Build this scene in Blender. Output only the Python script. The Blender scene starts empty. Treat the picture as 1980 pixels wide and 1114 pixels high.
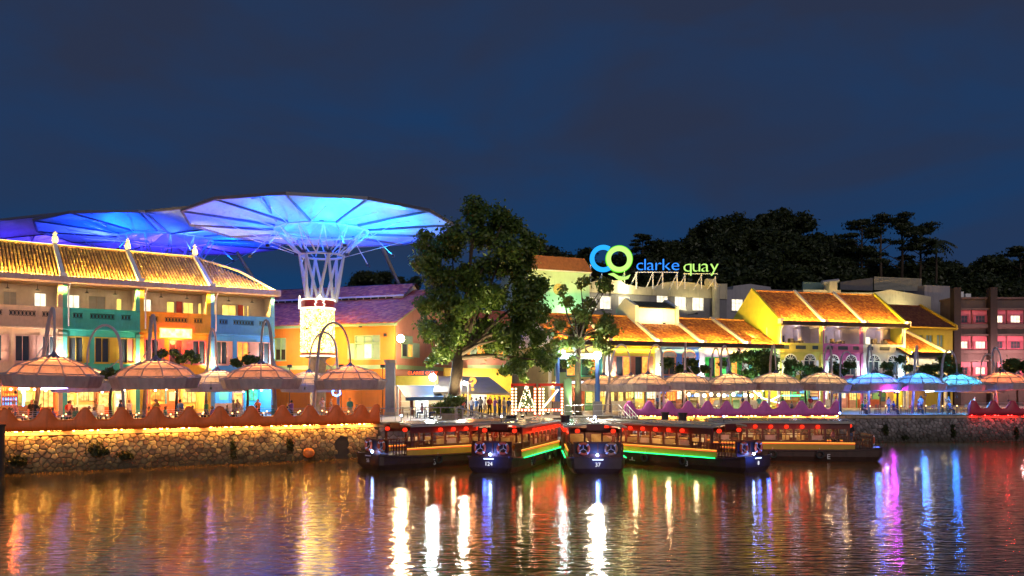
import bpy, math, random
import numpy as np
from mathutils import Vector, Matrix
random.seed(7)
R = math.radians
SC = bpy.context.scene
C = SC.collection
# ---------------------------------------------------------------- camera (level, shifted up; eye 5.2 m over the river)
HOR, FPX, EYE, GZ = 750.0, 1600.0, 5.2, 2.6
cam_d = bpy.data.cameras.new('camera'); cam = bpy.data.objects.new('camera', cam_d); C.objects.link(cam)
cam.location = (0, 0, EYE); cam.rotation_euler = (R(90), 0, 0)
cam_d.sensor_width = 36.0; cam_d.lens = 36.0 * FPX / 1980.0
cam_d.shift_y = (HOR - 557.0) / 1980.0
cam_d.clip_start = 0.5; cam_d.clip_end = 3000
SC.camera = cam
# ---------------------------------------------------------------- night sky
wd = bpy.data.worlds.new('World'); SC.world = wd; wd.use_nodes = True
nt = wd.node_tree; nt.nodes.clear()
def N(t, ty, **k):
    n = t.nodes.new(ty)
    for a, b in k.items():
        if a in ('operation', 'blend_type', 'data_type', 'sky_type', 'feature', 'noise_dimensions', 'sun_disc', 'sun_elevation',
                 'sun_rotation', 'altitude', 'air_density', 'dust_density', 'ozone_density', 'interpolation_type', 'clamp_result', 'wave_type', 'bands_direction', 'mode'):
            setattr(n, a, b)
        else:
            n.inputs[a.replace('_', ' ')].default_value = b
    return n
SUN_EL, SUN_ROT = R(-3.0), R(192)
sky = N(nt, 'ShaderNodeTexSky', sky_type='NISHITA', sun_disc=False, sun_elevation=SUN_EL, sun_rotation=SUN_ROT, dust_density=0.4, ozone_density=4.0)
tc = N(nt, 'ShaderNodeTexCoord')
mp = N(nt, 'ShaderNodeMapping'); mp.inputs['Scale'].default_value = (1.3, 1.3, 3.2); mp.inputs['Location'].default_value = (0.3, 0.1, 0.0)
nt.links.new(tc.outputs['Generated'], mp.inputs['Vector'])
nz = N(nt, 'ShaderNodeTexNoise', Scale=2.3, Detail=4.0, Roughness=0.5, Distortion=0.4)
nt.links.new(mp.outputs[0], nz.inputs['Vector'])
rm = N(nt, 'ShaderNodeMapRange', From_Min=0.22, From_Max=0.74); rm.interpolation_type = 'SMOOTHSTEP'
nt.links.new(nz.outputs['Fac'], rm.inputs['Value'])
tint = N(nt, 'ShaderNodeMix', data_type='RGBA', blend_type='MULTIPLY'); tint.inputs['Factor'].default_value = 1
nt.links.new(sky.outputs[0], tint.inputs[6]); tint.inputs[7].default_value = (0.06, 0.13, 0.27, 1)
blu = N(nt, 'ShaderNodeMix', data_type='RGBA', blend_type='ADD'); blu.inputs['Factor'].default_value = 1
nt.links.new(tint.outputs[2], blu.inputs[6]); blu.inputs[7].default_value = (0.07, 0.43, 1.32, 1)
cl = N(nt, 'ShaderNodeMix', data_type='RGBA', blend_type='MIX')
sz = N(nt, 'ShaderNodeSeparateXYZ'); nt.links.new(tc.outputs['Generated'], sz.inputs[0])
el = N(nt, 'ShaderNodeMapRange', From_Min=0.10, From_Max=0.42, To_Min=-0.4, To_Max=0.45); nt.links.new(sz.outputs[2], el.inputs['Value'])
sm = N(nt, 'ShaderNodeMath', operation='ADD'); sm.use_clamp = True; nt.links.new(rm.outputs[0], sm.inputs[0]); nt.links.new(el.outputs[0], sm.inputs[1])
nt.links.new(sm.outputs[0], cl.inputs['Factor']); nt.links.new(blu.outputs[2], cl.inputs[6]); cl.inputs[7].default_value = (0.22, 0.325, 0.70, 1)
bg = N(nt, 'ShaderNodeBackground', Strength=0.045)
nt.links.new(cl.outputs[2], bg.inputs[0])
ow = N(nt, 'ShaderNodeOutputWorld'); nt.links.new(bg.outputs[0], ow.inputs[0])
# sun lamp as frontal fill: dusk glow and city light behind the camera
sd = bpy.data.lights.new('sun', 'SUN'); sd.energy = 0.36; sd.angle = R(40); sd.color = (1.0, 0.87, 0.84)
so = bpy.data.objects.new('sun', sd); C.objects.link(so); so.rotation_euler = (R(64), 0, R(12)); so.location = (0, 0, 80)
SC.view_settings.view_transform = 'Standard'; SC.view_settings.look = 'None'
SC.view_settings.exposure = 1.2; SC.view_settings.gamma = 1.0; SC.view_settings.use_curve_mapping = False
SC.render.engine = 'CYCLES'
cy = SC.cycles
cy.use_denoising = True
try: cy.denoiser = 'OPENIMAGEDENOISE'
except Exception: pass
cy.max_bounces = 5; cy.diffuse_bounces = 2; cy.glossy_bounces = 3; cy.transmission_bounces = 4; cy.transparent_max_bounces = 6
cy.sample_clamp_indirect = 4.0; cy.sample_clamp_direct = 0.0; cy.caustics_reflective = False; cy.caustics_refractive = False
cy.use_light_tree = True

# ---------------------------------------------------------------- helpers
def PX(px, Y): return (px - 990.0) * Y / FPX
def PZ(py, Y): return EYE - (py - HOR) * Y / FPX
def P(px, py, Y): return Vector((PX(px, Y), Y, PZ(py, Y)))
ORD = ['first', 'second', 'third', 'fourth', 'fifth', 'sixth', 'seventh', 'eighth', 'ninth', 'tenth', 'eleventh', 'twelfth', 'thirteenth', 'fourteenth', 'fifteenth', 'sixteenth']

MATS = {}
def M(name, col, rough=0.6, var=0.18, scale=3.0, bump=0.0, metal=0.0, rnd=0.0, spec=0.5, trans=0.0, stain=0.0, alpha=1.0, tide=None):
    """procedural painted / plaster / metal surface: noise-varied base colour, optional per-piece variation, stains and fine relief"""
    if name in MATS: return MATS[name]
    m = bpy.data.materials.new(name); m.use_nodes = True; t = m.node_tree; b = t.nodes['Principled BSDF']; out = t.nodes['Material Output']
    b.inputs['Roughness'].default_value = rough; b.inputs['Metallic'].default_value = metal; b.inputs['Specular IOR Level'].default_value = spec
    b.inputs['Alpha'].default_value = alpha
    co = N(t, 'ShaderNodeTexCoord')
    n1 = N(t, 'ShaderNodeTexNoise', Scale=scale, Detail=5.0, Roughness=0.65); t.links.new(co.outputs['Object'], n1.inputs['Vector'])
    mr = N(t, 'ShaderNodeMapRange', From_Min=0.3, From_Max=0.7, To_Min=1 - var, To_Max=1 + var); t.links.new(n1.outputs['Fac'], mr.inputs['Value'])
    hs = N(t, 'ShaderNodeHueSaturation'); hs.inputs['Color'].default_value = (*col, 1)
    val = mr.outputs[0]
    if rnd:
        g = N(t, 'ShaderNodeNewGeometry'); oi = N(t, 'ShaderNodeObjectInfo')
        ad = N(t, 'ShaderNodeMath', operation='ADD'); t.links.new(g.outputs['Random Per Island'], ad.inputs[0]); t.links.new(oi.outputs['Random'], ad.inputs[1])
        fr = N(t, 'ShaderNodeMath', operation='FRACT'); t.links.new(ad.outputs[0], fr.inputs[0])
        r2 = N(t, 'ShaderNodeMapRange', To_Min=1 - rnd, To_Max=1 + rnd); t.links.new(fr.outputs[0], r2.inputs['Value'])
        mu = N(t, 'ShaderNodeMath', operation='MULTIPLY'); t.links.new(val, mu.inputs[0]); t.links.new(r2.outputs[0], mu.inputs[1]); val = mu.outputs[0]
        r3 = N(t, 'ShaderNodeMapRange', To_Min=0.5 - rnd * 0.05, To_Max=0.5 + rnd * 0.05); t.links.new(fr.outputs[0], r3.inputs['Value']); t.links.new(r3.outputs[0], hs.inputs['Hue'])
    if stain:
        stain = min(.6, stain * 1.7)
        mp2 = N(t, 'ShaderNodeMapping'); mp2.inputs['Scale'].default_value = (1.6, 1.6, 0.25); t.links.new(co.outputs['Object'], mp2.inputs['Vector'])
        n2 = N(t, 'ShaderNodeTexNoise', Scale=1.4, Detail=6.0, Roughness=0.7); t.links.new(mp2.outputs[0], n2.inputs['Vector'])
        r4 = N(t, 'ShaderNodeMapRange', From_Min=0.52, From_Max=0.75, To_Min=1.0, To_Max=1 - stain); t.links.new(n2.outputs['Fac'], r4.inputs['Value'])
        mu2 = N(t, 'ShaderNodeMath', operation='MULTIPLY'); t.links.new(val, mu2.inputs[0]); t.links.new(r4.outputs[0], mu2.inputs[1]); val = mu2.outputs[0]
    t.links.new(val, hs.inputs['Value']); colo = hs.outputs[0]
    if tide:      # algae and damp below the tide line (world height), with a ragged edge and drips
        ge = N(t, 'ShaderNodeNewGeometry'); sx = N(t, 'ShaderNodeSeparateXYZ'); t.links.new(ge.outputs['Position'], sx.inputs[0])
        nt_ = N(t, 'ShaderNodeTexNoise', Scale=0.9, Detail=5.0, Roughness=0.7); t.links.new(ge.outputs['Position'], nt_.inputs['Vector'])
        k2 = N(t, 'ShaderNodeMath', operation='MULTIPLY_ADD'); k2.inputs[1].default_value = -1.9; t.links.new(nt_.outputs['Fac'], k2.inputs[0]); t.links.new(sx.outputs[2], k2.inputs[2])
        r5 = N(t, 'ShaderNodeMapRange', From_Min=-0.65, From_Max=0.55, To_Min=0.85, To_Max=0.0); t.links.new(k2.outputs[0], r5.inputs['Value'])
        mt = N(t, 'ShaderNodeMix', data_type='RGBA'); t.links.new(r5.outputs[0], mt.inputs['Factor']); t.links.new(colo, mt.inputs[6]); mt.inputs[7].default_value = (*tide, 1); colo = mt.outputs[2]
    t.links.new(colo, b.inputs['Base Color'])
    if bump:
        n3 = N(t, 'ShaderNodeTexNoise', Scale=scale * 6, Detail=4.0); t.links.new(co.outputs['Object'], n3.inputs['Vector'])
        bp = N(t, 'ShaderNodeBump', Strength=bump, Distance=0.03); t.links.new(n3.outputs['Fac'], bp.inputs['Height']); t.links.new(bp.outputs[0], b.inputs['Normal'])
    if trans:
        tr = N(t, 'ShaderNodeBsdfTranslucent'); t.links.new(hs.outputs[0], tr.inputs['Color'])
        mx = N(t, 'ShaderNodeMixShader'); mx.inputs[0].default_value = trans
        t.links.new(b.outputs[0], mx.inputs[1]); t.links.new(tr.outputs[0], mx.inputs[2]); t.links.new(mx.outputs[0], out.inputs['Surface'])
    MATS[name] = m
    return m
def E(name, col, st, var=0.0, scale=3.0):
    """a surface that gives off light: lamp glass, LED strip, neon tube, lit window"""
    if name in MATS: return MATS[name]
    m = bpy.data.materials.new(name); m.use_nodes = True; t = m.node_tree; t.nodes.clear()
    e = N(t, 'ShaderNodeEmission', Strength=st); e.inputs['Color'].default_value = (*col, 1); o = N(t, 'ShaderNodeOutputMaterial')
    if var:
        co = N(t, 'ShaderNodeTexCoord'); n1 = N(t, 'ShaderNodeTexNoise', Scale=scale, Detail=3.0); t.links.new(co.outputs['Object'], n1.inputs['Vector'])
        mr = N(t, 'ShaderNodeMapRange', From_Min=0.3, From_Max=0.7, To_Min=st * (1 - var), To_Max=st * (1 + var)); t.links.new(n1.outputs['Fac'], mr.inputs['Value'])
        t.links.new(mr.outputs[0], e.inputs['Strength'])
    t.links.new(e.outputs[0], o.inputs[0]); MATS[name] = m
    return m
def leafmat(name, col, col2):
    if name in MATS: return MATS[name]
    m = bpy.data.materials.new(name); m.use_nodes = True; t = m.node_tree; b = t.nodes['Principled BSDF']; out = t.nodes['Material Output']
    b.inputs['Roughness'].default_value = 0.5
    g = N(t, 'ShaderNodeNewGeometry'); mx = N(t, 'ShaderNodeMix', data_type='RGBA'); t.links.new(g.outputs['Random Per Island'], mx.inputs['Factor'])
    mx.inputs[6].default_value = (*col, 1); mx.inputs[7].default_value = (*col2, 1); t.links.new(mx.outputs[2], b.inputs['Base Color'])
    tr = N(t, 'ShaderNodeBsdfTranslucent'); t.links.new(mx.outputs[2], tr.inputs['Color'])
    ms = N(t, 'ShaderNodeMixShader'); ms.inputs[0].default_value = 0.3
    t.links.new(b.outputs[0], ms.inputs[1]); t.links.new(tr.outputs[0], ms.inputs[2]); t.links.new(ms.outputs[0], out.inputs['Surface'])
    MATS[name] = m
    return m

class MB:
    def __init__(s): s.v = []; s.f = []
    def add(s, vs, fs):
        n = len(s.v); s.v.extend([tuple(v) for v in vs]); s.f.extend([tuple(i + n for i in f) for f in fs]); return s
    def box(s, x0, x1, y0, y1, z0, z1):
        return s.add([(x0, y0, z0), (x1, y0, z0), (x1, y1, z0), (x0, y1, z0), (x0, y0, z1), (x1, y0, z1), (x1, y1, z1), (x0, y1, z1)],
                     [(0, 3, 2, 1), (4, 5, 6, 7), (0, 1, 5, 4), (1, 2, 6, 5), (2, 3, 7, 6), (3, 0, 4, 7)])
    def bar(s, a, b, w, h=None):
        a = Vector(a); b = Vector(b); h = h or w; d = (b - a).normalized()
        up = Vector((0, 0, 1)) if abs(d.z) < 0.95 else Vector((0, 1, 0))
        sd = d.cross(up).normalized(); u2 = sd.cross(d).normalized(); vs = []
        for p in (a, b):
            for i, j in ((-1, -1), (1, -1), (1, 1), (-1, 1)): vs.append(p + sd * (i * w / 2) + u2 * (j * h / 2))
        return s.add(vs, [(0, 3, 2, 1), (4, 5, 6, 7), (0, 1, 5, 4), (1, 2, 6, 5), (2, 3, 7, 6), (3, 0, 4, 7)])
    def tube(s, pts, r, n=8, closed=False):
        pts = [Vector(p) for p in pts]; k = len(pts); rr = r if isinstance(r, (list, tuple)) else [r] * k
        vs = []; fs = []; ref = None
        for i, p in enumerate(pts):
            if closed: d = pts[(i + 1) % k] - pts[i - 1]
            else: d = pts[min(i + 1, k - 1)] - pts[max(i - 1, 0)]
            d = d.normalized() if d.length > 1e-9 else Vector((0, 0, 1))
            if ref is None: ref = Vector((0, 0, 1)) if abs(d.z) < 0.9 else Vector((1, 0, 0))
            ref = (ref - d * ref.dot(d)).normalized(); sd = d.cross(ref)
            for j in range(n):
                a = 2 * math.pi * j / n; vs.append(p + (ref * math.cos(a) + sd * math.sin(a)) * rr[i])
        for i in range(k if closed else k - 1):
            i2 = (i + 1) % k
            for j in range(n): fs.append((i * n + j, i * n + (j + 1) % n, i2 * n + (j + 1) % n, i2 * n + j))
        if not closed: fs.append(tuple(range(n - 1, -1, -1))); fs.append(tuple((k - 1) * n + j for j in range(n)))
        return s.add(vs, fs)
    def lathe(s, prof, n=16, c=(0, 0, 0), a0=0.0, cap=False):
        vs = []; fs = []
        for r, z in prof:
            for j in range(n):
                a = a0 + 2 * math.pi * j / n; vs.append((c[0] + r * math.cos(a), c[1] + r * math.sin(a), c[2] + z))
        for i in range(len(prof) - 1):
            for j in range(n): fs.append((i * n + j, i * n + (j + 1) % n, (i + 1) * n + (j + 1) % n, (i + 1) * n + j))
        if cap: fs.append(tuple(range(n - 1, -1, -1))); fs.append(tuple((len(prof) - 1) * n + j for j in range(n)))
        return s.add(vs, fs)
    def ball(s, c, r, n=10, m=6, sz=1.0):
        prof = [(r * math.sin(math.pi * i / m) + 1e-4, -r * sz * math.cos(math.pi * i / m)) for i in range(m + 1)]
        return s.lathe(prof, n, c)
    def prism(s, poly, y0, y1):
        """polygon in (x, z) extruded from y0 to y1"""
        n = len(poly); vs = [(x, y0, z) for x, z in poly] + [(x, y1, z) for x, z in poly]
        fs = [tuple(range(n)), tuple(range(2 * n - 1, n - 1, -1))] + [(i, i + n, (i + 1) % n + n, (i + 1) % n) for i in range(n)]
        return s.add(vs, fs)
    def prismx(s, poly, x0, x1):
        """polygon in (y, z) extruded from x0 to x1"""
        n = len(poly); vs = [(x0, y, z) for y, z in poly] + [(x1, y, z) for y, z in poly]
        fs = [tuple(range(n - 1, -1, -1)), tuple(range(n, 2 * n))] + [(i, (i + 1) % n, (i + 1) % n + n, i + n) for i in range(n)]
        return s.add(vs, fs)
    def wall(s, u0, u1, z0, z1, holes, y0, y1):
        """slab y0..y1 with rectangular openings (ua, ub, za, zb)"""
        us = sorted({u0, u1} | {h[0] for h in holes} | {h[1] for h in holes}); zs = sorted({z0, z1} | {h[2] for h in holes} | {h[3] for h in holes})
        us = [u for u in us if u0 <= u <= u1]; zs = [z for z in zs if z0 <= z <= z1]
        def solid(i, j):
            if i < 0 or j < 0 or i >= len(us) - 1 or j >= len(zs) - 1: return False
            cu = (us[i] + us[i + 1]) / 2; cz = (zs[j] + zs[j + 1]) / 2
            return not any(h[0] < cu < h[1] and h[2] < cz < h[3] for h in holes)
        for i in range(len(us) - 1):
            for j in range(len(zs) - 1):
                if not solid(i, j): continue
                a, b, c, d = us[i], us[i + 1], zs[j], zs[j + 1]
                s.add([(a, y0, c), (b, y0, c), (b, y0, d), (a, y0, d)], [(0, 1, 2, 3)])
                s.add([(a, y1, c), (b, y1, c), (b, y1, d), (a, y1, d)], [(3, 2, 1, 0)])
                if not solid(i - 1, j): s.add([(a, y0, c), (a, y1, c), (a, y1, d), (a, y0, d)], [(3, 2, 1, 0)])
                if not solid(i + 1, j): s.add([(b, y0, c), (b, y1, c), (b, y1, d), (b, y0, d)], [(0, 1, 2, 3)])
                if not solid(i, j - 1): s.add([(a, y0, c), (b, y0, c), (b, y1, c), (a, y1, c)], [(3, 2, 1, 0)])
                if not solid(i, j + 1): s.add([(a, y0, d), (b, y0, d), (b, y1, d), (a, y1, d)], [(0, 1, 2, 3)])
        return s
    def mesh(s, name, smooth=False):
        me = bpy.data.meshes.new(name); me.from_pydata(s.v, [], s.f); me.update()
        if smooth: me.polygons.foreach_set('use_smooth', [True] * len(me.polygons))
        return me
    def build(s, name, mat, parent=None, smooth=False):
        return obj(name, s.mesh(name, smooth), mat, parent)
def obj(name, me, mat, parent=None):
    o = bpy.data.objects.new(name, me); C.objects.link(o)
    if mat is not None and len(me.materials) == 0: me.materials.append(mat)
    if parent is not None: o.parent = parent
    return o
def omat(o, mat):
    """material on the object rather than the shared mesh"""
    o.material_slots[0].link = 'OBJECT'; o.material_slots[0].material = mat
def tag(o, label, cat, group=None, kind=None):
    if label: o['label'] = label
    if cat: o['category'] = cat
    if group: o['group'] = group
    if kind: o['kind'] = kind
    return o
def thing(name, label, cat, loc=(0, 0, 0), rz=0.0, group=None):
    o = bpy.data.objects.new(name, None); C.objects.link(o); o.location = loc; o.rotation_euler = (0, 0, rz); o.empty_display_size = 0.2
    return tag(o, label, cat, group)
def struct(o): o['kind'] = 'structure'; return o
def dup(root, loc, rz, label, group=None, sc=None):
    r = root.copy(); C.objects.link(r); r.location = loc; r.rotation_euler = (0, 0, rz); r['label'] = label
    if group: r['group'] = group
    if sc: r.scale = (sc, sc, sc)
    for ch in list(root.children):
        c = ch.copy(); C.objects.link(c); c.parent = r
        for g in list(ch.children):
            d = g.copy(); C.objects.link(d); d.parent = c
    return r
def lamp(name, loc, energy, col, radius=0.15, parent=None, spot=None, to=None, blend=0.5):
    d = bpy.data.lights.new(name, 'SPOT' if spot else 'POINT'); d.energy = energy; d.color = col; d.shadow_soft_size = radius
    o = bpy.data.objects.new(name, d); C.objects.link(o); o.location = loc
    if spot:
        d.spot_size = R(spot); d.spot_blend = blend
        o.rotation_euler = (Vector(to) - Vector(loc)).to_track_quat('-Z', 'Y').to_euler()
    if parent: o.parent = parent
    return o
class Fr:
    """facade frame: origin on the ground at plan point A, x along the facade to B, y inward, z up"""
    def __init__(s, pxA, YA, pxB, YB, z0=GZ):
        a = Vector((PX(pxA, YA), YA, 0)); b = Vector((PX(pxB, YB), YB, 0)); d = b - a
        s.o = Vector((a.x, a.y, z0)); s.L = d.length; s.rz = math.atan2(d.y, d.x); s.u = d.normalized(); s.n = Vector((-s.u.y, s.u.x, 0)); s.z0 = z0
    def hit(s, px, py, d=0.0):
        r = Vector(((px - 990) / FPX, 1, -(py - HOR) / FPX)); e = Vector((0, 0, EYE)); o = s.o + s.n * d
        t = (o - e).dot(s.n) / r.dot(s.n); p = e + r * t
        return (p - s.o).dot(s.u), p.z - s.z0
    def W(s, u, d, z): return s.o + s.u * u + s.n * d + Vector((0, 0, z))
    def thing(s, name, label, cat, group=None, u=0.0, d=0.0): return thing(name, label, cat, s.W(u, d, 0), s.rz, group)
def bez(p0, p1, p2, p3, n=12):
    o = []
    for i in range(n + 1):
        t = i / n; o.append(Vector(p0) * (1 - t) ** 3 + Vector(p1) * 3 * t * (1 - t) ** 2 + Vector(p2) * 3 * t * t * (1 - t) + Vector(p3) * t ** 3)
    return o
TXT = {}
def text(body, size, loc, rot, mat, parent=None, name='lettering', ext=0.01, align='CENTER', bevel=0.0):
    key = (body, size, ext, align, bevel)
    if key in TXT and mat is TXT[key][1]:
        r = obj(name, TXT[key][0], mat, parent); r.location = loc; r.rotation_euler = rot; return r
    cu = bpy.data.curves.new(name, 'FONT'); cu.body = body; cu.size = size; cu.extrude = ext; cu.align_x = align; cu.bevel_depth = bevel; cu.resolution_u = 3; cu.offset = -0.018 if bevel else 0.0; cu.bevel_depth = 0.0
    o = bpy.data.objects.new(name, cu); C.objects.link(o); bpy.context.view_layer.update()
    me = bpy.data.meshes.new_from_object(o.evaluated_get(bpy.context.evaluated_depsgraph_get())); bpy.data.objects.remove(o)
    me.materials.clear(); TXT[key] = (me, mat); r = obj(name, me, mat, parent); r.location = loc; r.rotation_euler = rot
    return r
# ---------------------------------------------------------------- palette
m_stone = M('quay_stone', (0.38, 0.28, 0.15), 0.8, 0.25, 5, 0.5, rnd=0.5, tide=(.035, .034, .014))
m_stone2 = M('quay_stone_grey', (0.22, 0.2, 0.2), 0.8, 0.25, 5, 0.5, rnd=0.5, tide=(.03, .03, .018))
m_mortar = M('mortar', (0.10, 0.08, 0.05), 0.95, 0.3, 2, 0.4, stain=0.5)
m_cope = M('coping_stone', (0.36, 0.29, 0.2), 0.8, 0.2, 2, 0.3, stain=0.4)
m_pave = M('granite_paving', (0.16, 0.14, 0.125), 0.6, 0.25, 1.2, 0.2)
m_white = M('white_paint', (0.78, 0.77, 0.74), 0.5, 0.06, 2, stain=0.12)
m_steel = M('galvanised_steel', (0.42, 0.42, 0.45), 0.38, 0.1, 6, metal=0.6)
m_pole = M('parasol_pole_paint', (0.34, 0.31, 0.34), 0.4, 0.1, 4)
m_dark = M('dark_timber', (0.035, 0.022, 0.016), 0.6, 0.3, 3, 0.2)
m_black = M('black_paint', (0.02, 0.02, 0.022), 0.5, 0.2, 3)
m_glass = M('dark_glass', (0.05, 0.06, 0.07), 0.08, 0.1, 2, spec=0.8)
e_warm = E('warm_led', (1.0, 0.5, 0.08), 85)
e_lit = E('lit_window', (1.0, 0.62, 0.12), 0.8, 0.4, 1.6)
e_litw = E('lit_window_white', (1.0, 0.86, 0.6), 0.8, 0.35, 1.6)
e_globe = E('lamp_globe', (1.0, 0.82, 0.52), 10)
# ---------------------------------------------------------------- water, ground, hill
def water():
    mb = MB().add([(-150, -25, 0), (150, -25, 0), (150, 95, 0), (-150, 95, 0)], [(0, 1, 2, 3)])
    m = bpy.data.materials.new('river_water'); m.use_nodes = True; t = m.node_tree; b = t.nodes['Principled BSDF']
    b.inputs['Base Color'].default_value = (0.17, 0.09, 0.02, 1); b.inputs['Roughness'].default_value = 0.1; b.inputs['IOR'].default_value = 1.9
    b.inputs['Specular IOR Level'].default_value = 0.7; b.inputs['Specular Tint'].default_value = (1.0, 0.83, 0.62, 1)
    co = N(t, 'ShaderNodeTexCoord'); mpp = N(t, 'ShaderNodeMapping'); mpp.inputs['Scale'].default_value = (0.7, 2.2, 1); t.links.new(co.outputs['Object'], mpp.inputs['Vector'])
    a = N(t, 'ShaderNodeTexNoise', Scale=1.75, Detail=2.5, Roughness=0.5, Distortion=0.5); t.links.new(mpp.outputs[0], a.inputs['Vector'])
    c = N(t, 'ShaderNodeTexNoise', Scale=4.2, Detail=4.0, Roughness=0.6); t.links.new(mpp.outputs[0], c.inputs['Vector'])
    k = N(t, 'ShaderNodeMath', operation='MULTIPLY_ADD'); k.inputs[1].default_value = 0.10
    t.links.new(c.outputs['Fac'], k.inputs[0]); t.links.new(a.outputs['Fac'], k.inputs[2])
    bp = N(t, 'ShaderNodeBump', Strength=1.0, Distance=0.027); t.links.new(k.outputs[0], bp.inputs['Height']); t.links.new(bp.outputs[0], b.inputs['Normal'])
    struct(mb.build('river_water', m))
water()
QL = [(-260, 46.6), (730, 62.0), (905, 66.0), (1060, 71.0), (1203, 78.0), (1622, 79.2), (2400, 83.0)]
def ground():
    top = [(PX(p, y), y) for p, y in QL]
    vs = [(x, y, GZ) for x, y in top] + [(260, 90, GZ), (260, 420, GZ), (-260, 420, GZ), (-120, 60, GZ)]
    struct(MB().add(vs, [tuple(range(len(vs)))]).build('quay_pavement', m_pave))
    # river bed far below the water and the wooded hill behind
    struct(MB().add([(-400, -60, -2.5), (400, -60, -2.5), (400, 100, -2.5), (-400, 100, -2.5)], [(0, 1, 2, 3)]).build('river_bed', m_mortar))
    n = 40; hs = []; fs = []
    for j in range(14):
        y = 128 + j * 16
        for i in range(n + 1):
            x = -190 + i * 11
            t = min(1, max(0, (y - 128) / 95)); t = t * t * (3 - 2 * t)
            h = 30 * math.exp(-((x - 62) / 55) ** 2) + 10 * math.exp(-((x + 30) / 80) ** 2) + 7
            hs.append((x, y, GZ - 0.3 + t * (h + 1.5 * math.sin(x * 0.21 + y * 0.13))))
    for j in range(13):
        for i in range(n): a = j * (n + 1) + i; fs.append((a, a + 1, a + n + 2, a + n + 1))
    struct(MB().add(hs, fs).build('hill', M('hill_soil', (0.03, 0.035, 0.018), 0.95, 0.4, 0.3), None, True))
ground()

def clip(poly, mx, my, nx, ny):
    out = []
    for i in range(len(poly)):
        a, b = poly[i], poly[(i + 1) % len(poly)]
        da = (a[0] - mx) * nx + (a[1] - my) * ny; db = (b[0] - mx) * nx + (b[1] - my) * ny
        if da <= 0: out.append(a)
        if (da < 0 < db) or (db < 0 < da):
            k = da / (da - db); out.append((a[0] + (b[0] - a[0]) * k, a[1] + (b[1] - a[1]) * k))
    return out
def stones(L, z0, z1, cw, ch, rng, skip=None):
    nu = int(L / cw) + 1; nz = max(1, round((z1 - z0) / ch)); S = {}
    for i in range(-1, nu + 1):
        for j in range(-1, nz + 1):
            S[i, j] = ((i + 0.5 + (0.5 if j % 2 else 0) + rng.uniform(-0.42, 0.42)) * cw, z0 + (j + 0.5 + rng.uniform(-0.36, 0.36)) * (z1 - z0) / nz)
    out = []
    for i in range(nu):
        for j in range(nz):
            sx, sy = S[i, j]; poly = [(max(0, sx - 2 * cw), z0), (min(L, sx + 2 * cw), z0), (min(L, sx + 2 * cw), z1), (max(0, sx - 2 * cw), z1)]
            if sx > L: continue
            for di in range(-2, 3):
                for dj in range(-2, 3):
                    if (di or dj) and (i + di, j + dj) in S and poly:
                        ox, oy = S[i + di, j + dj]; poly = clip(poly, (sx + ox) / 2, (sy + oy) / 2, ox - sx, oy - sy)
            if len(poly) < 3: continue
            cx = sum(p[0] for p in poly) / len(poly); cz = sum(p[1] for p in poly) / len(poly)
            if skip and skip(cx, cz): continue
            out.append((cx, cz, poly))
    return out
def stone_mb(mb, cx, cz, poly, rng, rel=True, face=0.0):
    dp = rng.uniform(0.05, 0.13); n = len(poly); vs = []; ox, oz = (cx, cz) if rel else (0, 0)
    for k, d in ((0.93, 0.0), (0.86, -dp * 0.75), (0.6, -dp)):
        for x, z in poly: vs.append((cx + (x - cx) * k - ox, face + d, cz + (z - cz) * k - oz))
    fs = [(r * n + i, r * n + (i + 1) % n, (r + 1) * n + (i + 1) % n, (r + 1) * n + i) for r in range(2) for i in range(n)] + [tuple(2 * n + i for i in range(n))]
    mb.add(vs, fs)
def quay_wall(label, a, b, cw, ch, individual, mat, skip=None, lw=None, cope=True):
    f = Fr(*a, *b); t = f.thing('quay_wall', label, 'quay wall'); t['kind'] = 'thing'; rng = random.Random(int(a[0]) + 99)
    MB().box(0, f.L, 0.0, 0.9, -3.6, -0.003).build('mortar_backing', m_mortar, t)
    if cope:
        n = max(1, int(f.L / 1.6))
        for i in range(n): MB().box(i * f.L / n + 0.01, (i + 1) * f.L / n - 0.01, -0.1, -0.004, -0.33, -0.09).build('coping_stone', m_cope, t)
    st = stones(f.L, -2.85, -0.36, cw, ch, rng, skip)
    u0, u1 = individual
    big = [s for s in st if u0 <= s[0] <= u1][:300]; ids = {id(s) for s in big}
    for s in big:
        mb = MB(); stone_mb(mb, *s, rng); o = mb.build('stone', mat, t); o.location = (s[0], 0, s[1])
    mb = MB()
    for s in st:
        if id(s) not in ids: stone_mb(mb, *s, rng, False)
    if mb.v:
        o = mb.build('stonework', mat, t); o['kind'] = 'stuff'
    return f, t
LF = Fr(-260, 46.6, 730, 62.0)
uA = LF.hit(-8, 800)[0]; uB = LF.hit(600, 800)[0]; uT = LF.hit(661, 868)
def tunnel(cx, cz): return abs(cx - uT[0]) < 0.45 and cz < -1.0
LW, lwt = quay_wall('rubble stone river wall glowing amber under the orange scalloped parapet', QL[0], QL[1], 0.41, 0.29, (uA, uB), m_stone, tunnel)
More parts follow.
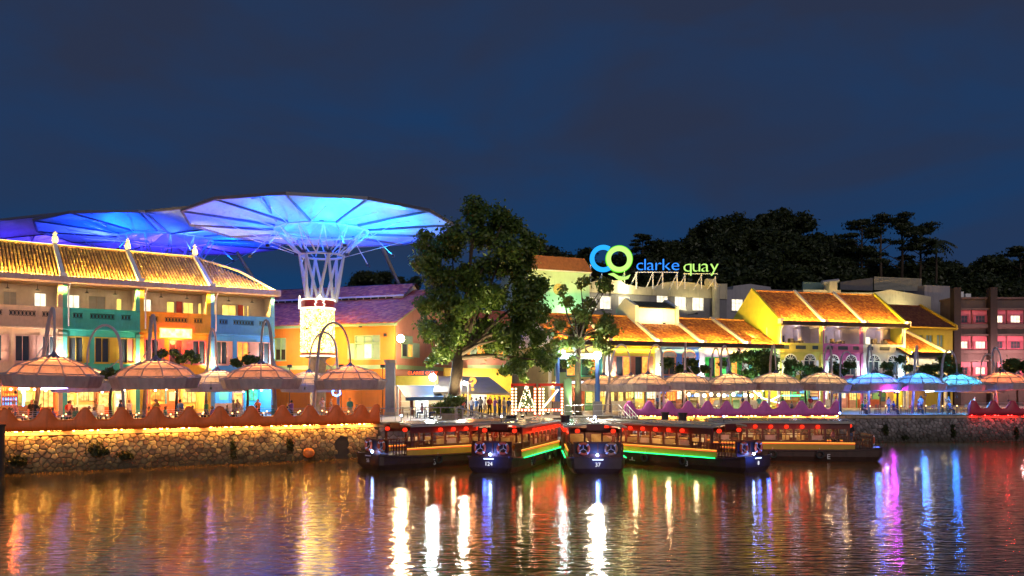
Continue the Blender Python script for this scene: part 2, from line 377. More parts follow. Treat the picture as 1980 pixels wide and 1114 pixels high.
# culvert mouth as a flat black sheet, inner shade put into its colour
tm = MB(); arc = [(uT[0] - 0.5, -2.7), (uT[0] - 0.5, -1.35)] + [(uT[0] + 0.5 * math.cos(math.pi - math.pi * i / 8), -1.35 + 0.35 * math.sin(math.pi * i / 8)) for i in range(1, 8)] + [(uT[0] + 0.5, -1.35), (uT[0] + 0.5, -2.7)]
tm.prism(arc, -0.03, -0.004); tm.build('culvert', m_black, lwt)
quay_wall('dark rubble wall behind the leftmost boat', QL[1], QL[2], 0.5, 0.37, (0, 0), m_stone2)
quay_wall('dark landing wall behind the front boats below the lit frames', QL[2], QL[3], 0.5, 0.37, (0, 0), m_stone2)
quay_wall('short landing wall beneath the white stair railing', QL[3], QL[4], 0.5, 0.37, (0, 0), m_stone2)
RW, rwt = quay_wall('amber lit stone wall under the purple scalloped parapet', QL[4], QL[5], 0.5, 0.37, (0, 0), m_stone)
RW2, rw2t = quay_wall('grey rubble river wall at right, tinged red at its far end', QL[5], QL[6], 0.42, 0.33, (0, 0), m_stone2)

# ---------------------------------------------------------------- scalloped parapets
def parapet(label, fr, u0, u1, peaks, mat, rails=True, led=True, hp=1.38, hv=0.62, ecol=None, endpost=True):
    t = fr.thing('scalloped_parapet', label, 'parapet', 'scalloped parapets along the quay', u0)
    L = u1 - u0; pk = [p - u0 for p in peaks]; n = max(10, int(L / 0.085)); vs = []; fs = []
    def h(u):
        d = min([abs(u - p) for p in pk] or [9]); x = min(1, max(0, (d - 0.07) / 0.72)); x = x * x * (3 - 2 * x)
        return hv + (hp - hv) * (1 - x) ** 1.15
    sec = [(-0.36, -0.06), (-0.38, 0.25), (-0.36, None, -0.12), (-0.3, None, -0.03), (-0.16, None, 0.0), (-0.02, None, -0.03), (0.04, None, -0.12), (0.06, -0.0)]
    for i in range(n + 1):
        u = L * i / n; hh = h(u)
        for s in sec: vs.append((u, s[0], s[1] if s[1] is not None else hh + s[2]))
    k = len(sec)
    for i in range(n):
        for j in range(k - 1): fs.append((i * k + j, (i + 1) * k + j, (i + 1) * k + j + 1, i * k + j + 1))
        fs.append((i * k + k - 1, (i + 1) * k + k - 1, (i + 1) * k, i * k))
    fs += [tuple(range(k)), tuple(n * k + j for j in range(k - 1, -1, -1))]
    MB().add(vs, fs).build('scalloped_wall', mat, t, True)
    if rails:
        for a, b in zip(pk[:-1], pk[1:]):
            for z in (0.78, 0.9, 1.02, 1.14): MB().bar((a + 0.25, 0.1, z), (b - 0.25, 0.1, z), 0.025).build('rail', m_steel, t)
    if led:
        ns = max(1, int(L / 1.3))
        for i in range(ns): MB().box(i * L / ns + 0.12, (i + 1) * L / ns - (0.12 if i % 3 else 0.5), -0.32, -0.28, -0.088, -0.065).build('led_strip', ecol or e_warm, t); MB().box(i * L / ns + 0.2, (i + 1) * L / ns - 0.3, -0.365, -0.345, -0.115, -0.063).build('led_cover', mat, t)  # cover lip added to hide most of the strip from direct view
    return t
m_orange = M('orange_parapet_plaster', (0.85, 0.165, 0.025), 0.55, 0.12, 1.5, 0.1, stain=0.2)
m_purple = M('purple_parapet_plaster', (0.56, 0.11, 0.42), 0.55, 0.12, 1.5, 0.1, stain=0.15)
m_redp = M('red_parapet_plaster', (0.45, 0.03, 0.06), 0.5, 0.12, 1.5, 0.1)
lp = [LF.hit(p, 800)[0] for p in (-160, -75, 11, 88, 164, 235, 300, 365, 424, 485, 545, 598, 649, 697, 727)]
parapet('long orange parapet with wavy peaks along the left terrace', LF, LF.hit(-230, 800)[0], LF.hit(731, 800)[0], lp, m_orange)
rp = [RW.hit(p, 800)[0] for p in (1216, 1254, 1293, 1330, 1367, 1404, 1441, 1477, 1513, 1548, 1582, 1616)]
parapet('purple parapet with wavy peaks under the pale right parasols', RW, RW.hit(1206, 800)[0], RW.hit(1619, 800)[0], rp, m_purple)
rp2 = [RW2.hit(p, 800)[0] for p in (1880, 1918, 1955, 1995, 2035, 2075, 2115)]
e_red = E('red_led', (1.0, 0.02, 0.015), 40)
parapet('short crimson parapet lit red at the right edge', RW2, RW2.hit(1872, 800)[0], RW2.hit(2150, 800)[0], rp2, m_redp, ecol=e_red)
# ---------------------------------------------------------------- building helpers
def tiled(parent, mat, p0, U, V, L, S, tw, ts, keep=None, th=0.05, name='roof_tiles', seed=1):
    """courses of separate overlapping tiles, joined (too small to pick apart)"""
    rng = random.Random(seed); p0 = Vector(p0); U = Vector(U).normalized(); V = Vector(V).normalized(); W = U.cross(V).normalized()
    nv = int(S / ts); nu = int(L / tw); vs = []; fs = []
    for j in range(nv):
        for i in range(nu + 1):
            a = (i - (0.5 if j % 2 else 0.0)) * tw; b = a + tw * 0.94; a = max(0, a); b = min(L, b)
            if b - a < tw * 0.2: continue
            v0 = j * ts + rng.uniform(-0.012, 0.012); v1 = min(S, (j + 1.18) * ts)
            if keep and not keep((a + b) / 2, (v0 + v1) / 2): continue
            h = th * rng.uniform(0.8, 1.35); q = rng.uniform(-0.01, 0.01); n = len(vs)
            vs += [p0 + U * a + V * v0 + W * (h + q), p0 + U * b + V * v0 + W * (h - q), p0 + U * b + V * v1 + W * 0.012, p0 + U * a + V * v1 + W * 0.012,
                   p0 + U * a + V * v0 - W * 0.01, p0 + U * b + V * v0 - W * 0.01]
            fs += [(n, n + 1, n + 2, n + 3), (n + 4, n + 5, n + 1, n), (n + 4, n, n + 3), (n + 5, n + 2, n + 1)]
    o = MB().add(vs, fs).build(name, mat, parent); o['kind'] = 'stuff'
    return o
def window(parent, x0, x1, z0, z1, y, fm, pm, nx=2, nz=1, shut=None, sm=None, fw=0.07, dep=0.08, sill=True, sw=None, tilt=0.0, pms=None):
    """frame mesh > panes, shutters, sill"""
    mb = MB(); mb.box(x0, x0 + fw, y - dep, y, z0, z1); mb.box(x1 - fw, x1, y - dep, y, z0, z1)
    mb.box(x0 + fw, x1 - fw, y - dep, y, z1 - fw, z1); mb.box(x0 + fw, x1 - fw, y - dep, y, z0, z0 + fw)
    iw = (x1 - x0 - 2 * fw) / nx; ih = (z1 - z0 - 2 * fw) / nz; g = fw * 0.55
    for i in range(1, nx): mb.box(x0 + fw + i * iw - g / 2, x0 + fw + i * iw + g / 2, y - dep * 0.8, y, z0 + fw, z1 - fw)
    for j in range(1, nz): mb.box(x0 + fw, x1 - fw, y - dep * 0.7, y - 0.004, z0 + fw + j * ih - g / 2, z0 + fw + j * ih + g / 2)
    w = mb.build('window', fm, parent)
    k = 0
    for i in range(nx):
        for j in range(nz):
            pmat = pms[k % len(pms)] if pms else pm; k += 1
            MB().box(x0 + fw + i * iw + g / 2, x0 + fw + (i + 1) * iw - g / 2, y - 0.02, y - 0.006, z0 + fw + j * ih + g / 2, z0 + fw + (j + 1) * ih - g / 2).build('pane', pmat, w)
    if sill: MB().box(x0 - 0.06, x1 + 0.06, y - dep - 0.1, y, z0 - 0.08, z0 - 0.002).build('sill', fm, w)
    for s in (shut or ''):
        ww = sw or (x1 - x0) / 2; a = (x0 - ww - 0.02) if s == 'L' else (x1 + 0.02)
        m = MB(); yy = y - dep - 0.012; m.box(a, a + ww, yy - 0.03, yy, z0, z1)
        for (p, q) in ((0.06, 0.47), (0.53, 0.95)):
            za = z0 + (z1 - z0) * p; zb = z0 + (z1 - z0) * q; nsl = 7
            for i in range(nsl): m.box(a + 0.07, a + ww - 0.07, yy - 0.05, yy - 0.03, za + (zb - za) * i / nsl, za + (zb - za) * (i + 0.6) / nsl)
        m.build('shutter', sm or fm, w)
    return w
# ---------------------------------------------------------------- left shophouse row
HF = Fr(0, 67.0, 540, 80.0)
m_rib = M('barrel_tile', (0.46, 0.27, 0.08), 0.75, 0.35, 2.5, 0.3, rnd=0.35)
m_ver = M('veranda_plaster', (0.5, 0.42, 0.34), 0.7, 0.1, 2, stain=0.15)
m_ceil = M('veranda_boards', (0.26, 0.16, 0.09), 0.7, 0.2, 3)
e_roof = E('eave_led', (1.0, 0.6, 0.11), 1050)
HE, HR, HD = 11.55, 15.3, 6.0        # eave, ridge heights, ridge depth
def left_house(label, pxa, pxb, col, pil, shm, panes2, vpanes, gfcol, hip=False, first=False):
    u0 = HF.hit(pxa, 620)[0]; u1 = HF.hit(pxb, 620)[0]; w = u1 - u0
    t = HF.thing('shophouse', label, 'shophouse', 'left row of three storey shophouses', u0)
    cn = label.split()[1]
    mw = M('plaster_' + cn, col, 0.65, 0.1, 1.6, 0.1, stain=0.18); mp = M('pillar_' + cn, pil, 0.6, 0.08, 1.6, stain=0.15)
    # second storey wall with three windows
    ww = w / 3; hol = [(i * ww + 0.42, (i + 1) * ww - 0.42, 4.75, 6.95) for i in range(3)]
    MB().wall(0.004, w - 0.004, 3.85, 7.5, hol, 0.0, 0.3).build('wall', mw, t)
    for i, h in enumerate(hol):
        window(t, h[0], h[1], h[2], h[3], 0.2, shm, m_glass, 2, 1, 'LR' if i != 1 else 'R', shm, dep=0.22, sw=0.42, pms=panes2[i])
    # pilasters with capitals, balcony, cornices
    for x in (0.0, w - 0.34):
        MB().box(x + 0.004, x + 0.336, -0.16, -0.003, 0, 7.3).build('pilaster', mp, t)
        MB().box(x + 0.004, x + 0.336, -0.14, 0.2, 9.3, 11.3).build('pillar', mp, t)
        m = MB(); m.box(x - 0.0 + 0.006, x + 0.334, -0.26, -0.004, 7.1, 7.24); m.box(x + 0.01, x + 0.33, -0.22, -0.006, 6.8, 6.92); m.build('capital', mp, t)
    MB().box(0.006, w - 0.006, -0.34, 0.35, 7.5, 7.62).build('cornice', mw, t)
    MB().box(0.008, w - 0.008, -0.27, 0.3, 7.63, 7.74).build('cornice', mw, t)
    bh = [(0.75, 1.5, 8.5, 8.95), (w / 2 - 0.95, w / 2 + 0.95, 8.5, 8.95), (w - 1.5, w - 0.75, 8.5, 8.95)]
    bal = MB().wall(0.004, w - 0.004, 7.745, 9.28, bh, -0.18, 0.04).build('balcony_wall', mw, t)
    MB().box(0.002, w - 0.002, -0.26, 0.1, 9.285, 9.36).build('balcony_rail', mw, t)
    for h in bh:
        g = MB(); n = max(2, int((h[1] - h[0]) / 0.24)); st = (h[1] - h[0]) / n
        for i in range(n):
            c = h[0] + (i + 0.5) * st; zc = 8.725
            for k in range(8):
                a = k * math.pi / 4; b = a + math.pi / 4; g.bar((c + 0.1 * math.cos(a), -0.07, zc + 0.2 * math.sin(a)), (c + 0.1 * math.cos(b), -0.07, zc + 0.2 * math.sin(b)), 0.035)
            g.bar((c + st / 2, -0.07, h[2]), (c + st / 2, -0.07, h[3]), 0.03)
        g.build('grille', mw, bal); MB().box(h[0], h[1], -.02, .02, h[2], h[3]).build('vent_backing', M('vent_shade', (.05, .045, .04), .8), bal)  # dark panel behind each grille: shade of the openings put into its colour
    # recessed veranda
    MB().box(0.01, w - 0.01, 0.31, 2.4, 7.5, 7.73).build('veranda_floor', m_ver, t)
    MB().box(0.01, w - 0.01, -0.1, 2.4, 11.32, 11.42).build('veranda_ceiling', m_ceil, t)
    vh = [(a * w, b * w, za, zb) for a, b, za, zb, *_ in vpanes]
    MB().wall(0.01, w - 0.01, 7.735, 11.31, vh, 2.1, 2.35).build('veranda_wall', m_ver, t)
    for (a, b, za, zb, nx, mat) in vpanes: window(t, a * w, b * w, za, zb, 2.28, m_ver, mat, nx, 1, None, dep=0.15, sill=False, fw=0.05)
    for x in (0.18, w - 0.18): MB().box(x - 0.1, x + 0.1, 0.21, 2.1, 7.74, 11.31).build('party_pier', m_ver, t)
    for x in (w * 0.33, w * 0.7):
        l = MB(); l.lathe([(0.02, 0.35), (0.03, 0.12), (0.2, 0.0)], 10, (x, 1.1, 10.8)); l.bar((x, 1.1, 11.12), (x, 1.1, 11.32), 0.02); l.build('pendant_shade', m_black, t)
        lamp('pendant_light', (x, 1.1, 10.7), 9, (1.0, 0.72, 0.42), 0.1, t)
    # open shop front on the ground floor
    gm = M('shop_' + cn, gfcol, 0.6, 0.15, 1.2)
    MB().box(0.02, w - 0.02, 4.2, 4.4, 0, 3.7).build('shop_back_wall', gm, t)
    MB().box(0.02, w - 0.02, 0.0, 4.2, 3.7, 3.84).build('shop_ceiling', m_ceil, t)
    for x in (0.05, w - 0.15): MB().box(x, x + 0.1, 0.35, 4.2, 0, 3.69).build('shop_side_wall', gm, t)
    # roof
    V = Vector((0, HD + 0.6, HR - HE)); S = V.length; vv = V.normalized(); sl = MB(); xe = w + 0.35 if hip else w
    def top(x):
        if not hip: return 1.0
        return max(0.06, 1 - max(0, x - 0.3) / (xe - 0.25)) ** 0.92
    nn = Vector((0, -vv.z, vv.y)); o = Vector((0, -0.6, HE)); cols = int(xe / 0.27); rb = MB(); base = MB()
    for i in range(cols):
        x = (i + 0.5) * xe / cols; k = top(x); a = o + Vector((x, 0, 0)); ns = max(1, int(9 * k)); hw = xe / cols / 2
        base.add([a + Vector((-hw, 0, 0)), a + Vector((hw, 0, 0)), a + Vector((hw, 0, 0)) + vv * S * top(x + hw), a + Vector((-hw, 0, 0)) + vv * S * top(x - hw)], [(0, 1, 2, 3)])
        for j in range(ns):
            p = a + vv * (S * k * j / ns); q = a + vv * (S * k * (j + 1.05) / ns); vs = []
            for pt, rr in ((p, 0.105), (q, 0.09)):
                for an in (0, 45, 90, 135, 180): vs.append(pt + Vector((math.cos(R(an)) * rr, 0, 0)) + nn * (math.sin(R(an)) * rr * 1.1 + 0.01))
            rb.add(vs, [(c, c + 1, c + 6, c + 5) for c in range(4)] + [(0, 4, 3, 2, 1)])
    rf = base.build('roof', M('roof_bed', (0.10, 0.055, 0.03), 0.9), t)
    q = rb.build('barrel_tiles', m_rib, rf); q['kind'] = 'stuff'
    if hip:
        pk = o + vv * S * top(0.3) + Vector((0.3, 0, 0)); e1 = Vector((xe, -0.6, HE)); e2 = Vector((xe, 12, HE))
        MB().add([pk, e1, e2], [(0, 1, 2)]).build('hip_roof', m_rib, t)
        MB().tube([pk + nn * 0.08, pk.lerp(e1, 0.5) + Vector((0, -0.3, 0.5)), e1 + nn * 0.1], 0.12, 6).build('hip_ridge', m_cope, rf)
    else:
        MB().add([(0, HD, HR), (w, HD, HR), (w, 2 * HD, HE), (0, 2 * HD, HE)], [(0, 1, 2, 3)]).build('rear_roof', m_rib, t)
        MB().tube([(0, HD, HR + 0.06), (w, HD, HR + 0.06)], 0.13, 8).build('ridge_cap', m_rib, rf); MB().tube([(.2, HD - .12, HR + 0.2), (w - .2, HD - .12, HR + 0.2)], 0.03, 5).build('ridge_light', E('ridge_led', (1, .6, .12), 1.6), rf)
    MB().tube([(.5, -.75, HE - .2), (.42, -.3, HE - .7), (.42, -.3, 7.8)], .06, 6).build('downpipe', m_white, t)
    # gutter, eave light, party wall with finial
    MB().box(0.002, xe - 0.002, -0.86, -0.66, HE - 0.22, HE - 0.02).build('gutter', M('gutter_paint', (0.45, 0.33, 0.32), 0.5), t)
    MB().box(0.002, xe - 0.002, -1.0, -0.95, HE - 0.12, HE + 0.33).build('added_light_lip', M('gutter_paint', (0.45, 0.33, 0.32), 0.5), t); MB().box(0.002, xe - 0.002, -1.0, -0.74, HE + 0.335, HE + 0.355).build('added_light_hood', M('gutter_paint', (0.45, 0.33, 0.32), 0.5), t)  # lip and hood added to keep strip light off the water and canopy
    ns = max(2, int(w / 1.5))
    for i in range(ns): MB().box(i * w / ns + 0.05, (i + 1) * w / ns - 0.05, -0.88, -0.8, HE + 0.22, HE + 0.3).build('eave_light', e_roof, t)
    for x in (0.0,):
        pw = MB(); pw.prismx([(-0.62, HE - 0.02), (-0.62, HE + 0.4), (HD, HR + 0.42), (HD + 0.3, HR + 0.2), (HD + 0.3, HR - 0.3)], x - 0.17, x + 0.17); pw.build('party_wall', m_white, t)
        fn = MB(); fn.lathe([(0.12, 0), (0.26, 0.1), (0.26, 0.55), (0.14, 0.7), (0.2, 0.85), (0.02, 1.1)], 10, (x, HD - 0.2, HR + 0.3)); fn.build('finial', m_white, t)
        MB().box(x - 0.26, x + 0.26, -0.9, -0.4, HE + 0.05, HE + 0.62).build('party_wall_foot', m_white, t)
    MB().box(0.01, w - 0.01, HD * 2 - 0.6, HD * 2 - 0.4, 0, HE).build('rear_wall', mw, t)
    if hip or first:
        x = w - 0.01 if hip else 0.01
        MB().box(min(x, x + (0.0 if hip else 0.15)) - (0.15 if hip else 0), x + (0 if hip else 0.15), 0.31, HD * 2 - 0.61, 0, 11.3).build('end_wall', mw, t)
    return t, u0, w
G = m_glass; LY = e_lit; LWh = e_litw
m_pinkc = M('shutter_pink', (0.62, 0.34, 0.26), 0.55, 0.08); m_ysh = M('shutter_yellow', (0.55, 0.36, 0.03), 0.55, 0.08)
m_rsh = M('shutter_rose', (0.55, 0.17, 0.15), 0.55, 0.08); m_bsh = M('shutter_salmon', (0.6, 0.3, 0.25), 0.55, 0.08); m_gsh = M('shutter_grey', (0.3, 0.28, 0.27), 0.6, 0.08)
e_or = E('amber_window', (1.0, 0.3, 0.05), 0.9, 0.4, 3)
vp = lambda *l: [(a, b, 7.9 if k != 'w' else 8.9, 10.6 if k != 'w' else 10.7, n, m) for a, b, k, n, m in l]
houses = []
houses.append(left_house('the cream three storey shophouse at the far left of the row', -38, 121, (0.7, 0.44, 0.27), (0.7, 0.45, 0.3), m_pinkc,
    [[G, G], [G, G], [G, G]], vp((0.10, 0.16, 'd', 1, LY), (0.28, 0.46, 'w', 2, m_gsh), (0.67, 0.83, 'w', 2, LWh)), (0.55, 0.13, 0.05), first=True))
houses.append(left_house('a teal three storey shophouse with mustard shutters', 121, 270, (0.04, 0.38, 0.30), (0.10, 0.48, 0.36), m_ysh,
    [[G, G], [G, G], [G, m_rsh]], vp((0.09, 0.26, 'w', 2, LWh), (0.37, 0.6, 'w', 2, m_gsh), (0.74, 0.82, 'd', 1, LY)), (0.5, 0.28, 0.1)))
houses.append(left_house('the mustard three storey shophouse with a glowing sign', 270, 407, (0.72, 0.37, 0.02), (0.75, 0.44, 0.03), m_rsh,
    [[G, G], [G, G], [G, G]], vp((0.08, 0.23, 'w', 2, LWh), (0.44, 0.56, 'd', 1, LY), (0.68, 0.84, 'd', 2, LY), (0.9, 0.96, 'd', 1, LY)), (0.6, 0.36, 0.1)))
houses.append(left_house('the blue three storey shophouse at the end of the row', 407, 530, (0.06, 0.25, 0.62), (0.12, 0.36, 0.7), m_bsh,
    [[G, G], [e_or, e_or], [G, G]], vp((0.03, 0.1, 'd', 1, LY), (0.13, 0.2, 'd', 1, LY), (0.27, 0.5, 'd', 2, LY), (0.6, 0.64, 'd', 1, LY), (0.67, 0.71, 'd', 1, LY)), (0.05, 0.3, 0.45), hip=True))
houses[3][0]['label'] = 'the blue three storey shophouse with hipped roof end'
m_rdoor = M('red_door', (0.35, 0.03, 0.015), 0.5)
for k, a in ((2, 0.58), (3, 0.52)):
    t, u0, w = houses[k]; MB().box(a * w, (a + 0.085) * w, 1.99, 2.06, 7.75, 10.6).build('red_door', m_rdoor, t)
# floodlights washing the pilasters between the houses
for k, (px, e, c, nm) in enumerate(((-30, 900, (1, .8, .55), 'left end of the cream house'), (113, 1500, (1, .93, .85), 'joint of cream and teal houses'), (266, 900, (1, .9, .55), 'joint of teal and mustard houses'),
                      (404, 900, (1, .85, .5), 'joint of mustard and blue houses'), (524, 950, (.8, .95, 1), 'right corner of the blue house'))):
    u = HF.hit(px, 700)[0]; t = HF.thing('facade_floodlight', 'floodlight washing the pilaster at the ' + nm, 'floodlight', 'floodlights on the left facade', u)
    MB().box(-0.14, 0.14, -0.75, -0.5, 4.0, 4.16).build('housing', m_black, t); MB().box(-0.1, 0.1, -0.73, -0.55, 4.165, 4.18).build('lens', E('flood_lens', (1, .9, .75), 20), t)
    MB().bar((0, -0.5, 4.05), (0, 0, 4.05), 0.05).build('bracket', m_black, t)
    lamp('flood_light', (0, -0.75, 4.3), e * 0.5, c, 0.12, t, 130, (0, 0.3, 6.6), 0.9)
# glowing sign on the mustard house
t, u0, w = houses[2]
a = HF.hit(309, 634, -0.3); b = HF.hit(371, 655, -0.3)
s = HF.thing('shop_sign', 'glowing white and orange sign box on the mustard shophouse', 'sign')
MB().box(a[0], b[0], -0.36, -0.2, b[1], a[1]).build('sign_box', E('sign_frame_glow', (1, .05, .01), 12), s)
MB().box(a[0] + 0.06, b[0] - 0.06, -0.38, -0.363, b[1] + 0.06, a[1] - 0.06).build('sign_face', E('sign_face', (1.0, 0.42, 0.12), 2.6, 0.6, 2.5), s)
MB().box(a[0], b[0], -0.2, -0.17, b[1] + 0.2, a[1] - 0.2).build('bracket', m_black, s)
lamp('sign_light', ((a[0] + b[0]) / 2, -0.55, b[1] - 0.25), 330, (1.0, 0.09, 0.02), 0.3, s)
# ground floor lights inside the shops
for k, (t, u0, w) in enumerate(houses):
    for x in (0.25, 0.72):
        MB().lathe([(0.02, 0.04), (0.24, 0.04), (0.24, 0.0), (0.02, 0.0)], 12, (w * x, 2.0, 3.62)).build('ceiling_lamp', e_globe, t)
        lamp('shop_light', (w * x, 1.8, 3.4), 620, ((1, .42, .12), (1, .55, .2), (1, .62, .22), (.35, .7, 1))[k], 0.2, t)
# ---------------------------------------------------------------- great blue membrane canopies
m_mem = M('etfe_membrane', (0.36, 0.5, 0.75), 0.45, 0.14, 0.35, 0.0, trans=0.2, stain=.2)  # silver film tinted blue in its base to strengthen the blue lamp glow
m_beam = M('canopy_steel', (0.11, 0.11, 0.15), 0.4, 0.1, 2)
m_tube = M('canopy_tube', (0.5, 0.5, 0.52), 0.4, 0.08, 2)
def canopy(label, px, Y, rl, zl, rm_, zm, ro, zo, cols, mast=True, zb=12.2, rb=1.55, nseg=12, off=0.0, en=1.0, lean=None):
    t = thing('membrane_canopy', label, 'canopy', (PX(px, Y), Y, GZ), off, 'giant membrane canopies')
    ang = [R(-90) + 2 * math.pi * k / nseg for k in range(nseg)]
    pt = lambda r, a, z: Vector((r * math.cos(a), r * math.sin(a), z))
    for k in range(nseg):
        a, b = ang[k], ang[k] + 2 * math.pi / nseg
        # outer cushion, inner cushion
        for (r0, z0, r1, z1, bu) in ((rm_, zm, ro, zo, 0.75), (0.25, zm + 0.8, rm_, zm, 0.3)):
            vs = []; fs = []; g = 6
            for i in range(g + 1):
                for j in range(g + 1):
                    p = pt(r0, a, z0).lerp(pt(r1, a, z1), i / g); q = pt(r0, b, z0).lerp(pt(r1, b, z1), i / g); v = p.lerp(q, j / g)
                    v.z += bu * 16 * (i / g) * (1 - i / g) * (j / g) * (1 - j / g) * (1 if i / g < 2 else 1); vs.append(v)
            for i in range(g):
                for j in range(g): c = i * (g + 1) + j; fs.append((c, c + 1, c + g + 2, c + g + 1))
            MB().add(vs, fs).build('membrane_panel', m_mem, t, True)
        MB().bar(pt(rm_, a, zm - 0.1), pt(ro, a, zo - 0.05), 0.13, 0.22).build('rib', m_beam, t)
        MB().bar(pt(ro, a, zo), pt(ro, b, zo), 0.22, 0.26).build('rim_beam', m_beam, t)
        MB().tube([pt(rm_, a, zm - 0.2), pt(rm_, b, zm - 0.2)], 0.11, 6).build('ring_tube', m_tube, t)
        MB().tube([pt(rl, a, zl), pt(rl, b, zl)], 0.11, 6).build('hub_tube', m_tube, t)
        am = a if k % 2 == 0 else a + math.pi / nseg
        for s_ in (-1, 1): MB().tube([pt(rl, a, zl), pt(rm_, a + s_ * math.pi / nseg, zm - 0.2)], 0.065, 6).build('strut', m_tube, t)
        MB().tube([pt(rm_, a, zm - 0.2), pt(ro * 0.72, a + math.pi / nseg, zo - 0.2)], 0.05, 5).build('stay', m_tube, t)
        # radial tie down to the hub
        if k % 2 == 0: MB().tube([pt(rl, a, zl), pt(ro * 0.8, a, zm + (zo - zm) * 0.6 - 0.2)], 0.03, 4).build('cable', m_tube, t)
    if mast:
        for k in range(6):
            a = R(-90) + 2 * math.pi * k / 6
            for s_ in (-1, 1): MB().tube([pt(rb, a, zb), pt(rl, a + s_ * math.pi / 6, zl)], [0.16, 0.12], 8).build('mast_leg', m_tube, t)
    for k, c in enumerate(cols):
        a = R(-90) + 2 * math.pi * (k + 0.5) / len(cols)
        MB().box(-0.2, 0.2, -0.2, 0.2, -0.15, 0.1).build('uplight', m_black, t).location = pt(rl + 0.3, a, zl + 0.15)
        lamp('canopy_light', pt(rl + 0.5, a, zl + 0.9), 330 * en, c, 0.3, t, 165, pt(rl + 0.5, a, zl + 9), .35)
    for k, c in enumerate(cols):
        a = R(-90) + 2 * math.pi * (k + 0.5) / len(cols) ; p = pt(rm_ + 2.4, a, zm - 2.6)
        MB().box(-0.15, 0.15, -0.15, 0.15, -0.12, 0.08).build('uplight', m_black, t).location = p; MB().tube([p, pt(rm_, a, zm - 0.2)], 0.04, 5).build('uplight_arm', m_tube, t)
        lamp('canopy_light', p + Vector((0, 0, 0.3)), 1700 * en, c, 0.3, t, 165, p + Vector((0, 0, 9)), .35)
    return t
BL, CY, PU = (0.002, 0.085, 1.0), (0.0, 0.3, 1.0), (0.1, 0.04, 1.0)
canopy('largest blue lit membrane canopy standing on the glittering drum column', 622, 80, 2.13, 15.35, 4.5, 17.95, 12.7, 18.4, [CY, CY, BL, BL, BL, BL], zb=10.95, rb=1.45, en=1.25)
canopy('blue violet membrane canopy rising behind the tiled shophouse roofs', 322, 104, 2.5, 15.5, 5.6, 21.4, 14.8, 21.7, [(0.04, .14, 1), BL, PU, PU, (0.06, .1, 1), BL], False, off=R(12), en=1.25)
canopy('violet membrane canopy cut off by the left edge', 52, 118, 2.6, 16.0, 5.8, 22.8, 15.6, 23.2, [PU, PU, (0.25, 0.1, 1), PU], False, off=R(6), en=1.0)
def bridge(label, A, B):
    t = thing('membrane_bridge', label, 'canopy', P(*A[0]), 0, 'giant membrane canopies'); o = P(*A[0])
    for i in range(len(A) - 1):
        a0, a1, b0_, b1_ = (P(*p) - o for p in (A[i], A[i + 1], B[i], B[i + 1])); vs = []; fs = []; g = 5
        for u in range(g + 1):
            for v in range(g + 1): p = a0.lerp(a1, u / g).lerp(b0_.lerp(b1_, u / g), v / g); p.z += .8 * 16 * (u / g) * (1 - u / g) * (v / g) * (1 - v / g) * .6; vs.append(p)
        for u in range(g):
            for v in range(g): c = u * (g + 1) + v; fs.append((c, c + 1, c + g + 2, c + g + 1))
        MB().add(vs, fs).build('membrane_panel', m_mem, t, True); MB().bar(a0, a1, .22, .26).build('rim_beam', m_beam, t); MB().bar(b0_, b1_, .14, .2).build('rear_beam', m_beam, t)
    for i in range(len(A)): MB().bar(P(*A[i]) - o, P(*B[i]) - o, .18, .3).build('rib', m_beam, t)
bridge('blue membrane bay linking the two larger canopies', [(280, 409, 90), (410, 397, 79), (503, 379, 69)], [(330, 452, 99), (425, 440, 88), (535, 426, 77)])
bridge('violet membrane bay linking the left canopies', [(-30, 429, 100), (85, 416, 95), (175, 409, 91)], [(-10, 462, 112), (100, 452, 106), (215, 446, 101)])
for k, (pa, ya, pb, yb, Y, lab) in enumerate(((458, 488, 494, 545, 100, 'slanting steel prop behind the hipped roof end'), (733, 466, 765, 536, 99, 'slanting steel prop between canopy and big tree'))):
    o = MB().tube([P(pa, ya, Y), P(pb, yb, Y), P(pb + (pb - pa) * 2.2, yb + (yb - ya) * 2.2, Y)], 0.22, 8).build('canopy_prop', m_beam); tag(o, lab, 'prop', 'slanting canopy props')
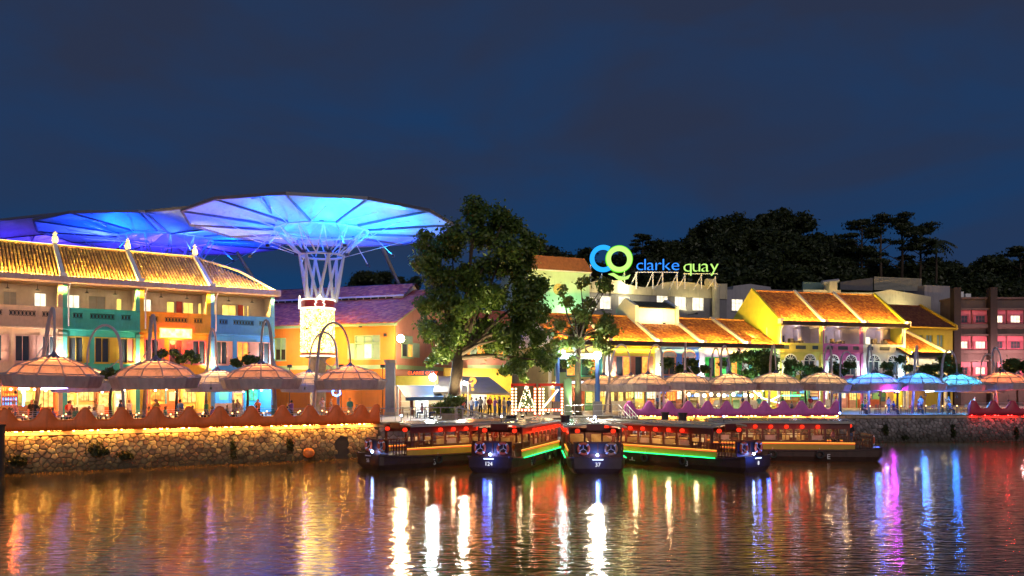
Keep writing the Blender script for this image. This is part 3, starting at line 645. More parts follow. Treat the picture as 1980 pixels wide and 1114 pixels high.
# drum column hung with fairy lights under the main canopy
e_ring = E('drum_ring_light', (1, .85, .6), 1.3)
def drum():
    t = thing('light_drum', 'glittering white and gold drum of fairy lights under the main canopy', 'light column', (PX(615, 79), 79, GZ))
    z0, z1, r = PZ(690, 79) - GZ, PZ(580, 79) - GZ, 1.55
    MB().lathe([(0.75, 0), (0.75, z0 - 0.3), (1.3, z0)], 20).build('column', m_cope, t, True)
    MB().lathe([(0.4, z0 + 0.35), (r, z0 + 0.35), (r, z1 - 0.95), (0.4, z1 - 0.95)], 28).build('drum_shell', E('drum_glow', (1.0, 0.6, 0.1), 3.4, 0.6, 2.2), t, True)
    for za, zb, mat, rr in ((z0, z0 + 0.12, e_ring, r + .12), (z0 + .12, z0 + .35, M('drum_band', (0.5, .12, .04), .4), r + .06), (z1 - .95, z1 - .8, e_ring, r + .08), (z1 - .8, z1 - .12, M('drum_cap', (0.3, .03, .03), .4), r), (z1 - .12, z1, e_ring, r + .1)):
        MB().lathe([(0.3, za), (rr, za), (rr, zb), (0.3, zb)], 28).build('drum_band', mat, t)
    rng = random.Random(3); lf = MB(); bl = MB()
    for i in range(420):
        band = rng.choice((-2.0, -1.2, -0.35)); a = band + rng.gauss(0, 0.16); z = rng.uniform(z0 + .4, z1 - 1.0); s = rng.uniform(.06, .13); p = Vector(((r + .05) * math.cos(a), (r + .05) * math.sin(a), z)); tg = Vector((-math.sin(a), math.cos(a), 0)); ph = rng.uniform(0, 6)
        d = tg * math.cos(ph) + Vector((0, 0, math.sin(ph))); e_ = tg * -math.sin(ph) + Vector((0, 0, math.cos(ph)))
        lf.add([p - d * s, p + e_ * s * .5, p + d * s, p - e_ * s * .5], [(0, 1, 2, 3)])
    for i in range(380):
        a = rng.uniform(-3.0, -0.1); z = rng.uniform(z0 + .4, z1 - 1.0); bl.ball(((r + .07) * math.cos(a), (r + .07) * math.sin(a), z), 0.045, 5, 3)
    o = lf.build('leaf_garland', leafmat('garland_leaf', (0.10, 0.07, 0.01), (0.2, .02, .01)), t); o['kind'] = 'stuff'
    o = bl.build('fairy_lights', E('fairy_light', (1, .66, .2), 4.0), t); o['kind'] = 'stuff'
    for a in (-2.75, -1.25):    # lit crown shaped scrolls on the rim
        c = Vector((1.72 * math.cos(a), 1.72 * math.sin(a), z1 - .55)); tg = Vector((-math.sin(a), math.cos(a), 0)); pts = []
        for (x, z) in ((-.35, -.3), (-.45, 0), (-.3, .15), (-.42, .35), (-.2, .4), (-.1, .7), (0, .85), (.1, .7), (.2, .4), (.42, .35), (.3, .15), (.45, 0), (.35, -.3)): pts.append(c + tg * x + Vector((0, 0, z)))
        MB().tube(pts, 0.07, 6, True).build('lit_scroll', e_ring, t)
    lamp('drum_light', (0, -2.8, (z0 + z1) / 2), 50, (1, .75, .35), 0.8, t)
drum()
# ---------------------------------------------------------------- orange warehouse
m_purt = M('purple_roof_tile', (0.6, 0.16, 0.07), 0.7, 0.2, 2, 0.2, rnd=0.3)
m_owall = M('orange_plaster', (0.74, 0.21, 0.025), 0.65, 0.08, 1.2, 0.1, stain=0.12)
m_salm = M('salmon_plaster', (0.52, 0.22, 0.16), 0.65, 0.08, 1.2, 0.1, stain=0.12)
m_gtrim = M('green_trim', (0.30, 0.45, 0.24), 0.5, 0.08, 2)
m_gshut = M('sage_shutter', (0.30, 0.42, 0.30), 0.5, 0.08, 2)
m_brick = M('dark_brick', (0.22, 0.08, 0.05), 0.8, 0.25, 4, 0.3)
OF = Fr(531, 84.7, 763, 80.0)
def warehouse():
    t = OF.thing('warehouse', 'orange warehouse with purple tiled roof and raised ridge vent', 'warehouse')
    L = OF.L; ze = OF.hit(763, 624)[1]; zr = ze + 4.0; D = 9.0; u0 = -9.0
    zb0, zb1 = OF.hit(700, 714)[1], OF.hit(700, 706)[1]
    wa = OF.hit(686, 649); wb = OF.hit(735, 694); w2 = OF.hit(529, 654); w2b = OF.hit(553, 697)
    h = [(wa[0], wb[0], wb[1], wa[1]), (w2[0] + 0.1, w2b[0], w2b[1], w2[1])]
    MB().wall(u0, L, 0, ze, h, 0, 0.3).build('wall', m_owall, t)
    x0, x1, z0, z1 = h[0]; zm = z0 + (z1 - z0) * 0.67
    window(t, x0, x1, zm, z1, 0.2, m_gtrim, m_gshut, 3, 1, None, dep=0.22, sill=False)
    window(t, x0, x1, z0, zm - 0.004, 0.2, m_gtrim, m_gshut, 3, 1, 'L', m_gshut, dep=0.22, sw=0.75, pms=[m_gshut, e_litw, m_gshut])
    x0, x1, z0, z1 = h[1]
    window(t, x0, x1, z0, z1, 0.2, m_gtrim, G, 2, 2, None, dep=0.22, pms=[m_dark, m_gshut])
    MB().box(u0, L - 0.01, -0.08, -0.003, zb0, zb1).build('string_course', m_gtrim, t)
    MB().box(u0, L + 0.3, -0.5, -0.004, ze - 0.28, ze - 0.02).build('eave_board', m_gtrim, t)
    # gable end
    gw = MB(); pts = [(0.31, 0), (2 * D, 0), (2 * D, ze), (D, zr - 0.05), (0.31, ze)]; gw.prismx(pts, L - 0.3, L); gw.build('gable_wall', m_salm, t)
    GFr = Fr.__new__(Fr); GFr.u = OF.n; GFr.n = -OF.u; GFr.o = OF.o + OF.u * L; GFr.z0 = GZ; GFr.rz = OF.rz + math.pi / 2; GFr.L = 2 * D
    ga = GFr.hit(776, 648); gb = GFr.hit(797, 692)
    wn = MB(); wn.box(L + 0.003, L + 0.06, ga[0], gb[0], gb[1], ga[1]); w = wn.build('window', m_gtrim, t)
    for k in range(2):
        a = ga[0] + (gb[0] - ga[0]) * (k * 0.5 + 0.06); b = ga[0] + (gb[0] - ga[0]) * (k * 0.5 + 0.44); MB().box(L + 0.062, L + 0.075, a, b, gb[1] + 0.1, gb[1] + (ga[1] - gb[1]) * 0.6).build('pane', (G, e_or)[k], w)
        MB().box(L + 0.062, L + 0.075, a, b, gb[1] + (ga[1] - gb[1]) * 0.66, ga[1] - 0.08).build('pane', m_gshut, w)
    MB().box(L + 0.003, L + 0.1, gb[0] + 0.05, gb[0] + 1.5, gb[1] + 0.05, ga[1] - (ga[1] - gb[1]) * 0.3).build('shutter', m_gshut, w)
    MB().box(L + 0.003, L + 0.12, ga[0] - 0.1, gb[0] + 0.1, gb[1] - 0.12, gb[1] - 0.004).build('sill', m_gtrim, w)
    MB().box(L + 0.003, L + 0.1, 0.32, 2 * D, zb0, zb1).build('string_course', m_gtrim, t)
    for s in (0, 1):
        a = Vector((L + 0.15, -0.5 if not s else 2 * D + 0.5, ze - 0.12)); b = Vector((L + 0.15, D, zr + 0.05)); MB().bar(a, b, 0.12, 0.3).build('barge_board', m_gtrim, t)
    # roof planes and monitor
    Lr = L - u0 + 0.5; V = Vector((0, D + 0.6, zr - ze + 0.25)); S = V.length
    MB().add([(u0, -0.6, ze - 0.06), (L + 0.5, -0.6, ze - 0.06), (L + 0.5, D, zr + 0.19), (u0, D, zr + 0.19), (L + 0.5, 2 * D + .6, ze - 0.06), (u0, 2 * D + .6, ze - .06)], [(0, 1, 2, 3), (3, 2, 4, 5)]).build('roof', M('roof_bed', (0.1, .055, .03), .9), t)
    tiled(t, m_purt, (u0, -0.6, ze - 0.03), (1, 0, 0), V, Lr, S, 0.42, 0.36, seed=5)
    mr = L - 2.2; za = zr - 0.55; zt = zr + 1.0; dh = 2.7
    mo = MB().prismx([(D - dh + .3, za - 1.2), (D + dh - .3, za - 1.2), (D + dh - .3, za), (D, zt - .1), (D - dh + .3, za)], u0, mr - 0.3).build('ridge_vent', m_white, t)
    for i in range(int((mr - u0 - 1) / 0.9)): MB().box(u0 + 0.3 + i * .9, u0 + 1.05 + i * .9, D - dh + .26, D - dh + .297, za - 0.55, za - 0.12).build('vent_pane', G, mo)
    MB().box(u0, mr, D - dh - .16, D - dh - .06, za - .14, za + .02).build('vent_gutter', m_white, mo)
    V2 = Vector((0, dh, zt - za)); tiled(t, m_purt, (u0, D - dh, za), (1, 0, 0), V2, mr - u0, V2.length, 0.42, 0.36, seed=6)
    MB().add([(u0, D - dh, za - .02), (mr, D - dh, za - .02), (mr, D, zt - .02), (u0, D, zt - .02), (mr, D + dh, za - .02), (u0, D + dh, za - .02)], [(0, 1, 2, 3), (3, 2, 4, 5)]).build('vent_roof', M('roof_bed', (0.1, .055, .03), .9), mo)
    for px in (700, 575):
        a = OF.hit(px, 629); MB().box(a[0] - .15, a[0] + .15, -.45, -.2, a[1] - .25, a[1] - .05).build('eave_lamp', m_black, t)
    return ze, zb0
ZOE, ZOB = warehouse()
def floodlamp(label, px, py, Y, energy, col, r=0.3, mount=None, st=40):
    """a bare bright flood lamp: housing, lens and its light"""
    p = P(px, py, Y); t = thing('flood_lamp', label, 'lamp', p, 0, 'bright flood lamps')
    MB().lathe([(0.05, 0.25), (r * 0.9, 0.12), (r, 0.0)], 14).build('housing', m_black, t).rotation_euler = (R(90), 0, 0)
    MB().ball((0, -0.05, 0), r * 0.85, 12, 8).build('lens', E('floodlens_%d_%d' % (st, px), col, st), t)
    if mount: MB().bar((0, 0.1, 0), Vector(mount) - p, 0.07).build('bracket', m_black, t)
    lamp('flood_light', (0, -0.45, -0.1), energy, col, 0.3, t, 165, (0, -4, -2.2), .5)
    return t
floodlamp('blazing warm lamp on the corner of the orange warehouse', 775, 655, 78.6, 1500, (1, .72, .38), 0.45, P(766, 655, 80), 60)
floodlamp('blazing cold white lamp above the navy awning', 837, 730, 75.0, 900, (.8, .95, 1), 0.4, P(837, 727, 77.5), 60)
for k, (px, py) in enumerate(((745, 648),)):
    o = thing('wall_speaker', 'small dark fixture on the orange warehouse wall', 'fixture', P(px, py, 80.2)); MB().box(-.15, .15, -.2, .2, -.15, .15).build('housing', m_black, o); MB().bar((0, 0.1, 0), (0.1, 0.7, 0), .05).build('bracket', m_black, o)
# warm wash from floodlights standing on the terrace in front of the warehouse
for k, px in enumerate((560, 660, 740)):
    p = P(px, 708, 76.5 + (740 - px) * 0.02); t = thing('terrace_floodlight', 'amber floodlight aimed at the orange wall, %s from the left' % ORD[k], 'floodlight', p, 0, 'amber floodlights under the orange wall')
    MB().box(-.2, .2, -.12, .12, -.15, .15).build('housing', m_black, t); MB().bar((0, 0, -.15), (0, 0, GZ - p.z), .06).build('post', m_black, t)
    lamp('wash_light', (0, 0.3, 0.2), 600, (1, .68, .3), .2, t, 95, (0, 5, 1.6), .7)
# ---------------------------------------------------------------- cafe corner: grey column, kiosk, awnings
def cafe():
    Y = 77.0
    t = thing('stone_column', 'stout grey column beside the kiosk and last left parasol', 'column', P(755, 805, Y - .3)); h = PZ(697, Y) - PZ(805, Y)
    MB().box(-.5, .5, -.5, .5, 0, .35).build('plinth', m_cope, t); MB().box(-.42, .42, -.42, .42, .35, h - .3).build('shaft', M('grey_render', (0.25, .23, .22), .7, .1, 2, stain=.2), t); MB().box(-.52, .52, -.52, .52, h - .3, h).build('capital', m_cope, t)
    t.location.z = GZ
    F = Fr(766, 77.5, 862, 77.5); t = F.thing('kiosk', 'bright kiosk with yellow fascia under the navy awning', 'kiosk'); w = F.L
    z2 = F.hit(800, 745)[1]; z3 = F.hit(800, 727)[1]
    MB().box(0, w, 3.5, 3.7, 0, z3).build('back_wall', M('kiosk_wall', (0.7, .6, .42), .6, .15, 1), t)
    MB().box(0, w, 0, 3.5, z2 - .2, z2).build('ceiling', m_white, t)
    MB().box(-.05, w - .7, -.35, -.02, z2 + .005, z3).build('fascia', M('kiosk_fascia', (.75, .5, .05), .5, .08), t)
    MB().box(-.1, w - .6, -.55, -.02, z2 - .12, z2).build('canopy_lip', m_white, t)
    for x0, x1, mt in ((0, .2, m_white), (w * .28, w * .34, m_brick), (w - .2, w, m_white)): MB().box(x0, x1, 0, .25, 0, z2 - .21).build('post', mt, t)
    MB().box(w * .36, w * .62, .9, 1.4, 0, 1.9).build('drinks_fridge', E('fridge_glow', (.95, 1, .92), .7, .5, 3), t)
    MB().box(w * .64, w * .95, .6, 1.2, 0, 1.05).build('counter', M('kiosk_counter', (.5, .35, .1), .5), t)
    for i in range(4): MB().box(w * .05, w * .26, 1.2, 1.6, .3 + i * .5, .34 + i * .5).build('shelf', m_white, t)
    lamp('kiosk_light', (w * .45, .9, z2 - .5), 110, (1, .9, .7), .2, t); lamp('kiosk_light', (w * .15, 1.0, z2 - .5), 60, (1, .75, .4), .2, t)
    s = F.thing('neon_sign', 'red neon sign lettering above the kiosk fascia', 'sign')
    MB().box(1.3, 3.6, -.1, -.02, z3 + .03, z3 + .55).build('sign_board', m_black, s)
    text('CLARKE QUAY', .42, (2.5, -.13, z3 + .13), (R(90), 0, 0), E('neon_red', (1, .1, .02), 2.0), s)
    MB().bar((1.5, -.02, z3 + .2), (1.5, 1.4, z3 + .2), .06).build('bracket', m_black, s)
    # navy awning
    a, b = P(768, 745, 76.6), P(840, 746, 76.6); c, d = P(858, 767, 74.6), P(784, 768, 74.6)
    def awn(name, lab, q, mat, val, nst):
        t = thing(name, lab, 'awning', q[3]); o = q[3]
        for i in range(nst):
            f0, f1 = i / nst, (i + 1) / nst; v = [q[0].lerp(q[1], f0), q[0].lerp(q[1], f1), q[3].lerp(q[2], f1), q[3].lerp(q[2], f0)]; v = [p - o for p in v]; dn = Vector((0, 0, -.05))
            MB().add(v + [p + dn for p in v], [(3, 2, 1, 0), (4, 5, 6, 7), (0, 1, 5, 4), (2, 3, 7, 6), (1, 2, 6, 5), (3, 0, 4, 7)]).build('canvas_strip', mat, t)
        e0, e1 = q[3] - o, q[2] - o; MB().add([e0 + Vector((0, -.02, 0)), e1 + Vector((0, -.02, 0)), e1 + Vector((0, -.02, -val)), e0 + Vector((0, -.02, -val)), e0, e1, e1 + Vector((0, 0, -val)), e0 + Vector((0, 0, -val))], [(0, 1, 2, 3), (7, 6, 5, 4), (2, 6, 7, 3), (0, 4, 5, 1)]).build('valance', mat, t)
        for k in (0, 1): MB().bar((q[0], q[1])[k] - o, (q[3], q[2])[k] - o + Vector((0, 0, -.03)), .05).build('arm', m_steel, t)
        return t
    awn('awning', 'navy blue canvas awning over the kiosk counter', (a, b, c, d), M('navy_canvas', (.03, .07, .13), .5, .1, 2), .32, 6)
    q = (P(846, 727, 80), P(945, 729, 82), P(986, 761, 78), P(838, 757, 74.5))
    awn('awning', 'wide grey canvas awning behind the big tree trunk', q, M('grey_canvas', (.42, .38, .31), .7, .1, 1.5), .16, 12)
    # cafe front below the grey awning
    F2 = Fr(860, 83, 990, 87); t = F2.thing('cafe_building', 'yellow timber cafe front in the shade of the grey awning', 'cafe'); w = F2.L
    MB().wall(0, w, 0, 4.6, [(.6, 2.2, 0, 2.4), (3.0, 4.8, .5, 2.6)], 0, .3).build('wall', M('cafe_wall', (.62, .42, .06), .6, .15, 1.5, stain=.2), t)
    window(t, 3.0, 4.8, .5, 2.6, .2, m_white, e_litw, 3, 2, None, dep=.2); window(t, .6, 2.2, 0.02, 2.4, .2, m_brick, e_lit, 2, 2, None, dep=.2, sill=False)
    for x in (5.2, 5.7, 6.2, 6.7): MB().box(x, x + .42, -.06, -.004, .3, 2.5).build('timber_panel', M('yellow_board', (.6, .4, .04), .6), t)
    lamp('cafe_light', (3.5, -2.0, 3.2), 320, (1, .8, .5), .25, t); lamp('cafe_light', (6.5, -2.5, 3.0), 260, (1, .72, .25), .25, t)
cafe()
def annex():
    F = Fr(872, 97, 985, 99); t = F.thing('annex', 'salmon annex with green band glimpsed through the big tree', 'building'); w = F.L; z = F.hit(930, 622)[1]; hs = [(w * a, w * a + 1.6, 6.2, 8.2) for a in (.12, .42, .72)]
    MB().wall(0, w, 0, z, hs, 0, .3).build('wall', m_salm, t); MB().box(0, w, -.1, -.003, 4.8, 5.3).build('string_course', m_gtrim, t)
    for h in hs: window(t, *h, .2, m_gtrim, e_or, 2, 2, 'LR', m_gshut, dep=.2, sw=.7)
    MB().prismx([(-.5, z + .005), (3, z + 1.6), (6.5, z + .005)], -.3, w + .3).build('roof', m_purt, t); MB().box(0, w, .31, 6, z - .3, z - .01).build('ceiling_slab', m_ceil, t)
    lamp('annex_light', (w * .5, -2.2, 5.6), 300, (1, .75, .45), .3, t, 150, (w * .5, .2, 7), .7); MB().bar((w * .5, -2.2, 5.4), (w * .5, 0, 5.4), .08).build('light_arm', m_black, t)
annex()
# ---------------------------------------------------------------- right row of two storey shophouses
m_clay = M('clay_tile', (0.42, 0.15, 0.035), 0.75, 0.3, 3, 0.2, rnd=0.45)
m_clayd = M('brown_clay_tile', (0.16, 0.05, 0.025), 0.75, 0.3, 3, 0.2, rnd=0.35)
e_eave2 = E('eave_led_amber', (1.0, 0.55, 0.09), 420)
def eave_lights(t, x0, x1, y, z, mat, step=1.5):
    MB().box(x0 - .04, x1 + .04, y - .17, y - .12, z - .32, z + .15).build('added_light_lip', m_dark, t)  # lip added to keep the eave strips from reflecting in the river
    n = max(1, int((x1 - x0) / step))
    for i in range(n): MB().box(x0 + (x1 - x0) * i / n + .05, x0 + (x1 - x0) * (i + 1) / n - .05, y - .06, y + .02, z + .04, z + .12).build('eave_light', mat, t)
def gable_roof(t, w, ze, zr, D, mat, seed, ov=0.5, rear=True, tw=.23, ts=.27):
    V = Vector((0, D + ov, zr - ze)); tiled(t, mat, (0, -ov, ze), (1, 0, 0), V, w, V.length, tw, ts, seed=seed)
    rf = MB().add([(0, -ov, ze - .03), (w, -ov, ze - .03), (w, D, zr - .03), (0, D, zr - .03), (w, 2 * D, ze - .03), (0, 2 * D, ze - .03)], [(0, 1, 2, 3), (3, 2, 4, 5)]).build('roof', M('roof_bed', (0.1, .055, .03), .9), t)
    MB().tube([(0, D, zr + .04), (w, D, zr + .04)], .14, 8).build('ridge_cap', mat, rf)
def party(t, x, ze, zr, D, mat, ov=0.5, th=.16, h=.38, foot=True, led=None):
    MB().prismx([(-ov - .05, ze - .3), (-ov - .05, ze + h), (D, zr + h), (2 * D, ze + h), (2 * D, ze - .3)], x - th, x + th).build('party_wall', mat, t)
    if foot: MB().box(x - th - .1, x + th + .1, -ov - .3, -ov + .25, ze + .02, ze + h + .22).build('party_wall_foot', m_white, t)
RF = Fr(1060, 90.05, 1511, 101.0)
RZE = RF.hit(1192, 665)[1]; RZR = RZE + 3.75; RD = 7.0
def right_house(label, pxa, pxb, col, kind, k, gf, sm):
    u0 = RF.hit(pxa, 690)[0]; u1 = RF.hit(pxb, 690)[0]; w = u1 - u0
    t = RF.thing('shophouse', label, 'shophouse', 'right row of two storey shophouses', u0)
    mw = M('rplaster_%d' % k, col, .65, .1, 1.6, .1, stain=.12)
    zw0, zw1 = 4.1, 6.2
    if kind == 'arch':
        hol = [(w * .12, w * .42, zw0, zw1), (w * .56, w * .86, zw0, zw1)]
    else: hol = [(w * .16, w * .46, zw0 - .2, zw1), (w * .54, w * .84, zw0 - .2, zw1)]
    MB().wall(0.004, w - .004, 3.4, RZE - .05, hol, 0, .3).build('wall', mw, t)
    for h in hol:
        window(t, h[0], h[1], h[2], h[3], .2, sm, G, 2, 1, 'LR' if kind != 'arch' else None, sm, dep=.22, sw=.45, pms=[G, e_or] if kind == 'shut' else [G, G])
        if kind == 'arch':
            c = (h[0] + h[1]) / 2; r = (h[1] - h[0]) / 2; pts = [(c + r * math.cos(math.pi * i / 12), -.06, h[3] + r * .8 * math.sin(math.pi * i / 12)) for i in range(13)]
            MB().tube(pts, .09, 6).build('arch_trim', sm, t); MB().prism([(p[0], p[2]) for p in pts], -.045, -.004).build('fanlight', m_gsh, t)
    for x in (0.0, w - .34):
        MB().box(x + .004, x + .336, -.14, -.003, 0, RZE - .6).build('pilaster', m_white if kind != 'plain' else mw, t); MB().box(x + .002, x + .338, -.2, -.004, RZE - .58, RZE - .4).build('capital', m_white, t)
    MB().box(.006, w - .006, -.2, -.004, RZE - .32, RZE - .12).build('cornice', mw, t)
    MB().box(.002, w - .002, -.74, -.56, RZE - .2, RZE - .02).build('gutter', m_dark, t)
    gable_roof(t, w, RZE, RZR, RD, m_clay, 20 + k); party(t, 0, RZE, RZR, RD, m_white)
    eave_lights(t, .05, w - .05, -.74, RZE + .16, e_eave2)
    MB().box(.02, w - .02, 3.0, 3.2, 0, 3.3).build('shop_back_wall', M('gfwall_%d' % k, gf, .6, .3, 1.2), t)
    MB().box(.02, w - .02, 0.02, 3.0, 3.3, 3.39).build('shop_ceiling', m_ceil, t)
    MB().box(.02, w - .02, 2 * RD - .3, 2 * RD - .1, 0, RZE - .1).build('rear_wall', mw, t)
    for x in (.3, .75):
        lamp('shop_light', (w * x, 1.2, 2.9), 320, ((1, .85, .5), (1, .8, .4), (1, .55, .25), (.7, 1, .7), (1, .7, .35))[k], .2, t)
        MB().ball((w * x, 1.2, 2.9), .16, 10, 6).build('pendant_lamp', e_globe, t); MB().bar((w * x, 1.2, 3.0), (w * x, 1.2, 3.29), .03).build('cord', m_black, t)
    if k == 0: MB().prismx([(.31, 0), (2 * RD, 0), (2 * RD, RZE), (RD, RZR - .1), (.31, RZE)], .02, .22).build('gable_wall', mw, t)
    return t, u0, w
m_pksh = M('shutter_coral', (.58, .24, .17), .55, .08); m_tealsh = M('shutter_teal', (.06, .3, .28), .5, .08); m_grn = M('green_door', (.03, .45, .06), .5, .08)
rh = [right_house('the olive two storey shophouse half hidden behind the small tree', 1060, 1175, (.5, .46, .2), 'shut', 0, (.7, .55, .2), m_tealsh),
      right_house('the yellow two storey shophouse with coral shutters', 1175, 1271, (.68, .55, .06), 'shut', 1, (.72, .55, .12), m_pksh),
      right_house('the royal blue two storey shophouse with arched fanlights', 1271, 1356, (.04, .14, .5), 'arch', 2, (.35, .13, .05), m_pksh),
      right_house('the white two storey shophouse with green doors', 1356, 1441, (.72, .66, .7), 'shut', 3, (.4, .3, .12), m_grn),
      right_house('the mint green two storey shophouse next to the tall yellow gable', 1441, 1507, (.25, .6, .45), 'shut', 4, (.3, .55, .3), m_tealsh)]
# facade wash lamps on the right row
for k, (px, e, c, nm) in enumerate(((1120, 220, (.4, 1, .35), 'olive shophouse'), (1182, 420, (1, .97, .9), 'left pilaster of the yellow shophouse'), (1266, 420, (1, .9, .5), 'right pilaster of the yellow shophouse'), (1350, 520, (1, .9, 1), 'left pilaster of the white shophouse'),
                                    (1395, 380, (1, .75, 1), 'white shophouse above the green doors'), (1460, 200, (.6, 1, .85), 'mint green shophouse'))):
    u = RF.hit(px, 700)[0]; t = RF.thing('facade_floodlight', 'floodlight washing the ' + nm, 'floodlight', 'floodlights on the right facade', u)
    MB().box(-.14, .14, -.8, -.55, 3.45, 3.6).build('housing', m_black, t); MB().bar((0, -.55, 3.5), (0, 0, 3.5), .05).build('bracket', m_black, t)
    lamp('flood_light', (0, -.85, 3.72), e * .7, c, .12, t, 130, (0, .3, 6.0), .9)
# white jack roof over the blue house
def jack():
    t, u0, w = rh[2]; z0 = RZE + (RZR - RZE) * .72; zt = RZR + 1.1; d0, d1 = RD * .72, RD * 1.4
    j = RF.thing('jack_roof', 'small white raised roof with dark tiles above the blue shophouse', 'roof lantern', None, u0)
    MB().box(.05, w - .05, d0, d0 + .2, z0 - .3, zt - .15).build('front_wall', m_white, j)
    for x in (.05, w - .25): MB().prismx([(d0 - .25, z0 - .4), (d0 - .25, zt + .1), ((d0 + d1) / 2, zt + 1.25), (d1, zt + .1), (d1, z0 - .6)], x - .22, x + .22).build('side_wall', M('pale_blue_plaster', (.5, .58, .62), .6, .06), j)
    V = Vector((0, (d1 - d0) / 2 + .3, 1.05)); tiled(j, M('dark_green_tile', (.06, .07, .05), .8, .2, 3, rnd=.3), (.3, d0 - .3, zt - .1), (1, 0, 0), V, w - .6, V.length, .23, .27, seed=40)
    MB().add([(.3, d0 - .3, zt - .13), (w - .3, d0 - .3, zt - .13), (w - .3, (d0 + d1) / 2, zt + .92), (.3, (d0 + d1) / 2, zt + .92)], [(0, 1, 2, 3)]).build('roof', m_dark, j)
    lamp('jack_light', (w / 2, d0 - 1.6, z0 + 1.2), 45, (.85, .95, 1), .3, j, 150, (w / 2, d0 + .2, z0 + .5), .6)
    MB().box(w / 2 - .15, w / 2 + .15, d0 - 1.75, d0 - 1.55, z0 + .0, z0 + .15).build('light_housing', m_black, j)
jack()
# ---------------------------------------------------------------- tall yellow row with three verandas
YF = Fr(1505, 101.1, 1750, 106.2); YE = YF.hit(1505, 626)[1]; YR = YE + 4.6; YD = 5.7
m_ygab = M('lemon_plaster', (.62, .6, .05), .65, .08, 1.4, .1, stain=.1)
def tall_house(label, pxa, pxb, col, k, first, last, gf):
    u0 = YF.hit(pxa, 660)[0]; u1 = YF.hit(pxb, 660)[0]; w = u1 - u0; t = YF.thing('shophouse', label, 'shophouse', 'tall row with open verandas', u0)
    mw = M('tplaster_%d' % k, col, .65, .1, 1.6, .1, stain=.12); zf = YF.hit(1550, 680)[1]; zr_ = YF.hit(1550, 665)[1]
    hol = [(w * .14, w * .40, 4.2, 6.0), (w * .58, w * .84, 4.2, 6.0)]
    MB().wall(.004, w - .004, 3.4, zf - .1, hol, 0, .3).build('wall', mw, t)
    for h in hol:
        window(t, h[0], h[1], h[2], h[3], .2, m_white, G, 2, 1, 'LR', m_white, dep=.2, sw=.4)
        c = (h[0] + h[1]) / 2; r = (h[1] - h[0]) / 2; pts = [(c + r * math.cos(math.pi * i / 12), -.05, h[3] + r * .9 * math.sin(math.pi * i / 12)) for i in range(13)]
        MB().prism([(p[0], p[2]) for p in pts], -.05, -.004).build('fanlight', G, t); MB().tube(pts, .08, 6).build('arch_trim', m_white, t)
        for i in range(1, 6): MB().bar((c, -.07, h[3] + .05), (c + r * .95 * math.cos(math.pi * i / 6), -.07, h[3] + r * .85 * math.sin(math.pi * i / 6)), .05).build('fanlight_bar', m_white, t)
    bh = [(.6, 1.5, zf + .3, zr_ - .2), (w / 2 - .75, w / 2 + .75, zf + .3, zr_ - .2), (w - 1.5, w - .6, zf + .3, zr_ - .2)]
    bw = MB().wall(.004, w - .004, zf, zr_, bh, -.1, .1).build('balcony_wall', mw, t)
    for h in bh: MB().box(h[0], h[1], -.02, .02, h[2], h[3]).build('balcony_panel', M('slate_panel', (.05, .08, .09), .5), bw)
    MB().box(.002, w - .002, -.18, .14, zr_ + .003, zr_ + .1).build('balcony_rail', mw, t); MB().box(.003, w - .003, -.22, .3, zf - .1, zf - .005).build('cornice', mw, t)
    MB().box(.01, w - .01, .31, 2.6, zf - .1, zf).build('veranda_floor', m_ver, t)
    m_v = M('veranda_grey', (.42, .38, .4), .7, .1, 2); ww = [(w * .3, w * .42, zf + .9, zf + 2.2)] if k != 2 else [(w * .25, w * .5, zf + 1, zf + 2.2)]
    MB().wall(.01, w - .01, zf, YE - .1, ww, 2.4, 2.6).build('veranda_wall', m_v, t)
    window(t, *ww[0], 2.55, m_v, e_litw if k == 2 else G, 2, 1, None, dep=.12, sill=False)
    MB().box(w * .6, w * .66, 1.4, 2.39, zf, YE - .5).build('veranda_pier', m_v, t)
    rng = random.Random(k)
    for i in range(3): x = w * (.35 + .12 * i); MB().box(x, x + rng.uniform(.3, .6), .8, 1.3, zf, zf + rng.uniform(1.2, 1.8)).build('stored_item', M('veranda_stuff', (.07, .06, .06), .7), t)
    MB().box(.01, w - .01, -.05, 2.6, YE - .1, YE - .02).build('veranda_ceiling', m_v, t)
    lamp('veranda_light', (w * .5, .9, YE - .6), 22, (.85, .75, 1.0), .15, t); MB().box(w * .5 - .1, w * .5 + .1, .8, 1.0, YE - .25, YE - .105).build('veranda_lamp', e_litw, t)
    for x in (0.0, w - .34): MB().box(x + .004, x + .336, -.15, -.003, 0, zf - .2).build('pilaster', mw, t); MB().box(x + .004, x + .336, -.12, .2, zr_ + .11, YE - .12).build('pillar', mw, t)
    MB().tube([(.45, -.5, YE - .1), (.2, -.22, YE - .7), (.2, -.22, zr_ + .1)], .06, 6).build('downpipe', m_white, t)
    MB().box(.002, w - .002, -.75, -.57, YE - .2, YE - .02).build('gutter', m_dark, t)
    gable_roof(t, w, YE, YR, YD, m_clay, 50 + k); party(t, 0, YE, YR, YD, m_ygab if first else m_white)
    if last: party(t, w, YE, YR, YD, m_ygab)
    eave_lights(t, .05, w - .05, -.74, YE + .16, e_eave2)
    if first or last:
        x = 0.02 if first else w - .22
        MB().prismx([(.31, 0), (2 * YD, 0), (2 * YD, YE), (YD, YR), (.31, YE)], x, x + .2).build('gable_wall', m_ygab, t)
    MB().box(.02, w - .02, 3.0, 3.2, 0, 3.3).build('shop_back_wall', M('tgf_%d' % k, gf, .6, .3, 1.2), t); MB().box(.02, w - .02, .02, 3.0, 3.3, 3.39).build('shop_ceiling', m_ceil, t)
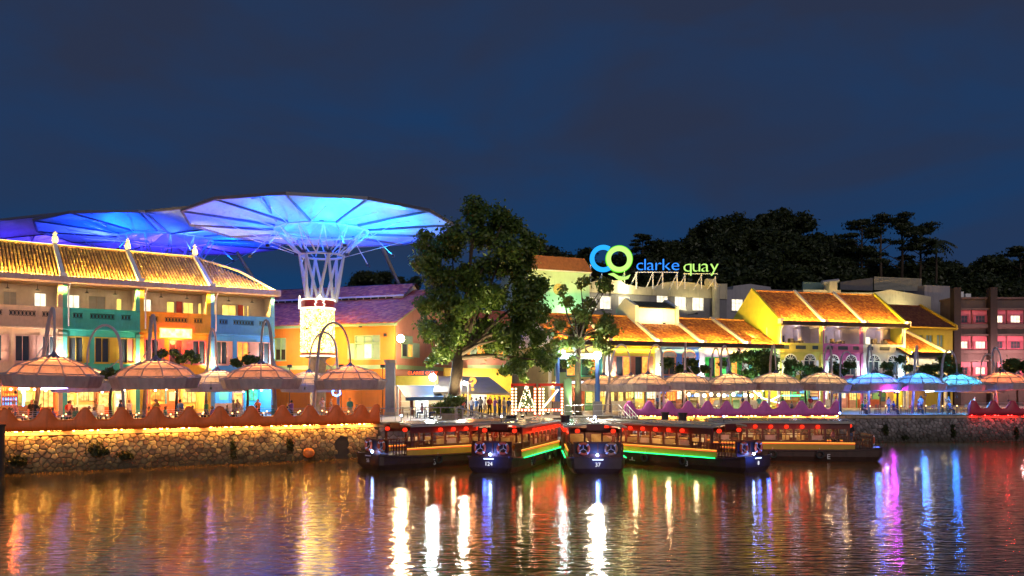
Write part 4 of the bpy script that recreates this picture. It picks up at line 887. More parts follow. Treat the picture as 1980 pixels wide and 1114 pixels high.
    for x in (.3, .72): lamp('shop_light', (w * x, 1.2, 2.9), 320, ((.25, 1, .4), (1, .6, .3), (1, .62, .3))[k], .2, t); MB().ball((w * x, 1.2, 2.9), .16, 10, 6).build('pendant_lamp', e_globe, t); MB().bar((w * x, 1.2, 3.0), (w * x, 1.2, 3.29), .03).build('cord', m_black, t)
    return t, u0, w
th = [tall_house('the lemon yellow veranda house with tall blank gable', 1505, 1590, (.6, .55, .12), 0, True, False, (.2, .5, .25)),
      tall_house('the magenta pink veranda house between lemon and grey ones', 1590, 1668, (.5, .13, .33), 1, False, False, (.5, .25, .2)),
      tall_house('the pale grey veranda house with a lit window', 1668, 1750, (.5, .52, .5), 2, False, True, (.4, .25, .2))]
for k, (px, e, c, nm) in enumerate(((1512, 300, (.8, 1, .4), 'lemon veranda house'), (1600, 330, (.6, .9, 1), 'pink veranda house'), (1670, 500, (.75, .97, 1), 'joint of pink and grey veranda houses'), (1742, 330, (.7, .95, 1), 'right corner of the grey veranda house'))):
    u = YF.hit(px, 700)[0]; t = YF.thing('facade_floodlight', 'floodlight washing the ' + nm, 'floodlight', 'floodlights on the tall row', u)
    MB().box(-.14, .14, -.8, -.55, 3.45, 3.6).build('housing', m_black, t); MB().bar((0, -.55, 3.5), (0, 0, 3.5), .05).build('bracket', m_black, t)
    lamp('flood_light', (0, -.85, 3.72), e * .7, c, .12, t, 130, (0, .3, 6.0), .9)
# yellow uplight on the blank gable
g = YF.thing('gable_floodlight', 'yellow floodlight on the mint roof aimed at the lemon gable', 'floodlight', None, -2.6, 1.5)
MB().box(-.15, .15, -.15, .15, RZE + 1.0, RZE + 1.25).build('housing', m_black, g); lamp('gable_light', (0, 0, RZE + 1.45), 300, (1, .95, .3), .2, g, 140, (3, 3.5, YE + .5), .8)
# ---------------------------------------------------------------- lower roof, mustard house, dark pink block at right
XF = Fr(1752, 104.6, 1840, 107.9); XE = XF.hit(1790, 686)[1]
def right_end():
    w = XF.hit(1829, 690)[0]; t = XF.thing('shophouse', 'the low navy blue shophouse with an amber lit wedge of roof', 'shophouse')
    MB().wall(.05, w, 3.3, XE - .05, [(w * .2, w * .42, 4, 5.4), (w * .58, w * .8, 4, 5.4)], 0, .3).build('wall', M('navy_plaster', (.04, .07, .28), .6, .1, 1.5), t)
    for a in (.2, .58): window(t, w * a, w * (a + .22), 4, 5.4, .2, m_white, G, 2, 1, None, dep=.2)
    for x in (.05, w - .34): MB().box(x, x + .3, -.12, -.003, 0, XE - .1).build('pilaster', m_white, t)
    gable_roof(t, w, XE, XE + 3.7, 7.0, m_clay, 70); party(t, w, XE, XE + 3.7, 7.0, m_white); eave_lights(t, .1, w - .1, -.7, XE + .16, e_eave2)
    MB().box(.05, w, 3.0, 3.2, 0, 3.2).build('shop_back_wall', M('xgf', (.5, .3, .12), .6, .3, 1.2), t); MB().box(.05, w, .02, 3, 3.2, 3.29).build('shop_ceiling', m_ceil, t)
    lamp('shop_light', (w * .5, 1.2, 2.8), 200, (1, .7, .35), .2, t); MB().ball((w * .5, 1.2, 2.8), .16, 10, 6).build('pendant_lamp', e_globe, t)
    F = Fr(1722, 114, 1842, 117.5); ze = F.hit(1790, 633)[1]; t = F.thing('shophouse', 'the mustard house with brown roof and blue grey shutters', 'shophouse'); w = F.L
    mw = M('mustard_plaster', (.62, .42, .03), .65, .1, 1.5, .1, stain=.1); hs = []
    for px in (1778, 1797, 1818): a = F.hit(px - 7, 647); b = F.hit(px + 7, 672); hs.append((a[0], b[0], b[1], a[1]))
    MB().wall(0, w, 0, ze, hs, 0, .3).build('wall', mw, t)
    for h in hs: window(t, *h, .2, mw, M('bluegrey_shutter', (.2, .27, .28), .5, .1), 2, 1, None, dep=.2)
    gable_roof(t, w + .3, ze, ze + 3.6, 6.0, m_clayd, 80); party(t, w + .2, ze, ze + 3.6, 6.0, mw, foot=False)
    MB().prismx([(.31, 0), (12, 0), (12, ze), (6, ze + 3.4), (.31, ze)], w - .2, w).build('gable_wall', mw, t)
    MB().box(0, w + .3, -.7, -.55, ze - .15, ze).build('gutter', mw, t)
    lamp('wall_light', (w * .7, -2.5, ze - 4.5), 160, (1, .85, .35), .3, t); MB().box(w * .7 - .15, w * .7 + .15, -2.6, -2.4, 0, ze - 4.7).build('light_post', m_black, t)
    # dark pink block
    F = Fr(1845, 122, 2150, 122); t = F.thing('apartment_block', 'dark brown block with pink shuttered window bands at the right edge', 'building'); w = F.L
    mb_ = M('brown_render', (.13, .085, .075), .7, .15, 1, stain=.2); mpk = M('pink_panel', (.62, .15, .2), .6, .1, 1.5); mpks = M('pink_shutter', (.4, .09, .13), .6, .1)
    zt = F.hit(1850, 578)[1]; ztops = [F.hit(1860, p)[1] for p in (600, 650, 700)]; hh = 2.0
    MB().box(0, w, 0.25, 4, 0, zt).build('wall', mb_, t); MB().box(-.1, w + .1, -.1, 4.1, zt + .004, zt + .25).build('parapet', mb_, t)
    for r, z in enumerate(ztops):
        MB().box(0, w, -.35, .24, z + .05, z + .3).build('ledge', mb_, t); MB().box(0, w, -.2, .24, z - hh - .55, z - hh - .05).build('ledge', mb_, t)
        n = int(w / 2.35)
        for i in range(n):
            x0 = i * w / n + .12; x1 = (i + 1) * w / n - .12; lit = (r == 0 and i in (2, 3)) or (r == 1 and i in (0, 1, 6)) or (r == 2 and i in (1,))
            MB().box(x0, x1, .1, .245, z - hh, z).build('pink_panel', mpk, t)
            window(t, x0 + .45, x1 - .45, z - hh + .15, z - .75, .09, mpks, e_litw if lit else G, 3, 2, 'LR', mpks, dep=.06, sw=.36, sill=False, fw=.05)
    for px in (1846, 1916): u = F.hit(px, 640)[0]; MB().box(u - .55, u + .45, -.9, .2, 0, zt + 1.6).build('pier', M('dark_pier', (.04, .028, .025), .8), t)
    a = F.hit(1862, 570); MB().box(a[0], a[0] + 1.2, 2, 3, zt + .26, zt + 1.3).build('rooftop_unit', m_white, t); MB().box(a[0] + 1.5, a[0] + 2.3, 2, 3, zt + .26, zt + 1.0).build('rooftop_unit', m_white, t)
    for px, e in ((1900, 70), (1960, 70)): u = F.hit(px, 640)[0]; lamp('pink_wash', (u, -3.5, 6.5), e * 10, (1, .5, .5), .3, t); MB().box(u - .1, u + .1, -3.6, -3.4, 0, 6.2).build('light_post', m_black, t)
right_end()
# ---------------------------------------------------------------- buildings behind
m_cream = M('cream_parapet', (.6, .52, .34), .7, .1, 1, stain=.25); m_greyw = M('grey_render_wall', (.21, .2, .21), .7, .1, 1, stain=.2)
def behind():
    F = Fr(1135, 112, 1405, 121); t = F.thing('sign_building', 'grey building with cream stepped parapet carrying the rooftop sign', 'building'); w = F.L; hs = []
    for px, py in ((1143, 587), (1171, 585), (1207, 586), (1281, 581), (1316, 586), (1350, 588)):
        a = F.hit(px - 11, py - 13); b = F.hit(px + 11, py + 13); hs.append((a[0], b[0], b[1], a[1]))
    zp = F.hit(1270, 572)[1]
    MB().wall(0, w, 0, zp, hs, 0, .3).build('wall', m_greyw, t); MB().box(0, w, 5, 12, 0, zp).build('rear_block', m_greyw, t); MB().box(0, w, .31, 5, zp - .3, zp - .004).build('roof_slab', m_greyw, t)
    for h in hs: window(t, *h, .2, m_white, e_litw, 3, 4, None, dep=.16, fw=.05)
    prof = [(1135, 548), (1160, 541), (1200, 543), (1209, 550), (1245, 556), (1278, 551), (1280, 547), (1305, 544), (1350, 548), (1352, 551), (1384, 555), (1384, 549), (1405, 549)]
    poly = [(0, zp + .01)] + [(min(max(F.hit(a, b)[0], 0), w), F.hit(a, b)[1]) for a, b in prof] + [(w, zp + .01)]
    MB().prism(poly[::-1], -.15, .35).build('parapet', m_cream, t)
    for px in (1215, 1330, 1150):
        u = F.hit(px, 600)[0]; MB().box(u - .15, u + .15, -2.2, -1.9, zp - 2.6, zp - 2.4).build('uplight', m_black, t); lamp('parapet_light', (u, -2.3, zp - 2.2), 230, (1, .85, .42), .2, t, 130, (u, 0, zp + 1.5), .7)
        MB().bar((u, -2.0, zp - 2.5), (u, 0, zp - 2.5), .08).build('uplight_arm', m_black, t)
    # duct
    a = F.hit(1375, 549, -.8); MB().tube([(a[0] - .8, -.8, a[1] + .2), (a[0] + .3, -.8, a[1] + .2), (a[0] + .8, -.8, a[1] - .4), (a[0] + .8, -.8, 4)], .55, 10).build('duct', m_cream, t)
    # green tinted building
    F = Fr(1022, 104, 1140, 107.5); t = F.thing('gable_building', 'pale green lit building with round window and red roof', 'building'); w = F.L; ze = F.hit(1080, 523)[1]
    MB().box(0, w, 0, 9, 0, ze).build('wall', M('pale_green_plaster', (.45, .62, .42), .65, .08, 1, stain=.1), t)
    MB().prism([(-.3, ze + .01), (w + .3, ze + .01), (w - .9, ze + 1.7), (-.3, ze + 1.7)], -.3, 9.2).build('roof', m_clayd, t); MB().box(-.2, w + .2, -.25, -.004, ze - .15, ze).build('cornice', m_white, t)
    c = F.hit(1080, 560); rw_ = MB().lathe([(.02, .06), (.75, .06), (.75, 0)], 20).build('round_window', M('ochre_relief', (.55, .38, .12), .7, .3, 6, .4), t); rw_.location = (c[0], -.02, c[1]); rw_.rotation_euler = (R(90), 0, 0)
    u = F.hit(1090, 590)[0]; MB().box(u - .2, u + .2, -2.4, -2.0, ze - 6, ze - 5.8).build('uplight', m_black, t); lamp('green_light', (u, -2.4, ze - 5.5), 480, (.5, 1, .42), .3, t, 150, (u, 0, ze - 3), .7); MB().bar((u, -2, ze - 5.9), (u, 0, ze - 5.9), .08).build('uplight_arm', m_black, t)
    # pale blocks behind the yellow row
    F = Fr(1395, 124, 1570, 129); t = F.thing('pale_building', 'low pale building with stepped parapet left of the rooftop plant', 'building')
    pf = [(1395, 560), (1417, 560), (1418, 553), (1450, 549), (1490, 555), (1491, 560), (1570, 563)]; b0 = F.hit(1395, 640)[1]
    MB().prism(([(0, 0)] + [(max(0, F.hit(a, b)[0]), F.hit(a, b)[1]) for a, b in pf] + [(F.L, 0)])[::-1], 0, 6).build('wall', M('dim_render', (.3, .28, .3), .7, .1, 1, stain=.2), t)
    u = F.hit(1425, 590); window(t, u[0] - 1, u[0] + 1, u[1] - .9, u[1] + .9, -.004, m_white, e_litw, 3, 3, None, dep=.1)
    F = Fr(1553, 122, 1800, 128); t = F.thing('plant_building', 'pale building with louvred rooftop screens behind the tall row', 'building'); 
    pf = [(1553, 560), (1625, 561), (1626, 566), (1690, 566), (1720, 560), (1755, 566), (1790, 572), (1800, 574)]
    MB().prism(([(0, 0)] + [(max(0, F.hit(a, b)[0]), F.hit(a, b)[1]) for a, b in pf] + [(F.L, 0)])[::-1], 0, 8).build('wall', m_cream, t)
    scr = M('louvre_screen', (.3, .29, .24), .6, .1, 2); q = [(1690, 536), (1690, 562), (1782, 564), (1782, 540)]
    for i in range(10):
        f0 = i / 10; f1 = (i + .7) / 10; pa = F.hit(1690, 536 + 26 * f0, 3); pb = F.hit(1782, 540 + 24 * f0, 3); qa = F.hit(1690, 536 + 26 * f1, 3); MB().bar((pa[0], 3, pa[1]), (pb[0], 3, pb[1]), .1, pa[1] - qa[1]).build('louvre', scr, t)
    pa, pb, pc = F.hit(1625, 545, 2.6), F.hit(1688, 537, 2.6), F.hit(1688, 562, 2.6); MB().prism([(pa[0], pc[1]), (pb[0], pc[1]), (pb[0], pb[1]), (pa[0], pa[1])], 2.6, 2.9).build('screen_panel', M('dark_screen', (.09, .09, .1), .5), t)
    pa, pb = F.hit(1553, 545, 2), F.hit(1620, 562, 2); MB().box(pa[0], pb[0], 2, 2.3, pb[1], pa[1]).build('screen_panel', M('green_screen', (.12, .2, .18), .5), t)
    pa, pb = F.hit(1603, 544, -.5), F.hit(1618, 575, -.5); MB().box(pa[0], pb[0], -.6, .8, pb[1], pa[1]).build('vent_stack', m_cream, t); MB().tube([(pa[0] - 1, -.2, pa[1] - .2), (pb[0] + .5, -.2, pa[1] + .2)], .3, 8).build('vent_cowl', m_steel, t)
    pa, pb = F.hit(1783, 552, 2), F.hit(1832, 590, 2); MB().box(pa[0], pb[0], 1.5, 6, 0, pa[1]).build('stair_tower', M('dim_render', (.3, .28, .3), .7, .1, 1, stain=.2), t)
    for px, e in ((1580, 160), (1660, 200), (1735, 200)): u = F.hit(px, 590)[0]; z = F.hit(px, 578)[1]; MB().box(u - .15, u + .15, -2.6, -2.3, z - 2, z - 1.8).build('uplight', m_black, t); MB().bar((u, -2.4, z - 1.9), (u, 0, z - 1.9), .08).build('uplight_arm', m_black, t); lamp('parapet_light', (u, -2.5, z - 1.5), e, (1, .88, .45), .2, t, 140, (u, 0, z), .7)
    # rooftop sign
    Y = 114.5; mp_ = Y / FPX
    def ring(name, c, r0, r1, a0, a1, mat, par):
        pts = []; n = 40
        for i in range(n + 1): a = R(a0 + (a1 - a0) * i / n); pts.append((c[0] + r1 * math.cos(a), c[1] + r1 * math.sin(a)))
        for i in range(n, -1, -1): a = R(a0 + (a1 - a0) * i / n); pts.append((c[0] + r0 * math.cos(a), c[1] + r0 * math.sin(a)))
        vs = []; fs = []; m = n + 1
        for y in (-.2, .2):
            for i in range(m): vs.append((pts[i][0], y, pts[i][1]))
            for i in range(m): vs.append((pts[2 * m - 1 - i][0], y, pts[2 * m - 1 - i][1]))
        for i in range(n): fs += [(i, i + 1, m + i + 1, m + i), (2 * m + i, 3 * m + i, 3 * m + i + 1, 2 * m + i + 1), (i, 2 * m + i, 2 * m + i + 1, i + 1), (m + i, m + i + 1, 3 * m + i + 1, 3 * m + i)]
        MB().add(vs, fs).build(name, mat, par)
    o = P(1265, 550, Y); t = thing('rooftop_sign', 'glowing rooftop sign of two rings and lowercase letters in blue and lime', 'sign', o)
    q = lambda px, py: ((px - 1265) * mp_, -(py - 550) * mp_)
    eb = E('sign_blue', (.02, .36, 1.0), .62); eb2 = E('sign_blue_letter', (.03, .24, 1.0), .75); eg = E('sign_lime', (.55, 1.0, .2), .55); ege = E('sign_lime_edge', (.15, .8, .03), .5)
    ring('ring_letter', q(1166.5, 500), 17.5 * mp_, 26 * mp_, 58, 302, eb, t); ring('ring_letter', q(1197, 501), 16 * mp_, 25 * mp_, 0, 360, eg, t); ring('ring_edge', q(1197, 501), 25.1 * mp_, 26.3 * mp_, 0, 360, ege, t)
    tail = [q(*p) for p in ((1176, 530), (1186, 528), (1196, 534), (1208, 536), (1219, 531), (1215, 539), (1205, 542), (1196, 541), (1186, 534))]; MB().prism(tail[::-1], -.2, .2).build('tail_stroke', eg, t)
    def word(s, x0, x1, base, xh, mat):
        x = x0; cu = []
        for ch in s:
            b = text(ch, 1.0, (0, 0, 0), (R(90), 0, 0), mat, t, 'letter', .15, 'LEFT', 0.012); cu.append(b)
        bpy.context.view_layer.update(); ws = [b.dimensions.x for b in cu]; gap = .075; tot = sum(ws) + gap * (len(s) - 1); W_ = (x1 - x0) * mp_; sc = xh * mp_ / .53
        k = W_ / (tot * sc); px_ = q(x0, base)[0]
        for b, w_ in zip(cu, ws):
            lo = min(v[0] for v in b.bound_box)
            b.scale = (sc * k, sc, 1); b.location = (px_ - lo * sc * k, 0, q(0, base)[1]); px_ += (w_ + gap) * sc * k
    word('clarke', 1231, 1313, 522.5, 17, eb2); word('quay', 1322, 1389, 525.5, 18.5, eg)
    for px, py in ((1142, 512), (1164, 528), (1208, 524), (1231, 525), (1263, 525), (1282, 525), (1310, 526), (1325, 530), (1357, 530), (1384, 534)):
        a = q(px, py); MB().bar((a[0], .3, a[1]), (a[0], .3, -.6), .16).build('support', m_white, t); MB().bar((a[0], .35, a[1] - .2), (a[0] - .9, 1.2, -.6), .12).build('brace', m_white, t)
    for a, b in (((1231, 526), (1313, 526)), ((1322, 529), (1389, 529))): p0, p1 = q(*a), q(*b); MB().bar((p0[0], .3, p0[1]), (p1[0], .3, p1[1]), .12).build('frame_rail', m_white, t)
    lamp('sign_glow', (-4, -1.2, -.6), 160, (1, .9, .5), .3, t)
behind()
# ---------------------------------------------------------------- terrace parasols hung from hooped poles
PC = {}
m_fab = M('parasol_fabric', (.74, .58, .5), .7, .16, 1.2, trans=.55, stain=.25)
m_skirt = M('parasol_skirt', (.42, .37, .37), .6, .12, 1.0, stain=.2)
m_cap = M('parasol_cap', (.09, .10, .18), .5, .1, 2)
def parasol_meshes():
    n = 12; st = 2 * math.pi / n; Rr = 3.05
    prof = [(.17 * Rr, 4.45), (.36 * Rr, 4.25), (.70 * Rr, 3.85), (.86 * Rr, 3.34)]
    for k in range(3):
        vs = []; fs = []; (r0, z0), (r1, z1) = prof[k], prof[k + 1]; g = 3
        for i in range(g + 1):
            for j in range(g + 1):
                a = -st / 2 + st * j / g; r = r0 + (r1 - r0) * i / g; z = z0 + (z1 - z0) * i / g
                chord = math.cos(st / 2) / math.cos(a); sag = -.05 * 16 * (i / g) * (1 - i / g) * (j / g) * (1 - j / g)
                r *= chord; vs.append((r * math.cos(a), r * math.sin(a), z + sag + (.1 if k == 1 else .12) * math.sin(math.pi * i / g)))
        for i in range(g):
            for j in range(g): c = i * (g + 1) + j; fs.append((c, c + 1, c + g + 2, c + g + 1))
        PC['p%d' % k] = MB().add(vs, fs).mesh('canopy_panel', True)
    vs = []
    for r, z in ((.855 * Rr, 3.36), (Rr, 3.30), (Rr * .99, 3.22), (.92 * Rr, 2.6), (.88 * Rr, 2.56), (.86 * Rr, 2.62)):
        for a in (-st / 2, st / 2): vs.append((r * math.cos(a), r * math.sin(a), z))
    PC['skirt'] = MB().add(vs, [(2 * i, 2 * i + 1, 2 * i + 3, 2 * i + 2) for i in range(5)]).mesh('skirt_panel')
    rb = MB(); rb.tube([(r * math.cos(st / 2), r * math.sin(st / 2), z + .1) for r, z in prof] + [(Rr * math.cos(st / 2), Rr * math.sin(st / 2), 3.34)], .05, 5); PC['rib'] = rb.mesh('rib')
    for k in (1, 2, 3):
        r, z = prof[k]; PC['hoop%d' % k] = MB().tube([(r * math.cos(st / 2 + st * i), r * math.sin(st / 2 + st * i), z + .09) for i in range(n)], .04, 5, True).mesh('hoop')
    PC['cap'] = MB().lathe([(.01, 4.95), (.1, 4.85), (.17, 4.72), (.55, 4.44), (.5, 4.42)], 12).mesh('cap')
    PC['lamp'] = MB().lathe([(.02, 4.3), (.12, 4.3), (.15, 4.18), (.12, 4.08), (.02, 4.08)], 10).mesh('parasol_lamp')
parasol_meshes()
def parasol(label, px, Y, s, ax, ay, fx, col, en=70, group='terrace parasols', rz=0.0):
    rz = (px * .37) % .52; t = thing('parasol', label, 'parasol', (PX(px, Y), Y, GZ), rz, group); t.scale = (s, s, s); t.rotation_euler = (R(1.6) * math.sin(px), R(1.6) * math.cos(px * 1.3), rz)
    for j in range(12):
        for k in ('p0', 'p1', 'p2', 'skirt', 'rib'):
            o = obj({'rib': 'rib', 'skirt': 'skirt_panel'}.get(k, 'canopy_panel'), PC[k], {'rib': m_pole, 'skirt': m_skirt}.get(k, m_fab), t); o.rotation_euler = (0, 0, 2 * math.pi * j / 12)
    for k in (1, 2, 3): obj('hoop', PC['hoop%d' % k], m_pole, t)
    obj('cap', PC['cap'], m_cap, t)
    inv = Matrix.Rotation(-rz, 3, 'Z'); loc = lambda p: inv @ ((Vector(p) - t.location) / s)
    tip = Vector((0, 0, 4.9)); ap = loc(P(ax, ay, Y)); ft = loc((PX(fx, Y), Y, GZ)); up = Vector((0, 0, 1)); k = ap.z - tip.z
    sh = ft.lerp(Vector((2 * ap.x - tip.x, 0, ap.z - k * .55)), .98); pts = [ft, ft.lerp(sh, .5)] + bez(sh, sh + (sh - ft).normalized() * k * .78, tip + up * k * 1.25, tip, 14)
    if abs(ap.x) < .25: pts = [p + Vector((0, 1.4 * (1 - i / (len(pts) - 1)) , 0)) for i, p in enumerate(pts)]
    n = len(pts); MB().tube(pts, [.14 - .07 * i / (n - 1) for i in range(n)], 8).build('hooped_pole', m_pole, t, True)
    d = 1 if ft.x < 0 else -1
    MB().tube([ft.lerp(sh, .85), Vector((-d * 1.2, 0, 4.1))], .05, 5).build('stay', m_pole, t)
    MB().lathe([(.32, 0), (.32, .06), (.2, .1)], 12, ft).build('pole_foot', m_steel, t)
    obj('parasol_lamp', PC['lamp'], E('parlamp_%02x%02x' % (int(col[0] * 99), int(col[2] * 99)), col, 6), t)
    lamp('parasol_light', (0, 0, 3.92), en * (2.1 + .5 * math.sin(px * 1.7)), col, .25, t)
    return t
WO, WY, BU, CYN, PK = (1, .34, .09), (1, .55, .16), (.02, .3, 1), (.03, .5, 1), (1, .34, .1)
gl = 'parasols on the left terrace'; gr = 'parasols on the right terrace'
for lab, px, Y, s, ax, ay, fx in (
    ('pale dining parasol just beyond the left edge', -95, 53.5, 1.03, -100, 588, -135),
    ('large pale parasol nearest the left edge, front row', 101, 55, 1.03, 93, 592, 60),
    ('large pale parasol before the mustard shophouse, front row', 303, 58, 1.0, 296, 606, 272),
    ('large pale parasol before the blue shophouse, front row', 506, 61.5, .97, 516, 617, 534),
    ('pale parasol beside the stout grey column, front row', 678, 65, .95, 648, 622, 604)):
    parasol(lab, px, Y, s, ax, ay, fx, WO, 130, gl)
for lab, px, Y, s, ax, ay, fx in (
    ('smaller parasol behind, between cream and teal shophouses', 172, 65, .9, 203, 627, 240),
    ('smaller parasol behind, at the joint of mustard and blue shophouses', 422, 70, .9, 414, 634, 396),
    ('smaller parasol behind, below the glittering drum', 598, 73, .88, 625, 641, 655)):
    parasol(lab, px, Y, s, ax, ay, fx, (1, .6, .2), 110, gl)
for lab, px, Y, s, ax, ay, fx, c, e in (
    ('pale parasol half hidden behind the small tree trunk', 1165, 86, .86, 1172, 668, 1180, WY, 80),
    ('yellowish parasol with a tall leaning hoop beside the blue lamp post', 1219, 83.5, .86, 1200, 665, 1168, WY, 110),
    ('yellowish parasol before the yellow shophouse', 1251, 81.8, .88, 1265, 665, 1284, WY, 110),
    ('cream parasol before the royal blue shophouse', 1324, 81.6, .9, 1326, 659, 1329, WY, 85),
    ('small orange topped parasol behind, before the green doors', 1391, 87, .8, 1380, 672, 1370, PK, 90),
    ('cream parasol before the white shophouse', 1413, 81.8, .88, 1404, 667, 1394, (1, .6, .2), 95),
    ('cream parasol before the mint green shophouse', 1498, 82, .9, 1501, 664, 1504, (1, .66, .25), 85),
    ('cream parasol before the lemon veranda house', 1590, 82.3, .9, 1598, 666, 1608, (1, .66, .25), 85),
    ('small blue lit parasol tucked behind the pink veranda house front', 1652, 88, .8, 1636, 679, 1622, BU, 170),
    ('blue lit parasol before the pink veranda house', 1690, 82.8, .9, 1692, 666, 1697, BU, 260),
    ('blue lit parasol before the navy shophouse', 1775, 83.3, .9, 1770, 667, 1764, BU, 260),
    ('cyan lit parasol between blue and salmon ones', 1853, 84.2, .87, 1836, 676, 1814, CYN, 260),
    ('small orange parasol behind, before the dark brown block', 1895, 90, .82, 1910, 683, 1922, WO, 110),
    ('salmon parasol over the crimson parapet', 1941, 83.8, .92, 1938, 670, 1946, WO, 110),
    ('pale parasol cut by the right edge', 2032, 84.5, .92, 2010, 680, 1992, WO, 90)):
    parasol(lab, px, Y, s, ax, ay, fx, c, e, gr)

# ---------------------------------------------------------------- people
def person_meshes(pose):
    """one continuous skinned body; clothing shells are grown from it"""
    V = {}; Ed = []
    def v(n, x, y, z, r, link=None): V[n] = (x, y, z, r); (Ed.append((link, n)) if link else None)
    sit = pose.startswith('sit'); h = -.42 if sit else 0.0     # hip height shift
    v('pelvis', 0, 0, .95 + h, .145); v('waist', 0, .01, 1.1 + h, .125, 'pelvis'); v('chest', 0, .0, 1.3 + h, .145, 'waist'); v('collar', 0, 0, 1.44 + h, .1, 'chest'); v('neck', 0, -.01, 1.52 + h, .055, 'collar')
    v('jaw', 0, -.03, 1.6 + h, .075, 'neck'); v('skull', 0, -.015, 1.68 + h, .1, 'jaw'); v('crown', 0, -.01, 1.75 + h, .07, 'skull'); v('nose', 0, -.125, 1.655 + h, .018, 'skull')
    for s, q in ((-1, 'l'), (1, 'r')):
        v(q + 'ear', s * .1, -.005, 1.665 + h, .02, 'skull')
        v(q + 'sh', s * .18, 0, 1.42 + h, .065, 'collar')
        if pose == 'sit_eat': el, wr = (s * .24, -.1, 1.18 + h), (s * .12, -.34, 1.15 + h)
        elif pose == 'sit_rest': el, wr = (s * .25, .03, 1.15 + h), (s * .2, -.22, 1.02 + h)
        elif pose == 'photo' : el, wr = (s * .22, -.16, 1.22), (s * .08, -.3, 1.45)
        elif pose == 'walk': el, wr = (s * .23, .07 * s, 1.15), (s * .23, -.02 + .16 * s, .93)
        else: el, wr = (s * .24, .02, 1.14), (s * .25, -.06, .9)
        v(q + 'el', *el, .045, q + 'sh'); v(q + 'wr', *wr, .034, q + 'el'); d = (Vector(wr) - Vector(el)).normalized()
        pm = Vector(wr) + d * .08; v(q + 'palm', *pm, .036, q + 'wr'); v(q + 'fing', *(pm + d * .06 + Vector((0, -.015, -.01))), .02, q + 'palm'); v(q + 'tips', *(pm + d * .1 + Vector((0, -.03, -.02))), .012, q + 'fing')
        v(q + 'thumb', *(pm + d * .02 + Vector((-s * .035, -.03, .01))), .013, q + 'palm')
        v(q + 'hip', s * .09, 0, .9 + h, .095, 'pelvis')
        if sit: kn, an = (s * .13, -.42, .5), (s * .13, -.4, .09)
        elif pose == 'walk': kn, an = (s * .1, -.06 - .1 * s, .5), (s * .1, .03 - .24 * s, .09)
        else: kn, an = (s * .1, -.01, .5), (s * .11, .02, .09)
        v(q + 'kn', *kn, .062, q + 'hip'); v(q + 'an', *an, .042, q + 'kn'); v(q + 'toe', an[0], an[1] - .15, .04, .036, q + 'an')
    names = list(V); idx = {n: i for i, n in enumerate(names)}
    me = bpy.data.meshes.new('sk'); me.from_pydata([V[n][:3] for n in names], [(idx[a], idx[b]) for a, b in Ed], [])
    o = bpy.data.objects.new('sk', me); C.objects.link(o); sk = o.modifiers.new('s', 'SKIN'); sk.use_smooth_shade = True
    for i, n in enumerate(names):
        d = me.skin_vertices[0].data[i]; r = V[n][3]; d.radius = (r * (1.25 if n in ('chest', 'waist', 'pelvis') else 1), r * (.8 if n in ('chest', 'waist', 'collar') else 1)); d.use_root = n == 'pelvis'
    ss = o.modifiers.new('u', 'SUBSURF'); ss.levels = 1; ss.render_levels = 1
    bpy.context.view_layer.update(); body = bpy.data.meshes.new_from_object(o.evaluated_get(bpy.context.evaluated_depsgraph_get())); bpy.data.objects.remove(o)
    body.materials.clear(); segs = [(a, b, Vector(V[a][:3]), Vector(V[b][:3])) for a, b in Ed]
    def region(c):
        best = None
        for a, b, p, q in segs:
            d = q - p; t = max(0, min(1, (c - p).dot(d) / max(1e-9, d.dot(d)))); e = (c - p - d * t).length
            if best is None or e < best[0]: best = (e, a, b)
        a, b = best[1], best[2]
        if b in ('waist', 'chest', 'collar', 'lsh', 'rsh', 'lel', 'rel'): return 'shirt'
        if b in ('lhip', 'rhip', 'lkn', 'rkn', 'lan', 'ran'): return 'trousers'
        if b in ('ltoe', 'rtoe'): return 'shoes'
        if b in ('jaw', 'skull', 'crown', 'lear', 'rear'):
            if c.z > 1.70 + h or (c.y > .02 and c.z > 1.58 + h): return 'hair'
        return 'skin'
    reg = [region(p.center) for p in body.polygons]; out = {'body': body}
    for part, off in (('shirt', .014), ('trousers', .012), ('shoes', .014), ('hair', .022)):
        vm = {}; vs = []; fs = []
        for p, g in zip(body.polygons, reg):
            if g != part: continue
            f = []
            for i in p.vertices:
                if i not in vm: vm[i] = len(vs); w = body.vertices[i]; vs.append(w.co + w.normal * off)
                f.append(vm[i])
            fs.append(f)
        out[part] = MB().add(vs, fs).mesh(part, True)
    return out
PM = {k: person_meshes(k) for k in ('stand', 'walk', 'photo', 'sit_eat', 'sit_rest')}
m_skin = [M('skin_%d' % i, c, .5, .06, 5) for i, c in enumerate(((.52, .31, .21), (.4, .23, .14), (.27, .15, .09)))]
CLOTH = {'white': (.7, .68, .66), 'red': (.5, .05, .04), 'pink': (.6, .25, .27), 'navy': (.03, .04, .11), 'black': (.025, .025, .028), 'grey': (.22, .22, .23), 'orange': (.65, .22, .06), 'blue': (.08, .2, .5), 'green': (.08, .25, .1), 'yellow': (.65, .48, .06), 'khaki': (.35, .28, .17), 'purple': (.22, .08, .3), 'teal': (.05, .3, .3), 'denim': (.06, .09, .18)}
cloth = lambda c: M('cloth_' + c, CLOTH[c], .8, .12, 9)
PCNT = [0]
